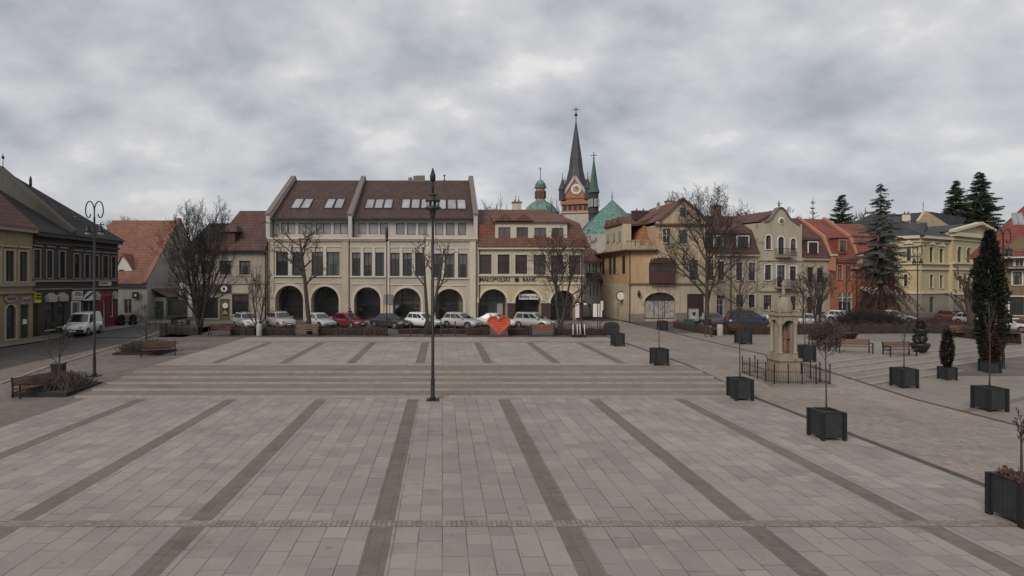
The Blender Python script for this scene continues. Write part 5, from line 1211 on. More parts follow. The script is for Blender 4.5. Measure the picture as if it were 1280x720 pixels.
SPB = foliage('blue_spruce_needles', (.075, .09, .09)); SPD = foliage('dark_spruce_needles', (.03, .045, .03)); SPG = foliage('dark_cypress', (.022, .03, .02)); SPBr = foliage('brown_dry_needles', (.05, .035, .026))
def cone_px(name, label, px, Y, ytop, w, seed, col, z0=.4, **k):
    return spruce(name, label, V((X_(px, Y), Y, z0)), Z_(ytop, Y)-z0, w*Y/F, seed, col, **k)
cone_px('spruce_tree', 'large ragged blue spruce with drooping brown lower boughs before the orange red house', 1101, 56, 229, 84, 51, SPB, dens=1.0, droop=.5, bare=.34, ragged=.65, blade=.8, sparse=.8, sat=2.1)
rt = bpy.data.objects['spruce_tree']; rng = random.Random(510); mb = MB(); hs_ = Z_(229, 56)-.4
for i in range(95):
    z = hs_*rng.uniform(.2, .5); az = rng.random()*6.28; L = rng.uniform(1.4, 3.4); q = []
    for k in range(6): t = k/5; q.append(V((math.cos(az)*L*t, math.sin(az)*L*t, z-L*(.1*t+.75*t*t))))
    mb.tube(q, [.045*(1-.7*k/5) for k in range(6)], 3, cap=False)
    for j in range(26):
        t = rng.uniform(.25, 1); ii = min(int(t*5), 4); c = q[ii].lerp(q[ii+1], t*5-ii); e_ = c+V((rng.gauss(0, .22), rng.gauss(0, .22), -rng.uniform(.15, .75))); mb.tube([c, e_], [.018, .008], 3, cap=False)
mb.build('drooping_dead_branches', plain('dead_spruce_twigs', (.075, .045, .034), .95), rt, fixn=False)
cone_px('spruce_tree', 'left one of the two dark pointed spruces towering behind the yellow hall', 1195, 112, 224, 62, 52, SPD, dens=.8, droop=.5, blade=2.0, ragged=.3, sat=2.0)
cone_px('spruce_tree', 'taller right one of the two dark pointed spruces behind the yellow hall', 1225, 116, 213, 76, 53, SPD, dens=.8, droop=.5, blade=2.0, ragged=.3, sat=2.0)
cone_px('spruce_tree', 'dark spruce top rising behind the red roof of the orange house', 1052, 98, 242, 58, 54, foliage('olive_spruce', (.03, .04, .028)), dens=.8, droop=.1, blade=1.6, ragged=.3, sat=2.2)
cone_px('spruce_tree', 'thin sparse conifer top behind the maroon roof of the narrow house', 1016, 98, 247, 46, 55, foliage('thin_conifer', (.055, .055, .045)), dens=.45, droop=-.2, blade=.8, ragged=.3, sparse=.8)
def column_plant(name, label, base, h, w, seed, col, group, n=1500, lumpy=.35, size=.16, power=.5, trunk=True, cat='shrub', shape=0):
    rng = random.Random(seed); rt = thing(name, label, cat, base, 0, group); cr = MB()
    tips = [(rng.uniform(0, 6.28), rng.uniform(.1, .55), rng.uniform(.75, 1.0)) for _ in range(7)]
    for i in range(n):
        f = rng.random(); az = rng.random()*6.28
        prof = (math.sin(min(f*1.25+.12, 1)*PI/2))*((1-f)**power)
        if shape: prof = math.sin(PI*(f*.79+.13))*(1-max(0, f-.75)*2.2)
        lump = 1+lumpy*mnoise.noise(V((math.cos(az)*1.3, math.sin(az)*1.3, f*h*1.1+seed)))
        rr = w/2*prof*lump*(1-.5*rng.random()**2)*1.25; z = h*f
        c = V((math.cos(az)*rr, math.sin(az)*rr, z)); d = V((math.cos(az)*.5+rng.gauss(0, .3), math.sin(az)*.5+rng.gauss(0, .3), rng.uniform(-.1, 1))).normalized()*size*rng.uniform(.6, 1.5)
        s = d.cross(V((rng.gauss(0, 1), rng.gauss(0, 1), rng.gauss(0, 1)))).normalized()*size*.33
        cr.add([c-s, c+s, c+d], [(0, 1, 2)])
    cr.build('crown', col, rt, fixn=False)
    if trunk:
        mb = MB(); mb.tube([(0, 0, -.05), (0, 0, h*.85)], [.06, .02], 6); mb.build('trunk', BARK, rt)
    return rt
# shrub made of arching bare twigs
def twig_bush(name, label, base, w, d, h, seed, n=160, mat=None, group=None, cat='shrub', leaf=None, r=.008):
    rng = random.Random(seed); rt = thing(name, label, cat, base, 0, group); mb = MB(); lf = MB()
    for i in range(n):
        x = rng.uniform(-.45, .45)*w; y = rng.uniform(-.45, .45)*d; hh = h*rng.uniform(.55, 1.0)*(1-.5*((x/w*2)**2+(y/d*2)**2)*.5)
        dx, dy = rng.gauss(0, .28)*h, rng.gauss(0, .28)*h
        q = [V((x, y, 0)), V((x+dx*.3, y+dy*.3, hh*.5)), V((x+dx, y+dy, hh))]; mb.tube(q, [r*1.4, r, r*.6], 3, cap=False)
        for j in range(3):
            t = rng.uniform(.3, .95); c = q[0].lerp(q[2], t); e = c+V((rng.gauss(0, .12)*h, rng.gauss(0, .12)*h, .22*h*rng.random())); mb.tube([c, e], [r, r*.5], 3, cap=False)
            if leaf: s = V((rng.gauss(0, 1), rng.gauss(0, 1), rng.gauss(0, 1))).normalized()*.05; lf.add([e-s, e+s, e+V((0, .02, .08))], [(0, 1, 2)])
    mb.build('stems', mat or BARKB, rt, fixn=False)
    if leaf: lf.build('leaves', leaf, rt, fixn=False)
    return rt
TWIG = plain('brown_twigs', (.075, .055, .045), .9, 0, .35, 12); TWIG2 = plain('grey_twigs', (.085, .075, .068), .9, 0, .35, 12); TWR = plain('reddish_twigs', (.085, .045, .035), .9, 0, .35, 12)
def hedge(label, pts, h, d, seed, m=TWIG, dens=120, core=.6):
    """low clipped leafless hedge following pts (world xy)"""
    rng = random.Random(seed); base = V((pts[0][0], pts[0][1], .4)); rt = thing('hedge', label, 'hedge', base, 0, 'clipped hedges around the square'); mb = MB(); cb = MB()
    for (a, b) in zip(pts, pts[1:]):
        a = V((a[0], a[1], 0))-V((base.x, base.y, 0)); b = V((b[0], b[1], 0))-V((base.x, base.y, 0)); L = (b-a).length; dr = (b-a)/L; nn = V((-dr.y, dr.x, 0))
        k = max(2, int(L/.5)); prev = None
        for i in range(k+1):
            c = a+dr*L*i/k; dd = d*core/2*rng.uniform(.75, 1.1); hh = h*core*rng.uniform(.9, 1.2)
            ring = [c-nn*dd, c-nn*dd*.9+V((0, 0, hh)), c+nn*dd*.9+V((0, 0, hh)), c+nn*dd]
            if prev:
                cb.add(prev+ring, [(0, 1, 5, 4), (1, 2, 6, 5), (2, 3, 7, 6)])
            prev = ring
        for i in range(int(L*dens)):
            t = rng.random(); c = a+dr*L*t+nn*rng.uniform(-.5, .5)*d; hh = h*rng.uniform(.6, 1.05)
            e = c+V((rng.gauss(0, .1), rng.gauss(0, .1), hh)); s = V((rng.gauss(0, 1), rng.gauss(0, 1), 0)).normalized()*.014
            mb.add([c-s+V((0, 0, h*.1)), c+s+V((0, 0, h*.1)), e], [(0, 1, 2)])
            c2 = c+(e-c)*rng.uniform(.3, .95); e2 = c2+V((rng.gauss(0, .13), rng.gauss(0, .13), rng.uniform(-.03, .15))); q = V((0, 0, .018)); mb.add([c2-q, c2+q, e2], [(0, 1, 2)])
            c2 = c+(e-c)*rng.uniform(.3, .95); s = V((rng.gauss(0, 1), rng.gauss(0, 1), rng.gauss(0, 1))).normalized()*.05; mb.add([c2-s, c2+s.cross(V((0, 0, 1)))*.6, c2+s], [(0, 1, 2)])
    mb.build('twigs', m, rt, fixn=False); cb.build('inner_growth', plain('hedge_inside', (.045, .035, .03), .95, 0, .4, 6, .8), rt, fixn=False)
    return rt
def gx(px, Y): return (X_(px, Y), Y)
hedge('brown leafless hedge at the far left corner below the largest bare tree', [gx(207, 50.5), gx(250, 49.6)], 1.0, .9, 1, TWIG2)
hedge('brown leafless hedge strip between the dark red bench and the pale bollard', [gx(290, 49.3), gx(319, 49.3)], .95, .9, 2)
hedge('brown leafless hedge strip left of the wooden bench below the pollarded tree', [gx(327, 49.3), gx(367, 49.3)], .95, .9, 3)
hedge('long brown leafless hedge in front of the silver and red parked cars', [gx(399, 49.3), gx(483, 49.3)], .95, .9, 4)
hedge('reddish low hedge between the thin dark posts behind the lamp mast', [gx(498, 50.6), gx(582, 50.6)], .6, .6, 5, TWR)
hedge('brown leafless hedge just left of the red heart', [gx(583, 49.4), gx(612, 49.4)], .95, .9, 6)
hedge('brown leafless hedge between the red heart and the orange bench', [gx(634, 49.4), gx(662, 49.4)], .95, .9, 7)
hedge('brown leafless hedge behind the row of scooters', [gx(694, 49.4), gx(762, 49.4)], .9, .9, 8, TWR)
hedge('brown hedge climbing along the road in front of the poster board', [gx(845, 57), gx(872, 52.2), gx(897, 49.0)], .9, .9, 9, TWIG)
hedge('reddish hedge behind the stone shrine in front of the navy car', [gx(903, 50.2), gx(1000, 50.2)], 1.05, 1.0, 10, TWR)
hedge('dark reddish hedge behind the first two right benches', [gx(1000, 50.4), gx(1060, 50.6)], 1.15, 1.0, 11, TWR)
hedge('dark brown hedge below the blue spruce', [gx(1062, 51.0), gx(1186, 51.5)], 1.25, 1.4, 12, TWIG)
hedge('dark red hedge at the right end behind the tall dark conifer', [gx(1186, 49.5), gx(1215, 47), gx(1268, 42.6)], 1.35, 1.5, 13, TWR)
# ================================================================== PLANTERS
def make_planter(s=.72, h=.92):
    rt = thing('planter', 'x', 'planter', (0, 0, 0), 0, 'square charcoal tree planters')
    mb = MB(); t = .05; a = s/2
    for M in [Matrix.Rotation(k*PI/2, 4, 'Z') for k in range(4)]:
        mb.box(-a+.03, a-.03, -a, -a+t, .09, h, 0, M)
        for k in range(1, 7): x = -a+s*k/7; mb.box(x-.006, x+.006, -a-.006, -a+.0, .12, h-.05, 0, M)
    mb.build('box', CHAR, rt)
    mb = MB()
    for sx in (-1, 1):
        for sy in (-1, 1): mb.box(sx*a-.05, sx*a+.05, sy*a-.05, sy*a+.05, 0, h+.02)
    mb.box(-a, a, -a-.02, -a+.06, h, h+.03); mb.box(-a, a, a-.06, a+.02, h, h+.03); mb.box(-a-.02, -a+.06, -a+.06, a-.06, h, h+.03); mb.box(a-.06, a+.02, -a+.06, a-.06, h, h+.03)
    mb.build('frame', IRON, rt)
    mb = MB(); mb.lathe([(a*1.2, h-.12), (a*.8, h-.05), (.05, h-.02)], 4, rot=PI/4); mb.build('soil', SOIL, rt)
    mb = MB(); rng = random.Random(4)
    for i in range(60):
        x, y = rng.uniform(-a+.08, a-.08), rng.uniform(-a+.08, a-.08); mb.tube([(x, y, h-.1), (x+rng.gauss(0, .04), y+rng.gauss(0, .04), h+rng.uniform(0, .1))], [.006, .003], 3, cap=False)
    mb.build('dry_plants', TWIG, rt); return rt
pl0 = make_planter(); first = [True]
def planter(px, py, label, s=1.0):
    g = G(px, py); o = pl0 if first[0] else copy_tree(pl0); first[0] = False; o['label'] = label; 
    o.location = (X_(px, g.y+.36*s), g.y+.36*s, hz(g.x, g.y)+.0); o.scale = (s, s, s); return V((X_(px, g.y+.36*s), g.y+.36*s, o.location.z+.9*s))
def sapling(base, h, w, seed, label, maxl=3, ball=False, r0=.028, start=.55, n=(8, 5, 4)):
    b = bare_tree('young_tree', label, base, h, w, seed, maxl=maxl, n=n, ang=(48, 40, 40), ln=(.35, .5, .5), r0=r0, start=start, rmin=.006, wob=.04, group='young trees in the charcoal planters')
    return b
c = planter(1277, 660, 'largest square charcoal planter at the lower right corner', 1.02)
sapling(c, 1.6, .3, 61, 'young tree stem with red brown leaves in the lower right corner planter')
twig_bush('shrub', 'low red brown leaves filling the lower right corner planter', c-V((0, 0, .1)), .75, .75, .3, 62, 80, TWR, None, leaf=TWR)
c = planter(1033, 551, 'square charcoal planter nearest the middle, between the road drain and the shrine')
t1 = sapling(c, 3.15, 1.0, 63, 'young tree with a dense round brown crown in front of the right benches', 3, start=.62, n=(11, 8, 6))
rng = random.Random(9); mb = MB(); cz_ = 2.62
for i in range(2600):
    d = V((rng.gauss(0, 1), rng.gauss(0, 1), rng.gauss(0, 1))).normalized()*(.52*rng.random()**.45); p = V((d.x, d.y, cz_+d.z*1.15)); q = V((rng.gauss(0, 1), rng.gauss(0, 1), rng.gauss(0, 1))).normalized()*.05; s = q.orthogonal().normalized()*.022; mb.add([p-s, p+s, p+q], [(0, 1, 2)])
mb.build('leaves', foliage('dead_brown_leaves', (.06, .042, .035)), t1, fixn=False)
c = planter(925, 501, 'square charcoal planter left of the shrine railing'); sapling(c, 3.6, 1.0, 64, 'very slender young tree left of the shrine railing', 2)
c = planter(824, 457, 'square charcoal planter beside the top of the long steps'); sapling(c, 3.5, 2.4, 65, 'spreading young tree in the planter by the top of the long steps', 3)
c = planter(772, 433, 'square charcoal planter in front of the black rounded bin'); sapling(c, 2.4, .5, 66, 'short bare stem in the planter near the black rounded bin', 1)
c = planter(828, 413, 'smallest far charcoal planter before the arched shopfront of the corner house', .95); sapling(c, 3.2, 1.8, 67, 'far young tree in front of the arched shopfront', 3)
c = planter(929, 430.5, 'square charcoal planter before the reddish hedge left of the shrine', 1.1); sapling(c, 3.4, 1.8, 68, 'young bare tree before the reddish hedge left of the shrine', 3)
c = planter(1006, 452.5, 'square charcoal planter partly behind the shrine', 1.02); sapling(c, 2.9, 1.2, 69, 'young bare tree just right of the shrine', 3)
c = planter(1130, 485.5, 'square charcoal planter in front of the bench beside the round pot'); sapling(c, 2.2, .4, 70, 'thin bare stem in the planter in front of the right bench', 1)
c = planter(1184, 475.5, 'charcoal planter holding a dark bushy evergreen', .72); column_plant('evergreen_shrub', 'dark bushy evergreen growing from a charcoal planter', c-V((0, 0, .1)), 2.05, .62, 71, foliage('dark_yew', (.018, .014, .013)), None, 1600, size=.13)
c = planter(1237, 515, 'square charcoal planter near the right edge with a slim stem'); sapling(c, 3.6, .6, 72, 'slim bare stem in the planter near the right edge', 2)
c = planter(1237, 467.5, 'charcoal planter at the foot of the tall dark conifer', .85)
column_plant('dark_conifer', 'tall dark narrow conifer with red brown base before the brown house', c-V((0, 0, .1)), 7.4, 1.0, 73, foliage('black_green_cypress', (.014, .018, .014)), None, 6500, lumpy=.8, size=.2, cat='tree', shape=1)
column_plant('dry_shrub', 'red brown dry shrub under the tall dark conifer', c-V((0, 0, .1))+V((-.15, -.3, 0)), 1.7, .8, 74, foliage('red_brown_leaves', (.045, .02, .018)), None, 1000, size=.13)
# round pots
def pot(px, py, label, r=.5, h=.62, plant=None, seed=1):
    g = G(px, py); rt = thing('flower_pot', label, 'flower pot', g, 0, 'round dark flower pots')
    mb = MB(); mb.lathe([(r*.55, 0), (r*.75, h*.25), (r, h*.75), (r*1.02, h), (r*.92, h), (r*.88, h-.06)], 16); mb.build('bowl', IRON, rt)
    mb = MB(); mb.lathe([(r*.88, h-.08), (.02, h-.03)], 12); mb.build('soil', SOIL, rt)
    if plant: column_plant('potted_shrub', plant, g+V((0, 0, h-.1)), .75, r*1.7, seed, foliage('dark_pot_green', (.025, .026, .022)), 'shrubs in round pots', 500, size=.12)
pot(1150, 441.5, 'round dark pot beside the right bench', .55, .6, 'dark low shrub in the round pot beside the right bench', 81)
pot(1151, 420, 'round dark pot at the edge of the hedge below the hall', .55, .65, 'dark rounded shrub in the far round pot by the hedge', 82)
pot(1060, 424, 'wide dark bowl shaped pot behind the brown benches', .7, .62)
pot(151.5, 407, 'round pot at left by the low white wall', .45, .45, 'round dark evergreen left of the low wall gap', 83)
pot(166, 406.5, 'round pot at right by the low white wall', .5, .45, 'round dark evergreen right of the low wall gap', 84)
# ================================================================== BENCHES
def make_bench():
    rt = thing('park_bench', 'x', 'bench', (0, 0, 0), 0, 'wooden park benches with iron frames'); w = 1.9
    mb = MB()
    for k in range(4): mb.box(-w/2, w/2, -.25+k*.125, -.25+k*.125+.105, .42, .46)
    mb.build('seat', WOOD, rt)
    mb = MB()
    for k in range(3): mb.box(-w/2, w/2, .245+k*.02, .28+k*.02, .52+k*.13, .63+k*.13)
    mb.build('backrest', WOOD, rt)
    for s in (-1, 1):
        x = s*(w/2+.02); mb = MB()
        mb.box(x-.03, x+.03, -.27, -.21, 0, .64); mb.box(x-.03, x+.03, .24, .3, 0, .5); mb.bar((x, .27, .48), (x, .33, .92), .06); mb.box(x-.03, x+.03, -.21, .24, .38, .42); mb.box(x-.035, x+.035, -.27, .28, .64, .69)
        mb.build('frame', IRON, rt)
    return rt
bn0 = make_bench(); fb = [True]
def bench(px, py, rz, label, mat=None, dz=0):
    g = G(px, py); o = bn0 if fb[0] else copy_tree(bn0); fb[0] = False; o['label'] = label; o.location = g; o.rotation_euler.z = rz
    if mat:
        for ch in o.children:
            if ch.name.startswith(('seat', 'backrest')): ch.data = ch.data.copy(); ch.data.materials[0] = mat
    return o
bench(49, 493, R(68), 'park bench nearest the left edge beside the brown planting bed')
bench(198, 445, R(25), 'park bench beside the second planting bed on the left', WOODR)
bench(1031, 431, R(-8), 'red brown park bench behind the small round headed tree', WOODR)
bench(1068, 441, R(-14), 'park bench right of the small round headed tree')
bench(1125, 443.5, R(8), 'park bench next to the round dark pot')
def box_bench(x0, x1, py, Y, label, m):
    o = copy_tree(bn0); o['label'] = label; o['group'] = 'benches set against the hedges'; x = X_((x0+x1)/2, Y); o.location = (x, Y, .4); o.scale = ((x1-x0)*Y/F/1.95, 1, 1.12)
    for ch in o.children:
        if ch.name.startswith(('seat', 'backrest')): ch.data = ch.data.copy(); ch.data.materials[0] = m
    o.rotation_euler.z = 0
DRED = woodm('bench_dark_red', (.08, .034, .028)); BRN = woodm('bench_brown', (.15, .095, .06)); ORB = woodm('bench_orange', (.19, .075, .048))
box_bench(262, 289, 420, 48.6, 'dark red bench against the hedge at far left', DRED); box_bench(368, 398, 420, 48.6, 'brown bench at the foot of the pollarded tree', BRN); box_bench(664, 693, 421, 48.4, 'orange brown bench right of the heart', ORB)
box_bench(912, 930, 0, 49.3, 'brown bench before the hedge behind the road', DRED); box_bench(1190, 1206, 0, 47.3, 'pale brown bench at the dark red hedge near the hall', BRN)
# ================================================================== CARS
TYRE = plain('tyre_rubber', (.02, .02, .02), .85); RIM = plain('alloy_rim', (.35, .35, .36), .35, .7, .1); CGL = plain('car_glass', (.014, .017, .02), .06, 0, .3, 1, .0, coat=.5, spec=.7)
HL = plain('headlight_lens', (.55, .56, .58), .12, 0, .1, coat=.6); TL = plain('tail_light', (.25, .015, .015), .2, 0, .1, coat=.5); PLAST = plain('black_plastic', (.02, .02, .021), .65); PLATE = plain('licence_plate', (.6, .6, .6), .5, 0, .05)
CT = {'hatch': dict(L=3.95, W=1.7, H=1.48, hood=.9, hb=.98, cb=(-1.78, .95), cr=(-1.5, .12), belt=.95, hoodz=.82),
      'suv': dict(L=4.35, W=1.82, H=1.68, hood=1.0, hb=1.08, cb=(-2.0, 1.05), cr=(-1.75, .32), belt=1.08, hoodz=1.0),
      'sedan': dict(L=4.5, W=1.76, H=1.43, hood=1.0, hb=.95, cb=(-1.75, 1.05), cr=(-.95, .22), belt=.93, hoodz=.84),
      'mpv': dict(L=4.2, W=1.74, H=1.62, hood=.8, hb=1.0, cb=(-1.95, 1.25), cr=(-1.7, .35), belt=1.0, hoodz=.9),
      'van': dict(L=4.4, W=1.85, H=1.95, hood=.8, hb=1.12, cb=(-2.2, 1.4), cr=(-2.1, .62), belt=1.15, hoodz=1.02)}
def car(kind, color, label, loc, rz, name='parked_car', cat='car', group='cars parked around the square', metal=0.0):
    t = CT[kind]; L, W, Hh = t['L'], t['W'], t['H']; hl, hw = L/2, W/2; rt = thing(name, label, cat, loc, rz, group)
    PM = paint('car_paint_%s' % '_'.join(str(int(c*100)) for c in color), color, metal)
    xs = [(-hl, .38, .72, .86, .0), (-hl+.08, .26, t['belt']-.06, .94, 0), (-hl+.45, .22, t['belt'], 1, 0), (-.6, .2, t['belt'], 1, 0), (.5, .2, t['belt']-.01, 1, 0), (t['cb'][1], .2, t['belt']-.06, 1, 0), (hl-.55, .21, t['hoodz']-.02, .98, 0), (hl-.22, .24, t['hoodz']-.1, .93, 0), (hl-.03, .3, .62, .84, 0), (hl, .38, .52, .8, 0)]
    mb = MB(); ring = []; n = 10
    for (x, zl, zh, k, _) in xs:
        w = hw*k; m = (zl+zh)/2
        sec = [(-w*.86, zl), (-w*.98, zl+.1), (-w, m), (-w*.965, zh-.08), (-w*.84, zh), (w*.84, zh), (w*.965, zh-.08), (w, m), (w*.98, zl+.1), (w*.86, zl)]
        ring.append([(x, y, z) for y, z in sec])
    vs = [p for r_ in ring for p in r_]; fs = []
    for i in range(len(ring)-1):
        for k in range(n): k2 = (k+1) % n; fs.append((i*n+k, i*n+k2, (i+1)*n+k2, (i+1)*n+k))
    mb.add(vs, fs, 0, True); mb.add(ring[0], [tuple(range(n))]); mb.add(ring[-1], [tuple(range(n))])
    body = mb.build('body', PM, rt)
    # cabin: loft between belt and roof
    cb, cr = t['cb'], t['cr']; zb = t['belt']-.04; wb = hw*.93; wr = hw*.74
    def cabring(f, o=0.0):
        x0 = cb[0]+(cr[0]-cb[0])*f; x1 = cb[1]+(cr[1]-cb[1])*f; w = wb+(wr-wb)*f+o; z = zb+(Hh-.05-zb)*f; c = .16
        return [(x0-o, -w+c, z), (x0+c-o, -w, z), (x1-c*1.5+o, -w, z), (x1+o, -w+c*1.6, z), (x1+o, w-c*1.6, z), (x1-c*1.5+o, w, z), (x0+c-o, w, z), (x0-o, w-c, z)]
    a0, a1 = cabring(0), cabring(1); top = [(x*.94+(cr[0]+cr[1])/2*.06, y*.86, Hh) for x, y, z in a1]
    mb = MB(); mb.add(a0+a1+top, [(i, (i+1) % 8, (i+1) % 8+8, i+8) for i in range(8)]+[(i+8, (i+1) % 8+8, (i+1) % 8+16, i+16) for i in range(8)]+[tuple(range(16, 24))], 0)
    mb.build('cabin', PM, rt)
    def lerp(p, q, f): return tuple(p[i]+(q[i]-p[i])*f for i in range(3))
    def pane(nm, i, j, f0, f1, s0=.06, s1=.94, o=.012, parent=rt):
        A0, A1 = cabring(0, o), cabring(1, o); p0, q0 = lerp(A0[i], A1[i], f0), lerp(A0[j], A1[j], f0); p1, q1 = lerp(A0[i], A1[i], f1), lerp(A0[j], A1[j], f1)
        m = MB(); m.quad(lerp(p0, q0, s0), lerp(p0, q0, s1), lerp(p1, q1, s1), lerp(p1, q1, s0)); return m.build(nm, CGL, parent, fixn=False)
    pane('windscreen', 3, 4, .1, .93, .02, .98); pane('windscreen', 2, 3, .12, .9, .3, 1.0); pane('windscreen', 4, 5, .12, .9, 0, .7)
    if kind != 'van':
        pane('rear_window', 7, 0, .2, .88)
        for (i, j) in ((1, 2), (6, 5)): pane('side_window', i, j, .14, .86, .03, .34); pane('side_window', i, j, .14, .86, .38, .66) ; pane('side_window', i, j, .14, .86, .69, .95)
    else:
        for (i, j) in ((1, 2), (6, 5)): pane('side_window', i, j, .12, .86, .68, .95)
    for (x) in (-hl+.78, hl-.82):
        for s in (-1, 1):
            m = MB(); m.tube([(x, s*(hw-.2), .32), (x, s*(hw+.005), .32)], .4, 18); m.build('wheel_arch', PLAST, rt)
            m = MB(); m.tube([(x, s*(hw-.18), .32), (x, s*(hw+.0), .32), (x, s*(hw+.02), .32)], [.32, .32, .28], 20); wh = m.build('wheel', TYRE, rt)
            m = MB(); m.tube([(x, s*(hw+.018), .32), (x, s*(hw+.03), .32)], [.21, .19], 14); m.build('rim', RIM, wh)
    for s in (-1, 1):
        m = MB(); y = s*hw*.66; m.add([(hl-.3, y-s*.02-.0, t['hoodz']-.3), (hl-.1, y-s*.2, t['hoodz']-.32), (hl-.12, y-s*.2, t['hoodz']-.16), (hl-.34, y+s*.1, t['hoodz']-.12), (hl-.16, y+s*.12, t['hoodz']-.28)], [(0, 1, 2, 3), (0, 1, 4), (4, 1, 2, 3), (0, 4, 3)]); 
        m.box(hl-.2, hl-.02, min(y-s*.16, y+s*.14), max(y-s*.16, y+s*.14), t['hoodz']-.28, t['hoodz']-.14); m.build('headlight', HL, rt)
        m = MB(); y = s*hw*.76; m.box(-hl-.015, -hl+.12, y-.08, y+.08, .68, .82 if kind in ('sedan', 'hatch') else .98); m.build('tail_light', TL, rt)
        m = MB(); m.box(t['cb'][1]-.45, t['cb'][1]-.3, min(s*hw, s*(hw+.16)), max(s*hw, s*(hw+.16)), zb+.02, zb+.17); m.build('mirror', PM if kind != 'van' else PLAST, rt)
    m = MB(); m.box(hl-.1, hl+.03, -hw*(.9 if kind == 'van' else .62), hw*(.9 if kind == 'van' else .62), .26, .62 if kind == 'van' else .42); m.box(hl-.1, hl+.012, -hw*.4, hw*.4, .48, .6); m.build('grille', PLAST, rt)
    m = MB(); m.box(-hl-.03, -hl+.2, -hw*.8, hw*.8, .28, .46); m.box(-hl+1.2, hl-1.25, -hw-.008, hw+.008, .2, .3); m.build('bumper', PLAST, rt)
    m = MB(); m.box(hl+.03, hl+.04, -.26, .26, .42, .53); m.build('licence_plate', PLATE, rt)
    if kind == 'suv' or kind == 'mpv':
        m = MB()
        for s in (-1, 1): m.bar((cr[0]+.2, s*wr*.85, Hh+.04), (cr[1]-.2, s*wr*.85, Hh+.04), .04)
        m.build('roof_rail', PLAST, rt)
    return rt
YCAR = 57.6
def pcar(kind, col, label, x0, x1, deg=-50, Y=YCAR, s=1.0, **k):
    o = car(kind, col, label, (X_((x0+x1)/2, Y), Y, .405), R(deg), **k); o.scale = (s, s, s); return o
pcar('suv', (.62, .62, .61), 'white compact car in front of the dark cafe, leftmost of the parked row', 290, 327, -52, 56.5, .92)
pcar('suv', (.36, .355, .35), 'silver grey off-roader in front of the first arch', 332, 370, -52, 57, .96)
pcar('hatch', (.42, .44, .46), 'pale silver hatchback half behind the pollarded trunk', 383, 418, -48, 57)
pcar('hatch', (.16, .012, .022), 'dark red hatchback in the parked row', 419, 454, -38, 57)
pcar('sedan', (.03, .033, .045), 'dark blue saloon in front of the open passage arch', 468, 508, -40, 57)
pcar('hatch', (.68, .68, .67), 'white hatchback just behind the tall lamp mast', 509, 551, -40, 56.6, 1.05)
pcar('hatch', (.42, .43, .45), 'silver hatchback left of the red heart', 556, 599, -36, 56.4, 1.06)
pcar('sedan', (.62, .62, .6), 'white saloon directly behind the red heart', 596, 645, -26, 57.5)
pcar('mpv', (.33, .35, .34), 'grey green family car right of the heart in front of the shop sign', 646, 688, -34, 56.4, .98)
pcar('sedan', (.12, .12, .15), 'grey saloon behind the walking person', 868, 918, -10, 58.5, 1.0)
pcar('mpv', (.014, .022, .045), 'dark navy people carrier left of the shrine', 909, 967, -12, 55.5, 1.1)
pcar('sedan', (.5, .52, .5), 'pale car hidden behind the shrine dome', 962, 1000, -10, 63, 1.0)
pcar('sedan', (.6, .6, .58), 'white car right of the shrine behind the slim tree', 992, 1028, -14, 58.5, .95)
pcar('hatch', (.6, .6, .6), 'white car behind the lamp pole before the orange house', 1046, 1066, -60, 64, .9)
pcar('hatch', (.34, .3, .3), 'grey pink car mostly hidden below the spruce', 1092, 1112, -20, 61, .9)
pcar('hatch', (.55, .55, .55), 'white car right of the spruce in front of the orange red house', 1099, 1136, -14, 63.5, .95)
pcar('hatch', (.13, .05, .045), 'maroon car facing the square before the yellow hall', 1185, 1202, -80, 64.5, .9)
pcar('hatch', (.55, .56, .56), 'white car facing the square beside the pollarded tree', 1208, 1226, -80, 60.5, .85)
pcar('hatch', (.5, .51, .5), 'white car at the far right beyond the dark conifer', 1258, 1280, -80, 52.5, .85)
g = G(103, 417); g.z = .37
car('van', (.62, .62, .6), 'white delivery van parked in front of the dark townhouses', (X_(104, 49.6), 49.6, .44), R(-78), 'delivery_van', 'van', None)
# ================================================================== LAMPS
def lamp_base(rt, h, r=.075, base=True):
    mb = MB(); mb.lathe([(r*1.9, 0), (r*1.9, .12), (r*1.35, .2), (r*1.3, .9), (r, 1.05), (r*.8, h)], 12); mb.build('pole', IRON, rt)
    if base: mb = MB(); mb.box(-.28, .28, -.28, .28, -.01, .035); mb.build('base_plate', IRON, rt)
# central mast
g = G(541, 500); rt = thing('lamp_mast', 'very tall dark lamp mast with crown shaped lantern in the middle of the square', 'street lamp', g, 0)
top = Z_(210, g.y)-g.z; zl = Z_(255, g.y)-g.z; lamp_base(rt, zl, .068)
mb = MB(); mb.lathe([(.05, zl), (.06, zl+.9), (.05, zl+1.0), (.12, zl+1.05), (.13, top-.35), (.02, top)], 10); mb.build('finial', IRON, rt)
mb = MB(); mb.lathe([(.05, zl-.7), (.12, zl-.5), (.15, zl-.3), (.36, zl-.24), (.38, zl-.16), (.18, zl-.1), (.17, zl+.06), (.33, zl+.1), (.34, zl+.17), (.17, zl+.22), (.13, zl+.36), (.22, zl+.4), (.04, zl+.5)], 12); mb.build('lantern_frame', plain('lamp_grey_metal', (.04, .046, .046), .5, .3), rt)
mb = MB()
for k in range(8): a = k*PI/4; mb.lathe([(.02, zl-.16), (.045, zl-.1), (.045, zl+.04), (.02, zl+.08)], 6, (.26*math.cos(a), .26*math.sin(a), 0))
mb.build('lamp_glass', plain('milky_glass', (.3, .31, .31), .3), rt)
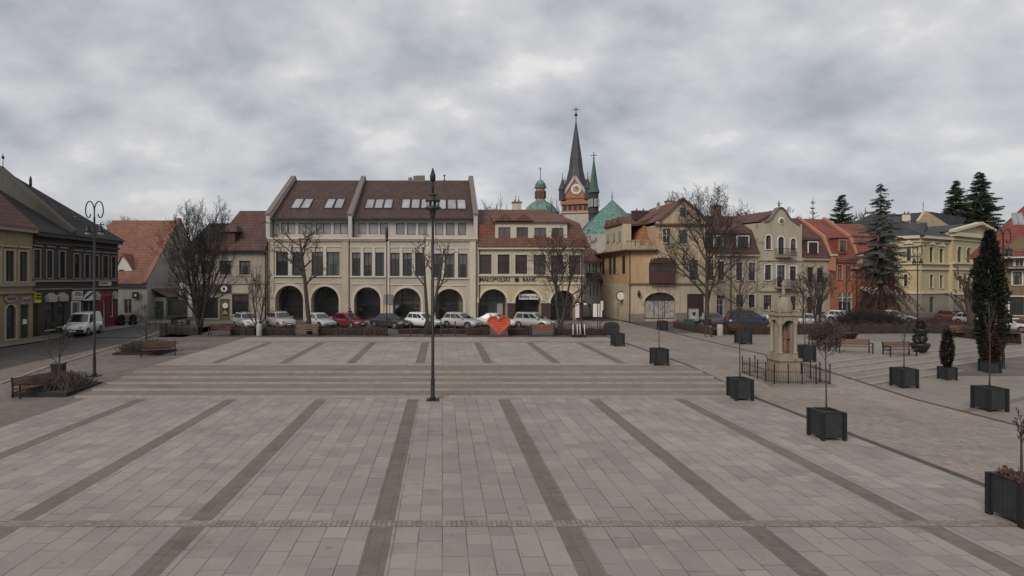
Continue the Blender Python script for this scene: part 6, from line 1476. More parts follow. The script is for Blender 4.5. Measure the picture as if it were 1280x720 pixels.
def scroll_lamp(label, px, py, ytop, Y=None, rz=0, sc=1.0):
    g = G(px, py) if Y is None else V((X_(px, Y), Y, .4)); rt = thing('scroll_lamp', label, 'street lamp', g, rz, 'double scroll street lamps')
    top = Z_(ytop, g.y)-g.z; lamp_base(rt, top-.9*sc, .06)
    for s in (-1, 1):
        mb = MB(); q = []
        c = V((s*.27*sc, 0, top-.62*sc))
        q += [V((0, 0, top-1.7*sc)), V((0, 0, top-1.1*sc))]
        for k in range(22):
            t = k/21; a = PI+s*0-(t*2.9*PI/1.0)*.62 if s > 0 else t*2.9*PI*.62
            rr = (.27-.18*t**1.5)*sc; q.append(c+V((rr*math.cos(a), 0, rr*2.25*math.sin(a))))
        mb.tube(q, .032*sc, 5); mb.build('scroll_arm', IRON, rt)
        mb = MB(); zc = top-1.28*sc; cx_ = s*.34*sc; mb.tube([(cx_, 0, zc+.1*sc), (cx_, 0, zc-.12*sc)], .03, 5); mb.lathe([(.02, zc-.05*sc), (.09*sc, zc-.12*sc), (.13*sc, zc-.3*sc), (.2*sc, zc-.42*sc), (.18*sc, zc-.44*sc)], 12, (cx_, 0, 0)); sh = mb.build('lamp_shade', IRON, rt)
        mb = MB(); mb.lathe([(.16*sc, zc-.44*sc), (.12*sc, zc-.55*sc), (.02, zc-.58*sc)], 10, (cx_, 0, 0)); mb.build('lamp_glass', plain('milky_glass', (.3, .31, .31), .3), sh)
    mb = MB(); mb.bar((-.5*sc, 0, top-1.3*sc), (.5*sc, 0, top-1.3*sc), .05); mb.bar((-.35*sc, 0, top-1.3*sc), (0, 0, top-1.75*sc), .03); mb.bar((.35*sc, 0, top-1.3*sc), (0, 0, top-1.75*sc), .03); mb.build('bracket', IRON, rt)
scroll_lamp('double scroll street lamp on the left in front of the dark roofs', 118, 470, 250, sc=1.0)
scroll_lamp('double scroll street lamp in front of the yellow hall', 1147, 0, 307, 58, sc=1.05)
scroll_lamp('double scroll street lamp near the right edge by the tall dark conifer', 1254, 463, 285, sc=.95)
# plain pole lamp before the arcades
def pole_lamp(label, px, Y, ytop, sign=False):
    rt = thing('pole_lamp', label, 'street lamp', (X_(px, Y), Y, .4), 0); top = Z_(ytop, Y)-.4; lamp_base(rt, top-1.2, .06)
    mb = MB(); mb.lathe([(.06, top-1.3), (.22, top-1.2), (.1, top-1.1), (.13, top-.95), (.14, top-.2), (.02, top)], 10); mb.build('lantern', IRON, rt)
    return rt
pole_lamp('slim dark lamp pole between the two cream arcade houses', 483.5, 49.0, 283)
# twin headed low lamp
g = V((X_(727, 48.9), 48.9, .4)); rt = thing('twin_lamp', 'lamp post with two small white lights above the scooters', 'street lamp', g, 0); top = Z_(372, 48.9)-.4; lamp_base(rt, top-.4, .055)
for s in (-1, 1):
    mb = MB(); mb.tube([(0, 0, top-.7), (s*.22, 0, top-.25), (s*.32, 0, top-.45)], .03, 5); mb.lathe([(.02, top-.35), (.15, top-.42), (.14, top-.47)], 10, (s*.32, 0, 0)); a = mb.build('lamp_arm', IRON, rt)
    mb = MB(); mb.lathe([(.13, top-.47), (.14, top-.58), (.05, top-.68)], 10, (s*.32, 0, 0)); mb.build('lamp_glass', plain('white_lamp_glass', (.6, .6, .6), .3), a)
mb = MB(); mb.tube([(0, 0, top-.5), (0, 0, top+3.6)], [.05, .04], 6); mb.build('upper_pole', IRON, rt)
def post(label, px, Y, ytop, name='sign_post', r=.04, cat='post', group=None, cap=None, m=None):
    rt = thing(name, label, cat, (X_(px, Y), Y, .4), 0, group); h = Z_(ytop, Y)-.4; mb = MB(); mb.lathe([(r*1.5, 0), (r*1.5, .06), (r, .1), (r, h-.03), (r*.5, h)], 8); mb.build('pole', m or IRON, rt); return rt, h
rt, h = post('tall dark post with a pale narrow banner beside the side street', 750, 49.2, 374); mb = MB(); mb.box(.05, .28, -.02, .02, h-.95, h-.15); mb.build('banner', WHITE, rt)
post('slim dark post standing left of the banner post', 747, 49.4, 376)
post('thin dark lamp pole in front of the orange house', 1058, 57, 329, r=.05, name='lamp_pole', cat='street lamp')
rt, h = post('post with a round sign under the largest bare tree', 227.5, 52, 353, r=.035)
mb = MB(); mb.lathe([(.3, 0), (.3, .03)], 16); s = mb.build('round_sign', plain('grey_sign_back', (.3, .3, .3)), rt); s.location = (0, -.05, h-.3); s.rotation_euler = (PI/2, 0, 0)
mb = MB(); mb.lathe([(.24, 0), (.24, .03)], 16); s = mb.build('round_sign', plain('grey_sign_back', (.3, .3, .3)), rt); s.location = (0, -.05, h-.95); s.rotation_euler = (PI/2, 0, 0)
mb = MB(); mb.box(-.3, .3, -.07, -.04, h-1.6, h-1.3); mb.build('blue_sign', plain('blue_sign', (.04, .06, .14)), rt)
for i, (px, lb) in enumerate(((513, 'thin dark bollard post left of the lamp mast'), (532, 'thin dark bollard post just left of the lamp mast foot'), (551, 'thin dark bollard post right of the lamp mast'), (569, 'thin dark bollard post in front of the silver hatchback'))):
    post(lb, px, 48.6, 401, 'bollard', .05, 'bollard', 'thin dark bollards')
def concrete(px, py, label, h=1.0):
    g = G(px, py); rt = thing('concrete_bin', label, 'litter bin', g, 0, 'pale concrete bins'); mb = MB(); mb.lathe([(.22, 0), (.24, .05), (.24, h-.1), (.2, h), (.15, h-.02)], 14); mb.build('body', CONC, rt)
    mb = MB(); mb.lathe([(.15, h-.05), (.02, h-.04)], 12); mb.build('opening', IRON, rt)
concrete(324, 420, 'pale concrete bin in the gap of the hedge by the white car', 1.05); concrete(900, 420, 'pale concrete bin right of the walking person', 1.0)
# bins
def slatbin(px, py, label, w=.42, h=1.0):
    g = G(px, py); rt = thing('litter_bin', label, 'litter bin', g, R(15), 'dark upright litter bins'); mb = MB(); mb.box(-w/2, w/2, -w/2, w/2, .04, h-.06)
    for k in range(6): x = -w/2+w*(k+.5)/6; mb.box(x-.02, x+.02, -w/2-.015, -w/2, .06, h-.1); mb.box(w/2, w/2+.015, x-.02, x+.02, .06, h-.1)
    mb.build('body', plain('dark_brown_metal', (.035, .028, .024), .6), rt); mb = MB(); mb.box(-w/2-.03, w/2+.03, -w/2-.03, w/2+.03, h-.06, h); mb.build('lid', IRON, rt)
slatbin(73, 478, 'dark litter bin between the left bench and its planting bed', .5, .95); slatbin(204, 420.5, 'dark litter bin at the corner left of the hedges', .5, 1.15)
g = V((X_(764.5, 49.5), 49.5, .4)); rt = thing('grit_container', 'black rounded container behind a charcoal planter at the road', 'container', g, 0)
mb = MB(); prof = [(-.55, 0), (-.6, .75), (-.5, 1.0), (-.25, 1.15), (.25, 1.15), (.5, 1.0), (.6, .75), (.55, 0)]; mb.prism(prof, -.4, .4); mb.build('body', CHAR, rt); mb = MB(); mb.box(-.45, .45, -.43, -.402, .72, .8); mb.build('handle', IRON, rt)
# heart sculpture
g = G(623.5, 421); rt = thing('heart_sculpture', 'large red heart sculpture with pale rim standing before the hedge', 'sculpture', g, 0)
Yh = g.y; w = 30*Yh/F/2; hh = (420-393)*Yh/F
def heart(k, n=44):
    o = []
    for i in range(n):
        t = 2*PI*i/n; x = 16*math.sin(t)**3/16.5; z = (13*math.cos(t)-5*math.cos(2*t)-2*math.cos(3*t)-math.cos(4*t))/16.5; o.append((x*w*k, z*hh*.5*k))
    return o
zc = .18+hh*.5
mb = MB(); ho, hi = heart(1.0), heart(.9); n = len(ho)
for i in range(n):
    j = (i+1) % n; a, b_, c_, d_ = ho[i], ho[j], hi[j], hi[i]
    mb.prism([(a[0], a[1]+zc), (b_[0], b_[1]+zc), (c_[0], c_[1]+zc), (d_[0], d_[1]+zc)], -.2, .2)
mb.build('rim', plain('pale_red_rim', (.4, .12, .09), .5), rt)
mb = MB(); mb.prism([(x, z+zc) for x, z in heart(.895)], -.1, .1); hp = mb.build('panel', plain('heart_red', (.58, .095, .04), .5, 0, .25, 3), rt)
mb = MB()
for k in range(9):
    z = zc+hh*(.36-.08*k); ww = w*(.62 if k < 5 else .62-.13*(k-4)); mb.box(-ww, ww, -.125, -.1, z-.02, z+.02)
mb.build('relief_lines', plain('heart_dark_red', (.3, .04, .025), .6), hp)
mb = MB(); mb.box(-.75, -.6, -.25, .25, 0, .55); mb.box(.6, .75, -.25, .25, 0, .55); mb.box(-.9, .9, -.3, .3, 0, .07); mb.build('stand', plain('red_stand', (.13, .04, .035)), rt)
# scooters
def make_scooter():
    rt = thing('kick_scooter', 'x', 'scooter', (0, 0, 0), 0, 'kick scooters parked in a row'); mb = MB(); mb.box(-.09, .09, -.45, .42, .12, .19); mb.build('deck', PLAST, rt)
    mb = MB(); mb.tube([(0, -.5, .2), (0, -.38, 1.12)], .038, 8); mb.build('stem', WHITE, rt); mb = MB(); mb.tube([(-.24, -.37, 1.14), (.24, -.37, 1.14)], .022, 6); mb.build('handlebar', PLAST, rt)
    for y in (-.52, .5): mb = MB(); mb.tube([(-.03, y, .11), (.03, y, .11)], .11, 12); mb.build('wheel', TYRE, rt)
    return rt
sc0 = make_scooter()
for i, (px, lb) in enumerate(((716.5, 'leftmost of the four white stemmed kick scooters'), (720.7, 'second from left of the four white stemmed kick scooters'), (725, 'third from left of the four white stemmed kick scooters, under the lamp post'), (729.3, 'rightmost of the four white stemmed kick scooters'))):
    o = sc0 if i == 0 else copy_tree(sc0); o['label'] = lb; o.location = (X_(px, 47.6), 47.9, .41); o.rotation_euler.z = R((-6, 4, -3, 7)[i])
# info boards
rt = thing('poster_board', 'grey poster stand with a black and white poster beside the brown gate', 'notice board', (X_(867, 57), 57, .4), 0); z0, z1 = Z_(401, 57)-.4, Z_(386, 57)-.4; w = 6*57/F
mb = MB(); mb.box(-w, w, -.08, .08, z0, z1); mb.build('frame', plain('board_grey', (.28, .27, .26)), rt)
mb = MB(); mb.box(-w+.15, w-.15, -.1, -.082, z0+.2, z1-.15); ps = mb.build('poster', plain('poster_paper', (.36, .35, .34)), rt)
mb = MB(); mb.prism([(-.12, z0+.55), (-.2, z0+.9), (-.05, z1-.35), (.15, z1-.3), (.2, z1-.6), (.08, z0+.8), (.15, z0+.5)], -.11, -.101); mb.build('poster_print', BLKL, ps)
mb = MB(); mb.box(-w, -w+.1, -.05, .05, 0, z0); mb.box(w-.1, w, -.05, .05, 0, z0); mb.build('legs', IRON, rt)
rt = thing('utility_cabinet', 'teal cabinet low behind the hedge in front of the poster board', 'cabinet', (X_(861, 54.6), 54.6, .4), 0); mb = MB(); mb.box(-.35, .35, -.25, .25, 0, .95); mb.build('body', plain('teal_metal', (.02, .09, .1)), rt); mb = MB(); mb.box(-.4, .4, -.3, .3, .95, 1.02); mb.build('lid', plain('teal_metal', (.02, .09, .1)), rt)
rt = thing('info_board', 'white noticeboard at the corner of the side street', 'notice board', (X_(741, 66), 64, .4), R(-10)); mb = MB(); mb.box(-.5, .5, -.05, .05, .6, 2.1); mb.build('board', WHITE, rt); mb = MB(); mb.box(-.5, -.43, -.04, .04, 0, .6); mb.box(.43, .5, -.04, .04, 0, .6); mb.build('legs', IRON, rt)
rt = thing('low_wall', 'low white wall in front of the red roofed house at left', 'wall', (X_(148, 61.5), 61.5, .4), 0); mb = MB(); mb.box(0, 2.9, 0, .3, 0, .85); mb.box(-.05, 2.95, -.05, .35, .85, .95); mb.build('wall', plaster('white_low_wall', (.38, .36, .33)), rt)
rt = thing('guard_rail', 'grey metal railing behind the scooters at the side street', 'railing', (X_(694, 53), 53, .4), 0); mb = MB()
mb.bar((0, 0, 1.0), (3.4, 0, 1.0), .05); mb.bar((0, 0, .15), (3.4, 0, .15), .04)
for k in range(24): mb.bar((3.4*k/23, 0, 0), (3.4*k/23, 0, 1.0), .03)
mb.build('rail', plain('grey_rail', (.16, .16, .15), .6), rt)
# terrace chairs & tables at far left
def cafe_chair(px, Y, rz, label):
    rt = thing('cafe_chair', label, 'chair', (X_(px, Y), Y, .4), rz, 'dark terrace chairs'); mb = MB(); mb.box(-.24, .24, -.24, .24, .42, .47); mb.build('seat', PLAST, rt); mb = MB(); mb.box(-.24, .24, .2, .25, .47, .95); mb.build('backrest', PLAST, rt)
    for sx in (-1, 1):
        for sy in (-1, 1): mb = MB(); mb.box(sx*.22-.02, sx*.22+.02, sy*.22-.02, sy*.22+.02, 0, .42); mb.build('leg', PLAST, rt)
cafe_chair(216, 55, R(10), 'left dark terrace chair under the largest bare tree'); cafe_chair(222, 54.2, R(160), 'middle dark terrace chair under the largest bare tree'); cafe_chair(233, 55, R(-20), 'right dark terrace chair under the largest bare tree')
rt = thing('cafe_table', 'round dark terrace table between the terrace chairs', 'table', (X_(228, 54.6), 54.6, .4)); mb = MB(); mb.lathe([(.4, .7), (.4, .74)], 16); mb.build('tabletop', PLAST, rt); mb = MB(); mb.lathe([(.22, 0), (.2, .04), (.03, .08), (.03, .7)], 10); mb.build('leg', IRON, rt)
# ================================================================== SHRINE
gs = V((17.6, 28.9, 0)); gz = .2
rt = thing('stone_shrine', 'carved stone shrine with four columns, domed top and reddish figure inside a railing', 'monument', (gs.x, gs.y, gz), 0); rt.scale = (.74, .74, 1)
zt = Z_(350, gs.y)-gz; st = STONE
mb = MB(); mb.box(-.95, .95, -.95, .95, -.1, .35); mb.box(-.72, .72, -.72, .72, .35, 1.0, taper=.02); mb.box(-.82, .82, -.82, .82, 1.0, 1.14); mb.box(-.62, .62, -.62, .62, 1.14, 1.36); mb.build('pedestal', st, rt)
for sx in (-1, 1):
    for sy in (-1, 1):
        mb = MB(); c = (sx*.5, sy*.5, 0); mb.lathe([(.17, 1.36), (.17, 1.44), (.12, 1.5), (.115, 2.75), (.13, 2.8), (.2, 2.95), (.2, 3.02)], 10, c); mb.build('column', st, rt)
mb = MB(); mb.box(-.4, .4, .2, .5, 1.36, 3.02); mb.box(-.46, -.27, -.35, .2, 1.36, 3.02); mb.box(.27, .46, -.35, .2, 1.36, 3.02); mb.build('niche', st, rt)
mb = MB()
for k in range(4):
    M = Matrix.Rotation(k*PI/2, 4, 'Z'); nn = 10; zs = 3.02
    for q in range(nn):
        a0, a1 = PI*q/nn, PI*(q+1)/nn; mb.add([M @ V(p) for p in [(-.42*math.cos(a0), -.66, zs-.25+.3*math.sin(a0)), (-.42*math.cos(a1), -.66, zs-.25+.3*math.sin(a1)), (-.42*math.cos(a1), -.66, 3.3), (-.42*math.cos(a0), -.66, 3.3)]], [(0, 1, 2, 3)])
    for sx in (-1, 1): mb.box(min(sx*.42, sx*.66), max(sx*.42, sx*.66), -.665, -.4, zs, 3.3, 0, M)
mb.box(-.78, .78, -.78, .78, 3.3, 3.42)
for sx in (-1, 1):
    for sy in (-1, 1): mb.lathe([(.1, 3.42), (.12, 3.5), (.06, 3.6), (.09, 3.68), (.02, 3.78)], 8, (sx*.64, sy*.64, 0))
mb.build('entablature', st, rt)
zd = 3.42; mb = MB(); mb.lathe([(.52, zd), (.56, zd+.12), (.55, zd+.38), (.45, zd+.6), (.26, zd+.76), (.12, zd+.84)], 16); mb.build('dome', st, rt)
mb = MB(); mb.lathe([(.12, zd+.83), (.1, zd+.95), (.15, zd+1.0), (.1, zd+1.1), (.09, zt-.3), (.13, zt-.25), (.02, zt)], 8); mb.box(-.16, .16, -.04, .04, zt-.22, zt-.14); mb.build('pinnacle', st, rt)
mb = MB(); mb.lathe([(.22, 1.36), (.2, 1.6), (.17, 2.0), (.2, 2.3), (.16, 2.45), (.07, 2.5), (.1, 2.58), (.1, 2.7), (.03, 2.78)], 12, (0, -.1, 0)); mb.tube([(-.17, -.12, 2.35), (-.2, -.28, 2.1), (-.04, -.3, 2.15)], [.06, .05, .04], 6); mb.tube([(.17, -.12, 2.35), (.2, -.28, 2.1), (.04, -.3, 2.15)], [.06, .05, .04], 6)
mb.build('saint_figure', plain('weathered_red_figure', (.2, .1, .075), .85, 0, .3, 5), rt)
rt = thing('shrine_terrace', 'raised stone slab under the shrine with a pale edge', 'plinth', (gs.x, gs.y, 0), 0); rt.scale = (.8, .86, 1); mb = MB(); mb.box(-1.85, 1.85, -1.9, 1.8, -.1, gz-.002); mb.build('slab', WALK, rt); mb = MB()
for a in ((-1.92, 1.92, -2.0, -1.9), (-1.92, 1.92, 1.8, 1.9), (-1.92, -1.85, -1.9, 1.8), (1.85, 1.92, -1.9, 1.8)): mb.box(*a, -.1, gz+.04)
mb.build('edging', KERB, rt)
rt = thing('iron_railing', 'low black iron railing with spear tips round the shrine', 'railing', (gs.x, gs.y, gz), 0); rt.scale = (.8, .86, 1)
for (a, b_) in (((-1.7, -1.75), (1.7, -1.75)), ((1.7, -1.75), (1.7, 1.65)), ((1.7, 1.65), (-1.7, 1.65)), ((-1.7, 1.65), (-1.7, -1.75))):
    mb = MB(); mb.bar((a[0], a[1], .62), (b_[0], b_[1], .62), .025); mb.bar((a[0], a[1], .14), (b_[0], b_[1], .14), .025)
    for k in range(1, 24): t = k/24; x, y = a[0]+(b_[0]-a[0])*t, a[1]+(b_[1]-a[1])*t; mb.tube([(x, y, .05), (x, y, .72), (x, y, .8)], [.009, .009, .002], 4)
    mb.build('rail_panel', IRON, rt)
    for k in range(4): t = k/4; x, y = a[0]+(b_[0]-a[0])*t, a[1]+(b_[1]-a[1])*t; mb = MB(); mb.lathe([(.032, -.04), (.032, .9), (.05, .94), (.01, 1.04)], 8, (x, y, 0)); mb.build('railing_post', IRON, rt)
# ================================================================== PLANTING BEDS (left)
def bed(px, py, w, d, label, seed, rz=0):
    g = G(px, py); rt = thing('planting_bed', label, 'flower bed', g, rz); mb = MB(); mb.box(-w/2, w/2, -d/2, d/2, -.15, .1); mb.build('soil', SOIL, rt); mb = MB()
    for a in ((-w/2-.05, w/2+.05, -d/2-.06, -d/2), (-w/2-.05, w/2+.05, d/2, d/2+.06), (-w/2-.06, -w/2, -d/2, d/2), (w/2, w/2+.06, -d/2, d/2)): mb.box(*a, -.15, .13)
    mb.build('edging', IRON, rt); return g
g = bed(74, 487, 2.4, 2.6, 'near square bed of brown twigs beside the leftmost bench', 1, 0); twig_bush('low_shrub', 'low brown twiggy shrubs filling the near left bed', g+V((0, 0, .1)), 2.4, 2.4, .8, 91, 480, TWIG2, r=.012)
tree_px('bare_tree', 'slim bare tree growing from the near left planting bed', 75, g.y, 398, 52, 98, 92, maxl=3, n=(8, 6, 5), ang=(35, 38, 40), ln=(.6, .5, .5), r0=.045, start=.4, rmin=.007)
g = bed(182, 441, 3.0, 2.2, 'far square bed of brown twigs in front of the white van', 2, 0); twig_bush('low_shrub', 'low grey brown shrubs filling the far left bed', g+V((0, 0, .1)), 3.1, 2.2, .85, 93, 560, TWIG2, r=.014)
tree_px('bare_tree', 'slim bare tree growing from the far left planting bed', 183, g.y, 378, 162, 204, 94, maxl=3, n=(9, 6, 5), ang=(50, 40, 40), ln=(.5, .5, .5), r0=.05, start=.3, rmin=.008)
twig_bush('low_shrub', 'dark bushy shrub in the hedge below the blue spruce', V((X_(1085, 52.5), 52.5, .4)), 5.5, 2.0, 2.2, 95, 900, plain('dark_bush', (.03, .028, .028)), r=.02, leaf=foliage('dark_bush_leaf', (.03, .03, .028)))
twig_bush('low_shrub', 'low brown shrubs at the right end of the hedge before the hall', V((X_(1165, 53), 53, .4)), 4.5, 1.6, 1.5, 96, 500, TWR, r=.016)
# ================================================================== PEOPLE
def person(label, loc, rz, h=1.72, coat=(.03, .03, .035), legs=(.04, .045, .055), hair=(.04, .03, .025), stride=.28, bend=0.0, armr=(.12, .05), arml=(-.1, .05), coat_len=.5, bag=None):
    k = h/1.72; bm = bmesh.new(); sl = bm.verts.layers.skin.verify(); vs = {}
    def v(n, p, r, r2=None):
        x = bm.verts.new(V(p)*k); x[sl].radius = (r*k, (r2 or r)*k); vs[n] = x; return x
    def e(a, b): bm.edges.new((vs[a], vs[b]))
    f = bend
    v('pel', (0, 0, .95), .145, .11); bm.verts.ensure_lookup_table()
    v('waist', (f*.2, 0, 1.1), .135, .1); v('chest', (f*.7, 0, 1.32), .165, .12); v('neck0', (f*1.0, 0, 1.47), .075); v('neck', (f*1.1+.01, 0, 1.53), .055); v('head', (f*1.25+.02, 0, 1.62), .085, .095); v('top', (f*1.3+.01, 0, 1.69), .065, .075)
    for a, b in (('pel', 'waist'), ('waist', 'chest'), ('chest', 'neck0'), ('neck0', 'neck'), ('neck', 'head'), ('head', 'top')): e(a, b)
    for s, n, st in ((1, 'l', stride), (-1, 'r', -stride)):
        v('hip'+n, (0, s*.09, .88), .1); v('knee'+n, (st*.45+.03, s*.1, .5), .062); v('ank'+n, (st, s*.1, .09), .042); v('toe'+n, (st+.15, s*.11, .04), .035)
        e('pel', 'hip'+n); e('hip'+n, 'knee'+n); e('knee'+n, 'ank'+n); e('ank'+n, 'toe'+n)
        a = arml if n == 'l' else armr
        v('sh'+n, (f*.85, s*.185, 1.41), .065); v('el'+n, (f*.8+a[0]*.4-.03, s*.24, 1.13), .047); v('wr'+n, (f*.8+a[0]+.06, s*.25, .9+a[1]), .032); v('palm'+n, (f*.8+a[0]+.08, s*.25, .83+a[1]), .034, .018)
        e('chest', 'sh'+n); e('sh'+n, 'el'+n); e('el'+n, 'wr'+n); e('wr'+n, 'palm'+n)
        for q in range(4):
            y = s*.25+(q-1.5)*.02; x0 = f*.8+a[0]+.08
            v('f%d%s' % (q, n), (x0+.012, y, .78+a[1]), .0095); v('g%d%s' % (q, n), (x0+.022, y, .745+a[1]-.006*(1.5-abs(q-1.5))), .008); e('palm'+n, 'f%d%s' % (q, n)); e('f%d%s' % (q, n), 'g%d%s' % (q, n))
        v('th'+n, (f*.8+a[0]+.12, s*.25, .81+a[1]), .01); v('tg'+n, (f*.8+a[0]+.13, s*.25, .775+a[1]), .009); e('palm'+n, 'th'+n); e('th'+n, 'tg'+n)
    me = bpy.data.meshes.new('tmp'); bm.to_mesh(me); bm.free(); o = bpy.data.objects.new('tmp', me); COL.objects.link(o)
    md = o.modifiers.new('s', 'SKIN'); md.use_smooth_shade = True
    for i, d in enumerate(me.skin_vertices[0].data): d.use_root = (i == 0)
    o.modifiers.new('d', 'SUBSURF').levels = 1
    bpy.context.view_layer.update(); m2 = bpy.data.meshes.new_from_object(o.evaluated_get(bpy.context.evaluated_depsgraph_get()))
    bpy.data.objects.remove(o)
    rt = thing('person', label, 'person', loc, rz, None)
    SK = plain('skin', (.38, .23, .17), .6); mats = [SK, plain('coat_%d%d%d' % tuple(int(c*100) for c in coat), coat, .85), plain('trousers_%d%d%d' % tuple(int(c*100) for c in legs), legs, .85), plain('shoes', (.02, .018, .016), .6)]
    m2.materials.clear()
    for m in mats: m2.materials.append(m)
    for p in m2.polygons:
        c = p.center/k; hand = c.z < .88+max(armr[1], arml[1]) and abs(c.y) > .2 and c.z > .6
        p.material_index = 0 if (c.z > 1.5 or hand) else (3 if c.z < .1 else (1 if c.z > 1.0-coat_len*.25 or abs(c.y) > .2 else 2))
    b = bpy.data.objects.new('body', m2); COL.objects.link(b); b.parent = rt
    hx = (f*1.25+.02)*k
    mb = MB(); mb.lathe([(.03, 1.755*k), (.075, 1.74*k), (.105, 1.69*k), (.108, 1.62*k), (.09, 1.56*k), (.06, 1.55*k)], 12, (hx-.025, 0, 0)); mb.build('hair', plain('hair_%d' % int(hair[0]*1000), hair, .8), rt)
    mb = MB()
    for s in (-1, 1): mb.lathe([(.004, 0), (.012, .006), (.004, .012)], 6, (hx+.088*k, s*.032, 1.625*k))
    mb.build('eyes', plain('eye_dark', (.03, .02, .02)), rt)
    mb = MB(); mb.tube([(hx+.085*k, 0, 1.625*k), (hx+.115*k, 0, 1.59*k), (hx+.09*k, 0, 1.58*k)], [.008, .014, .008], 6); mb.build('nose', SK, rt); mb = MB(); mb.box(hx+.08*k, hx+.094*k, -.022, .022, 1.553*k, 1.56*k); mb.build('mouth', plain('lips', (.25, .1, .09)), rt)
    if coat_len > .6:
        mb = MB(); mb.lathe([(.2*k, .55*k), (.19*k, .8*k), (.165*k, 1.05*k), (.16*k, 1.2*k)], 14); mb.build('coat_skirt', plain('coat_%d%d%d' % tuple(int(c*100) for c in legs), legs, .85), rt)
    return rt
person('person in dark clothes leaning forward and walking beside the pale concrete bin', (X_(885, 47.6), 47.6, .4), R(-60), 1.85, (.03, .035, .033), (.06, .055, .05), stride=.2, bend=.14)
rt = person('person with dark top and long pale coat behind the hedge by the round headed tree', (X_(1029, 52.3), 52.3, .4), R(-95), 1.85, (.05, .05, .07), (.36, .34, .36), stride=.12, coat_len=.9)
person('person in black standing by the pillar behind the dark red hatchback', (X_(437.5, 60.6), 60.6, .4), R(-80), 1.75, (.015, .015, .017), (.02, .02, .025), (.015, .012, .012), stride=.05)
rt = person('person in blue jeans seen behind the walking figure', (X_(879, 56.2), 56.2, .4), R(150), 1.75, (.3, .3, .34), (.03, .045, .09), stride=.22)
# distant tree line
rng = random.Random(77); mb = MB(); tl = []
def far_wood(label, x0, x1, Y, h, n, seed):
    rng = random.Random(seed); mb = MB()
    for i in range(n):
        x = X_(rng.uniform(x0, x1), Y); y = Y+rng.uniform(-8, 8); hh = h*rng.uniform(.7, 1.05)
        mb.tube([(x, y, 0), (x, y, hh)], [.25, .04], 4, cap=False)
        for j in range(38):
            z = hh*rng.uniform(.3, .98); a = rng.random()*6.28; l = (hh-z)*.35+1.0; e = V((x+math.cos(a)*l, y+math.sin(a)*l, z+l*rng.uniform(.6, 1.3))); c = V((x, y, z)); mb.tube([c, e], [.07, .02], 3, cap=False)
            for q in range(4): t = rng.uniform(.3, 1); c2 = c.lerp(e, t); mb.tube([c2, c2+V((rng.gauss(0, .7), rng.gauss(0, .7), rng.uniform(.2, 1.2)))], [.04, .015], 3, cap=False)
    o = mb.build('distant_wood', plain('distant_bark', (.09, .08, .075), .95), None, fixn=False); tag(o, label, 'wood', None, 'stuff')
far_wood('thin line of far bare treetops above the long red roof', 122, 178, 170, 22.5, 40, 1)
far_wood('far bare treetops between the maroon roof and the baroque gable', 895, 975, 150, 22.2, 46, 2)
# ================================================================== WORLD, SUN, CAMERA
w = bpy.data.worlds.new('World'); scene.world = w; w.use_nodes = True
class WT(NT):
    def __init__(s, wd): s.t = wd.node_tree; s.t.nodes.clear()
t = WT(w); SUN_EL, SUN_AZ = 34, -142     # azimuth measured from the view direction, negative = left
gen = t.n('ShaderNodeTexCoord').outputs['Generated']; x, y, z = t.sep(gen)
zc = t.math('ADD', t.math('MAXIMUM', z, 0.0), .5)
pl = t.comb(t.math('DIVIDE', x, zc), t.math('DIVIDE', y, zc), 0)
n1 = t.noise(t.scalev(pl, (1.0, 1.2, 1)), 4.3, 9, .5); n2 = t.noise(pl, 8.0, 6, .5); n3 = t.noise(pl, 1.6, 3, .5)
nn = t.math('ADD', t.math('ADD', t.math('MULTIPLY', n1, .6), t.math('MULTIPLY', n2, .15)), t.math('MULTIPLY', n3, .25))
f = t.remap(nn, .37, .58, 0, 1)
cloud = t.mix(f, (.235, .248, .275, 1), (.45, .445, .447, 1))
cloud = t.mix(t.remap(nn, .56, .66, 0, 1), cloud, (.6, .575, .55, 1))
hor = t.remap(z, 0.0, .3, .5, 0)
cloud = t.mix(hor, cloud, (.32, .33, .345, 1))
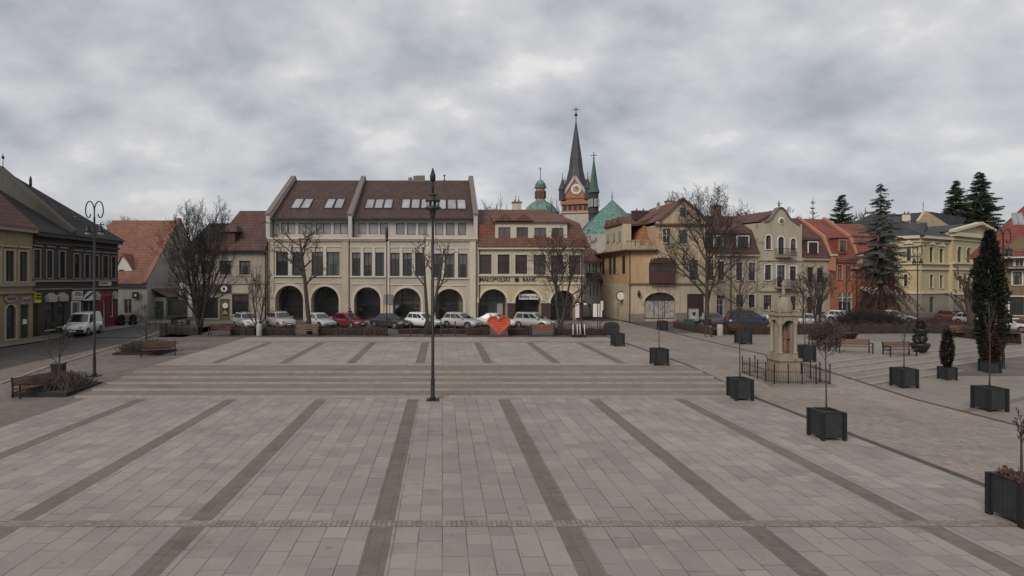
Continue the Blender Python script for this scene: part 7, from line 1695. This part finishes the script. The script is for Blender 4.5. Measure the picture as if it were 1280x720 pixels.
below = t.math('LESS_THAN', z, 0.0); cloud = t.mix(below, cloud, (.12, .11, .1, 1))
bgc = t.n('ShaderNodeBackground'); t.link(cloud, bgc.inputs[0]); bgc.inputs[1].default_value = 1.0
sky = t.n('ShaderNodeTexSky', sky_type='NISHITA'); sky.sun_disc = False; sky.sun_elevation = R(SUN_EL); sky.sun_rotation = R(SUN_AZ); sky.air_density = 1.0; sky.dust_density = 2.0
bgs = t.n('ShaderNodeBackground'); t.link(sky.outputs[0], bgs.inputs[0]); bgs.inputs[1].default_value = .08
mx = t.n('ShaderNodeMixShader'); mx.inputs[0].default_value = .93; t.link(bgs.outputs[0], mx.inputs[1]); t.link(bgc.outputs[0], mx.inputs[2])
wo = t.n('ShaderNodeOutputWorld'); t.link(mx.outputs[0], wo.inputs[0])
ld = bpy.data.lights.new('Sun', 'SUN'); ld.energy = 1.3; ld.angle = R(25); ld.color = (1, .89, .77)
lo = bpy.data.objects.new('Sun', ld); COL.objects.link(lo)
el, az = R(SUN_EL), R(SUN_LAMP_AZ) if 'SUN_LAMP_AZ' in globals() else R(SUN_AZ)
dv = V((math.sin(az)*math.cos(el), math.cos(az)*math.cos(el), math.sin(el)))
lo.rotation_euler = dv.to_track_quat('Z', 'Y').to_euler(); lo.location = (0, 0, 60)
cd = bpy.data.cameras.new('Camera'); co = bpy.data.objects.new('Camera', cd); COL.objects.link(co); scene.camera = co
co.location = (0, 0, H); co.rotation_euler = (PI/2, 0, 0); cd.sensor_width = 36; cd.sensor_fit = 'HORIZONTAL'; cd.lens = 36*F/1280
cd.shift_x = (640-PX0)/1280; cd.shift_y = -(360-PY0)/1280; cd.clip_start = .1; cd.clip_end = 3000
vs_ = scene.view_settings; vs_.view_transform = 'Standard'; vs_.look = 'None'; vs_.exposure = .66; vs_.gamma = 1; vs_.use_curve_mapping = False
scene.render.engine = 'CYCLES'; scene.cycles.use_denoising = True; scene.cycles.max_bounces = 6; scene.cycles.diffuse_bounces = 3; scene.cycles.glossy_bounces = 3
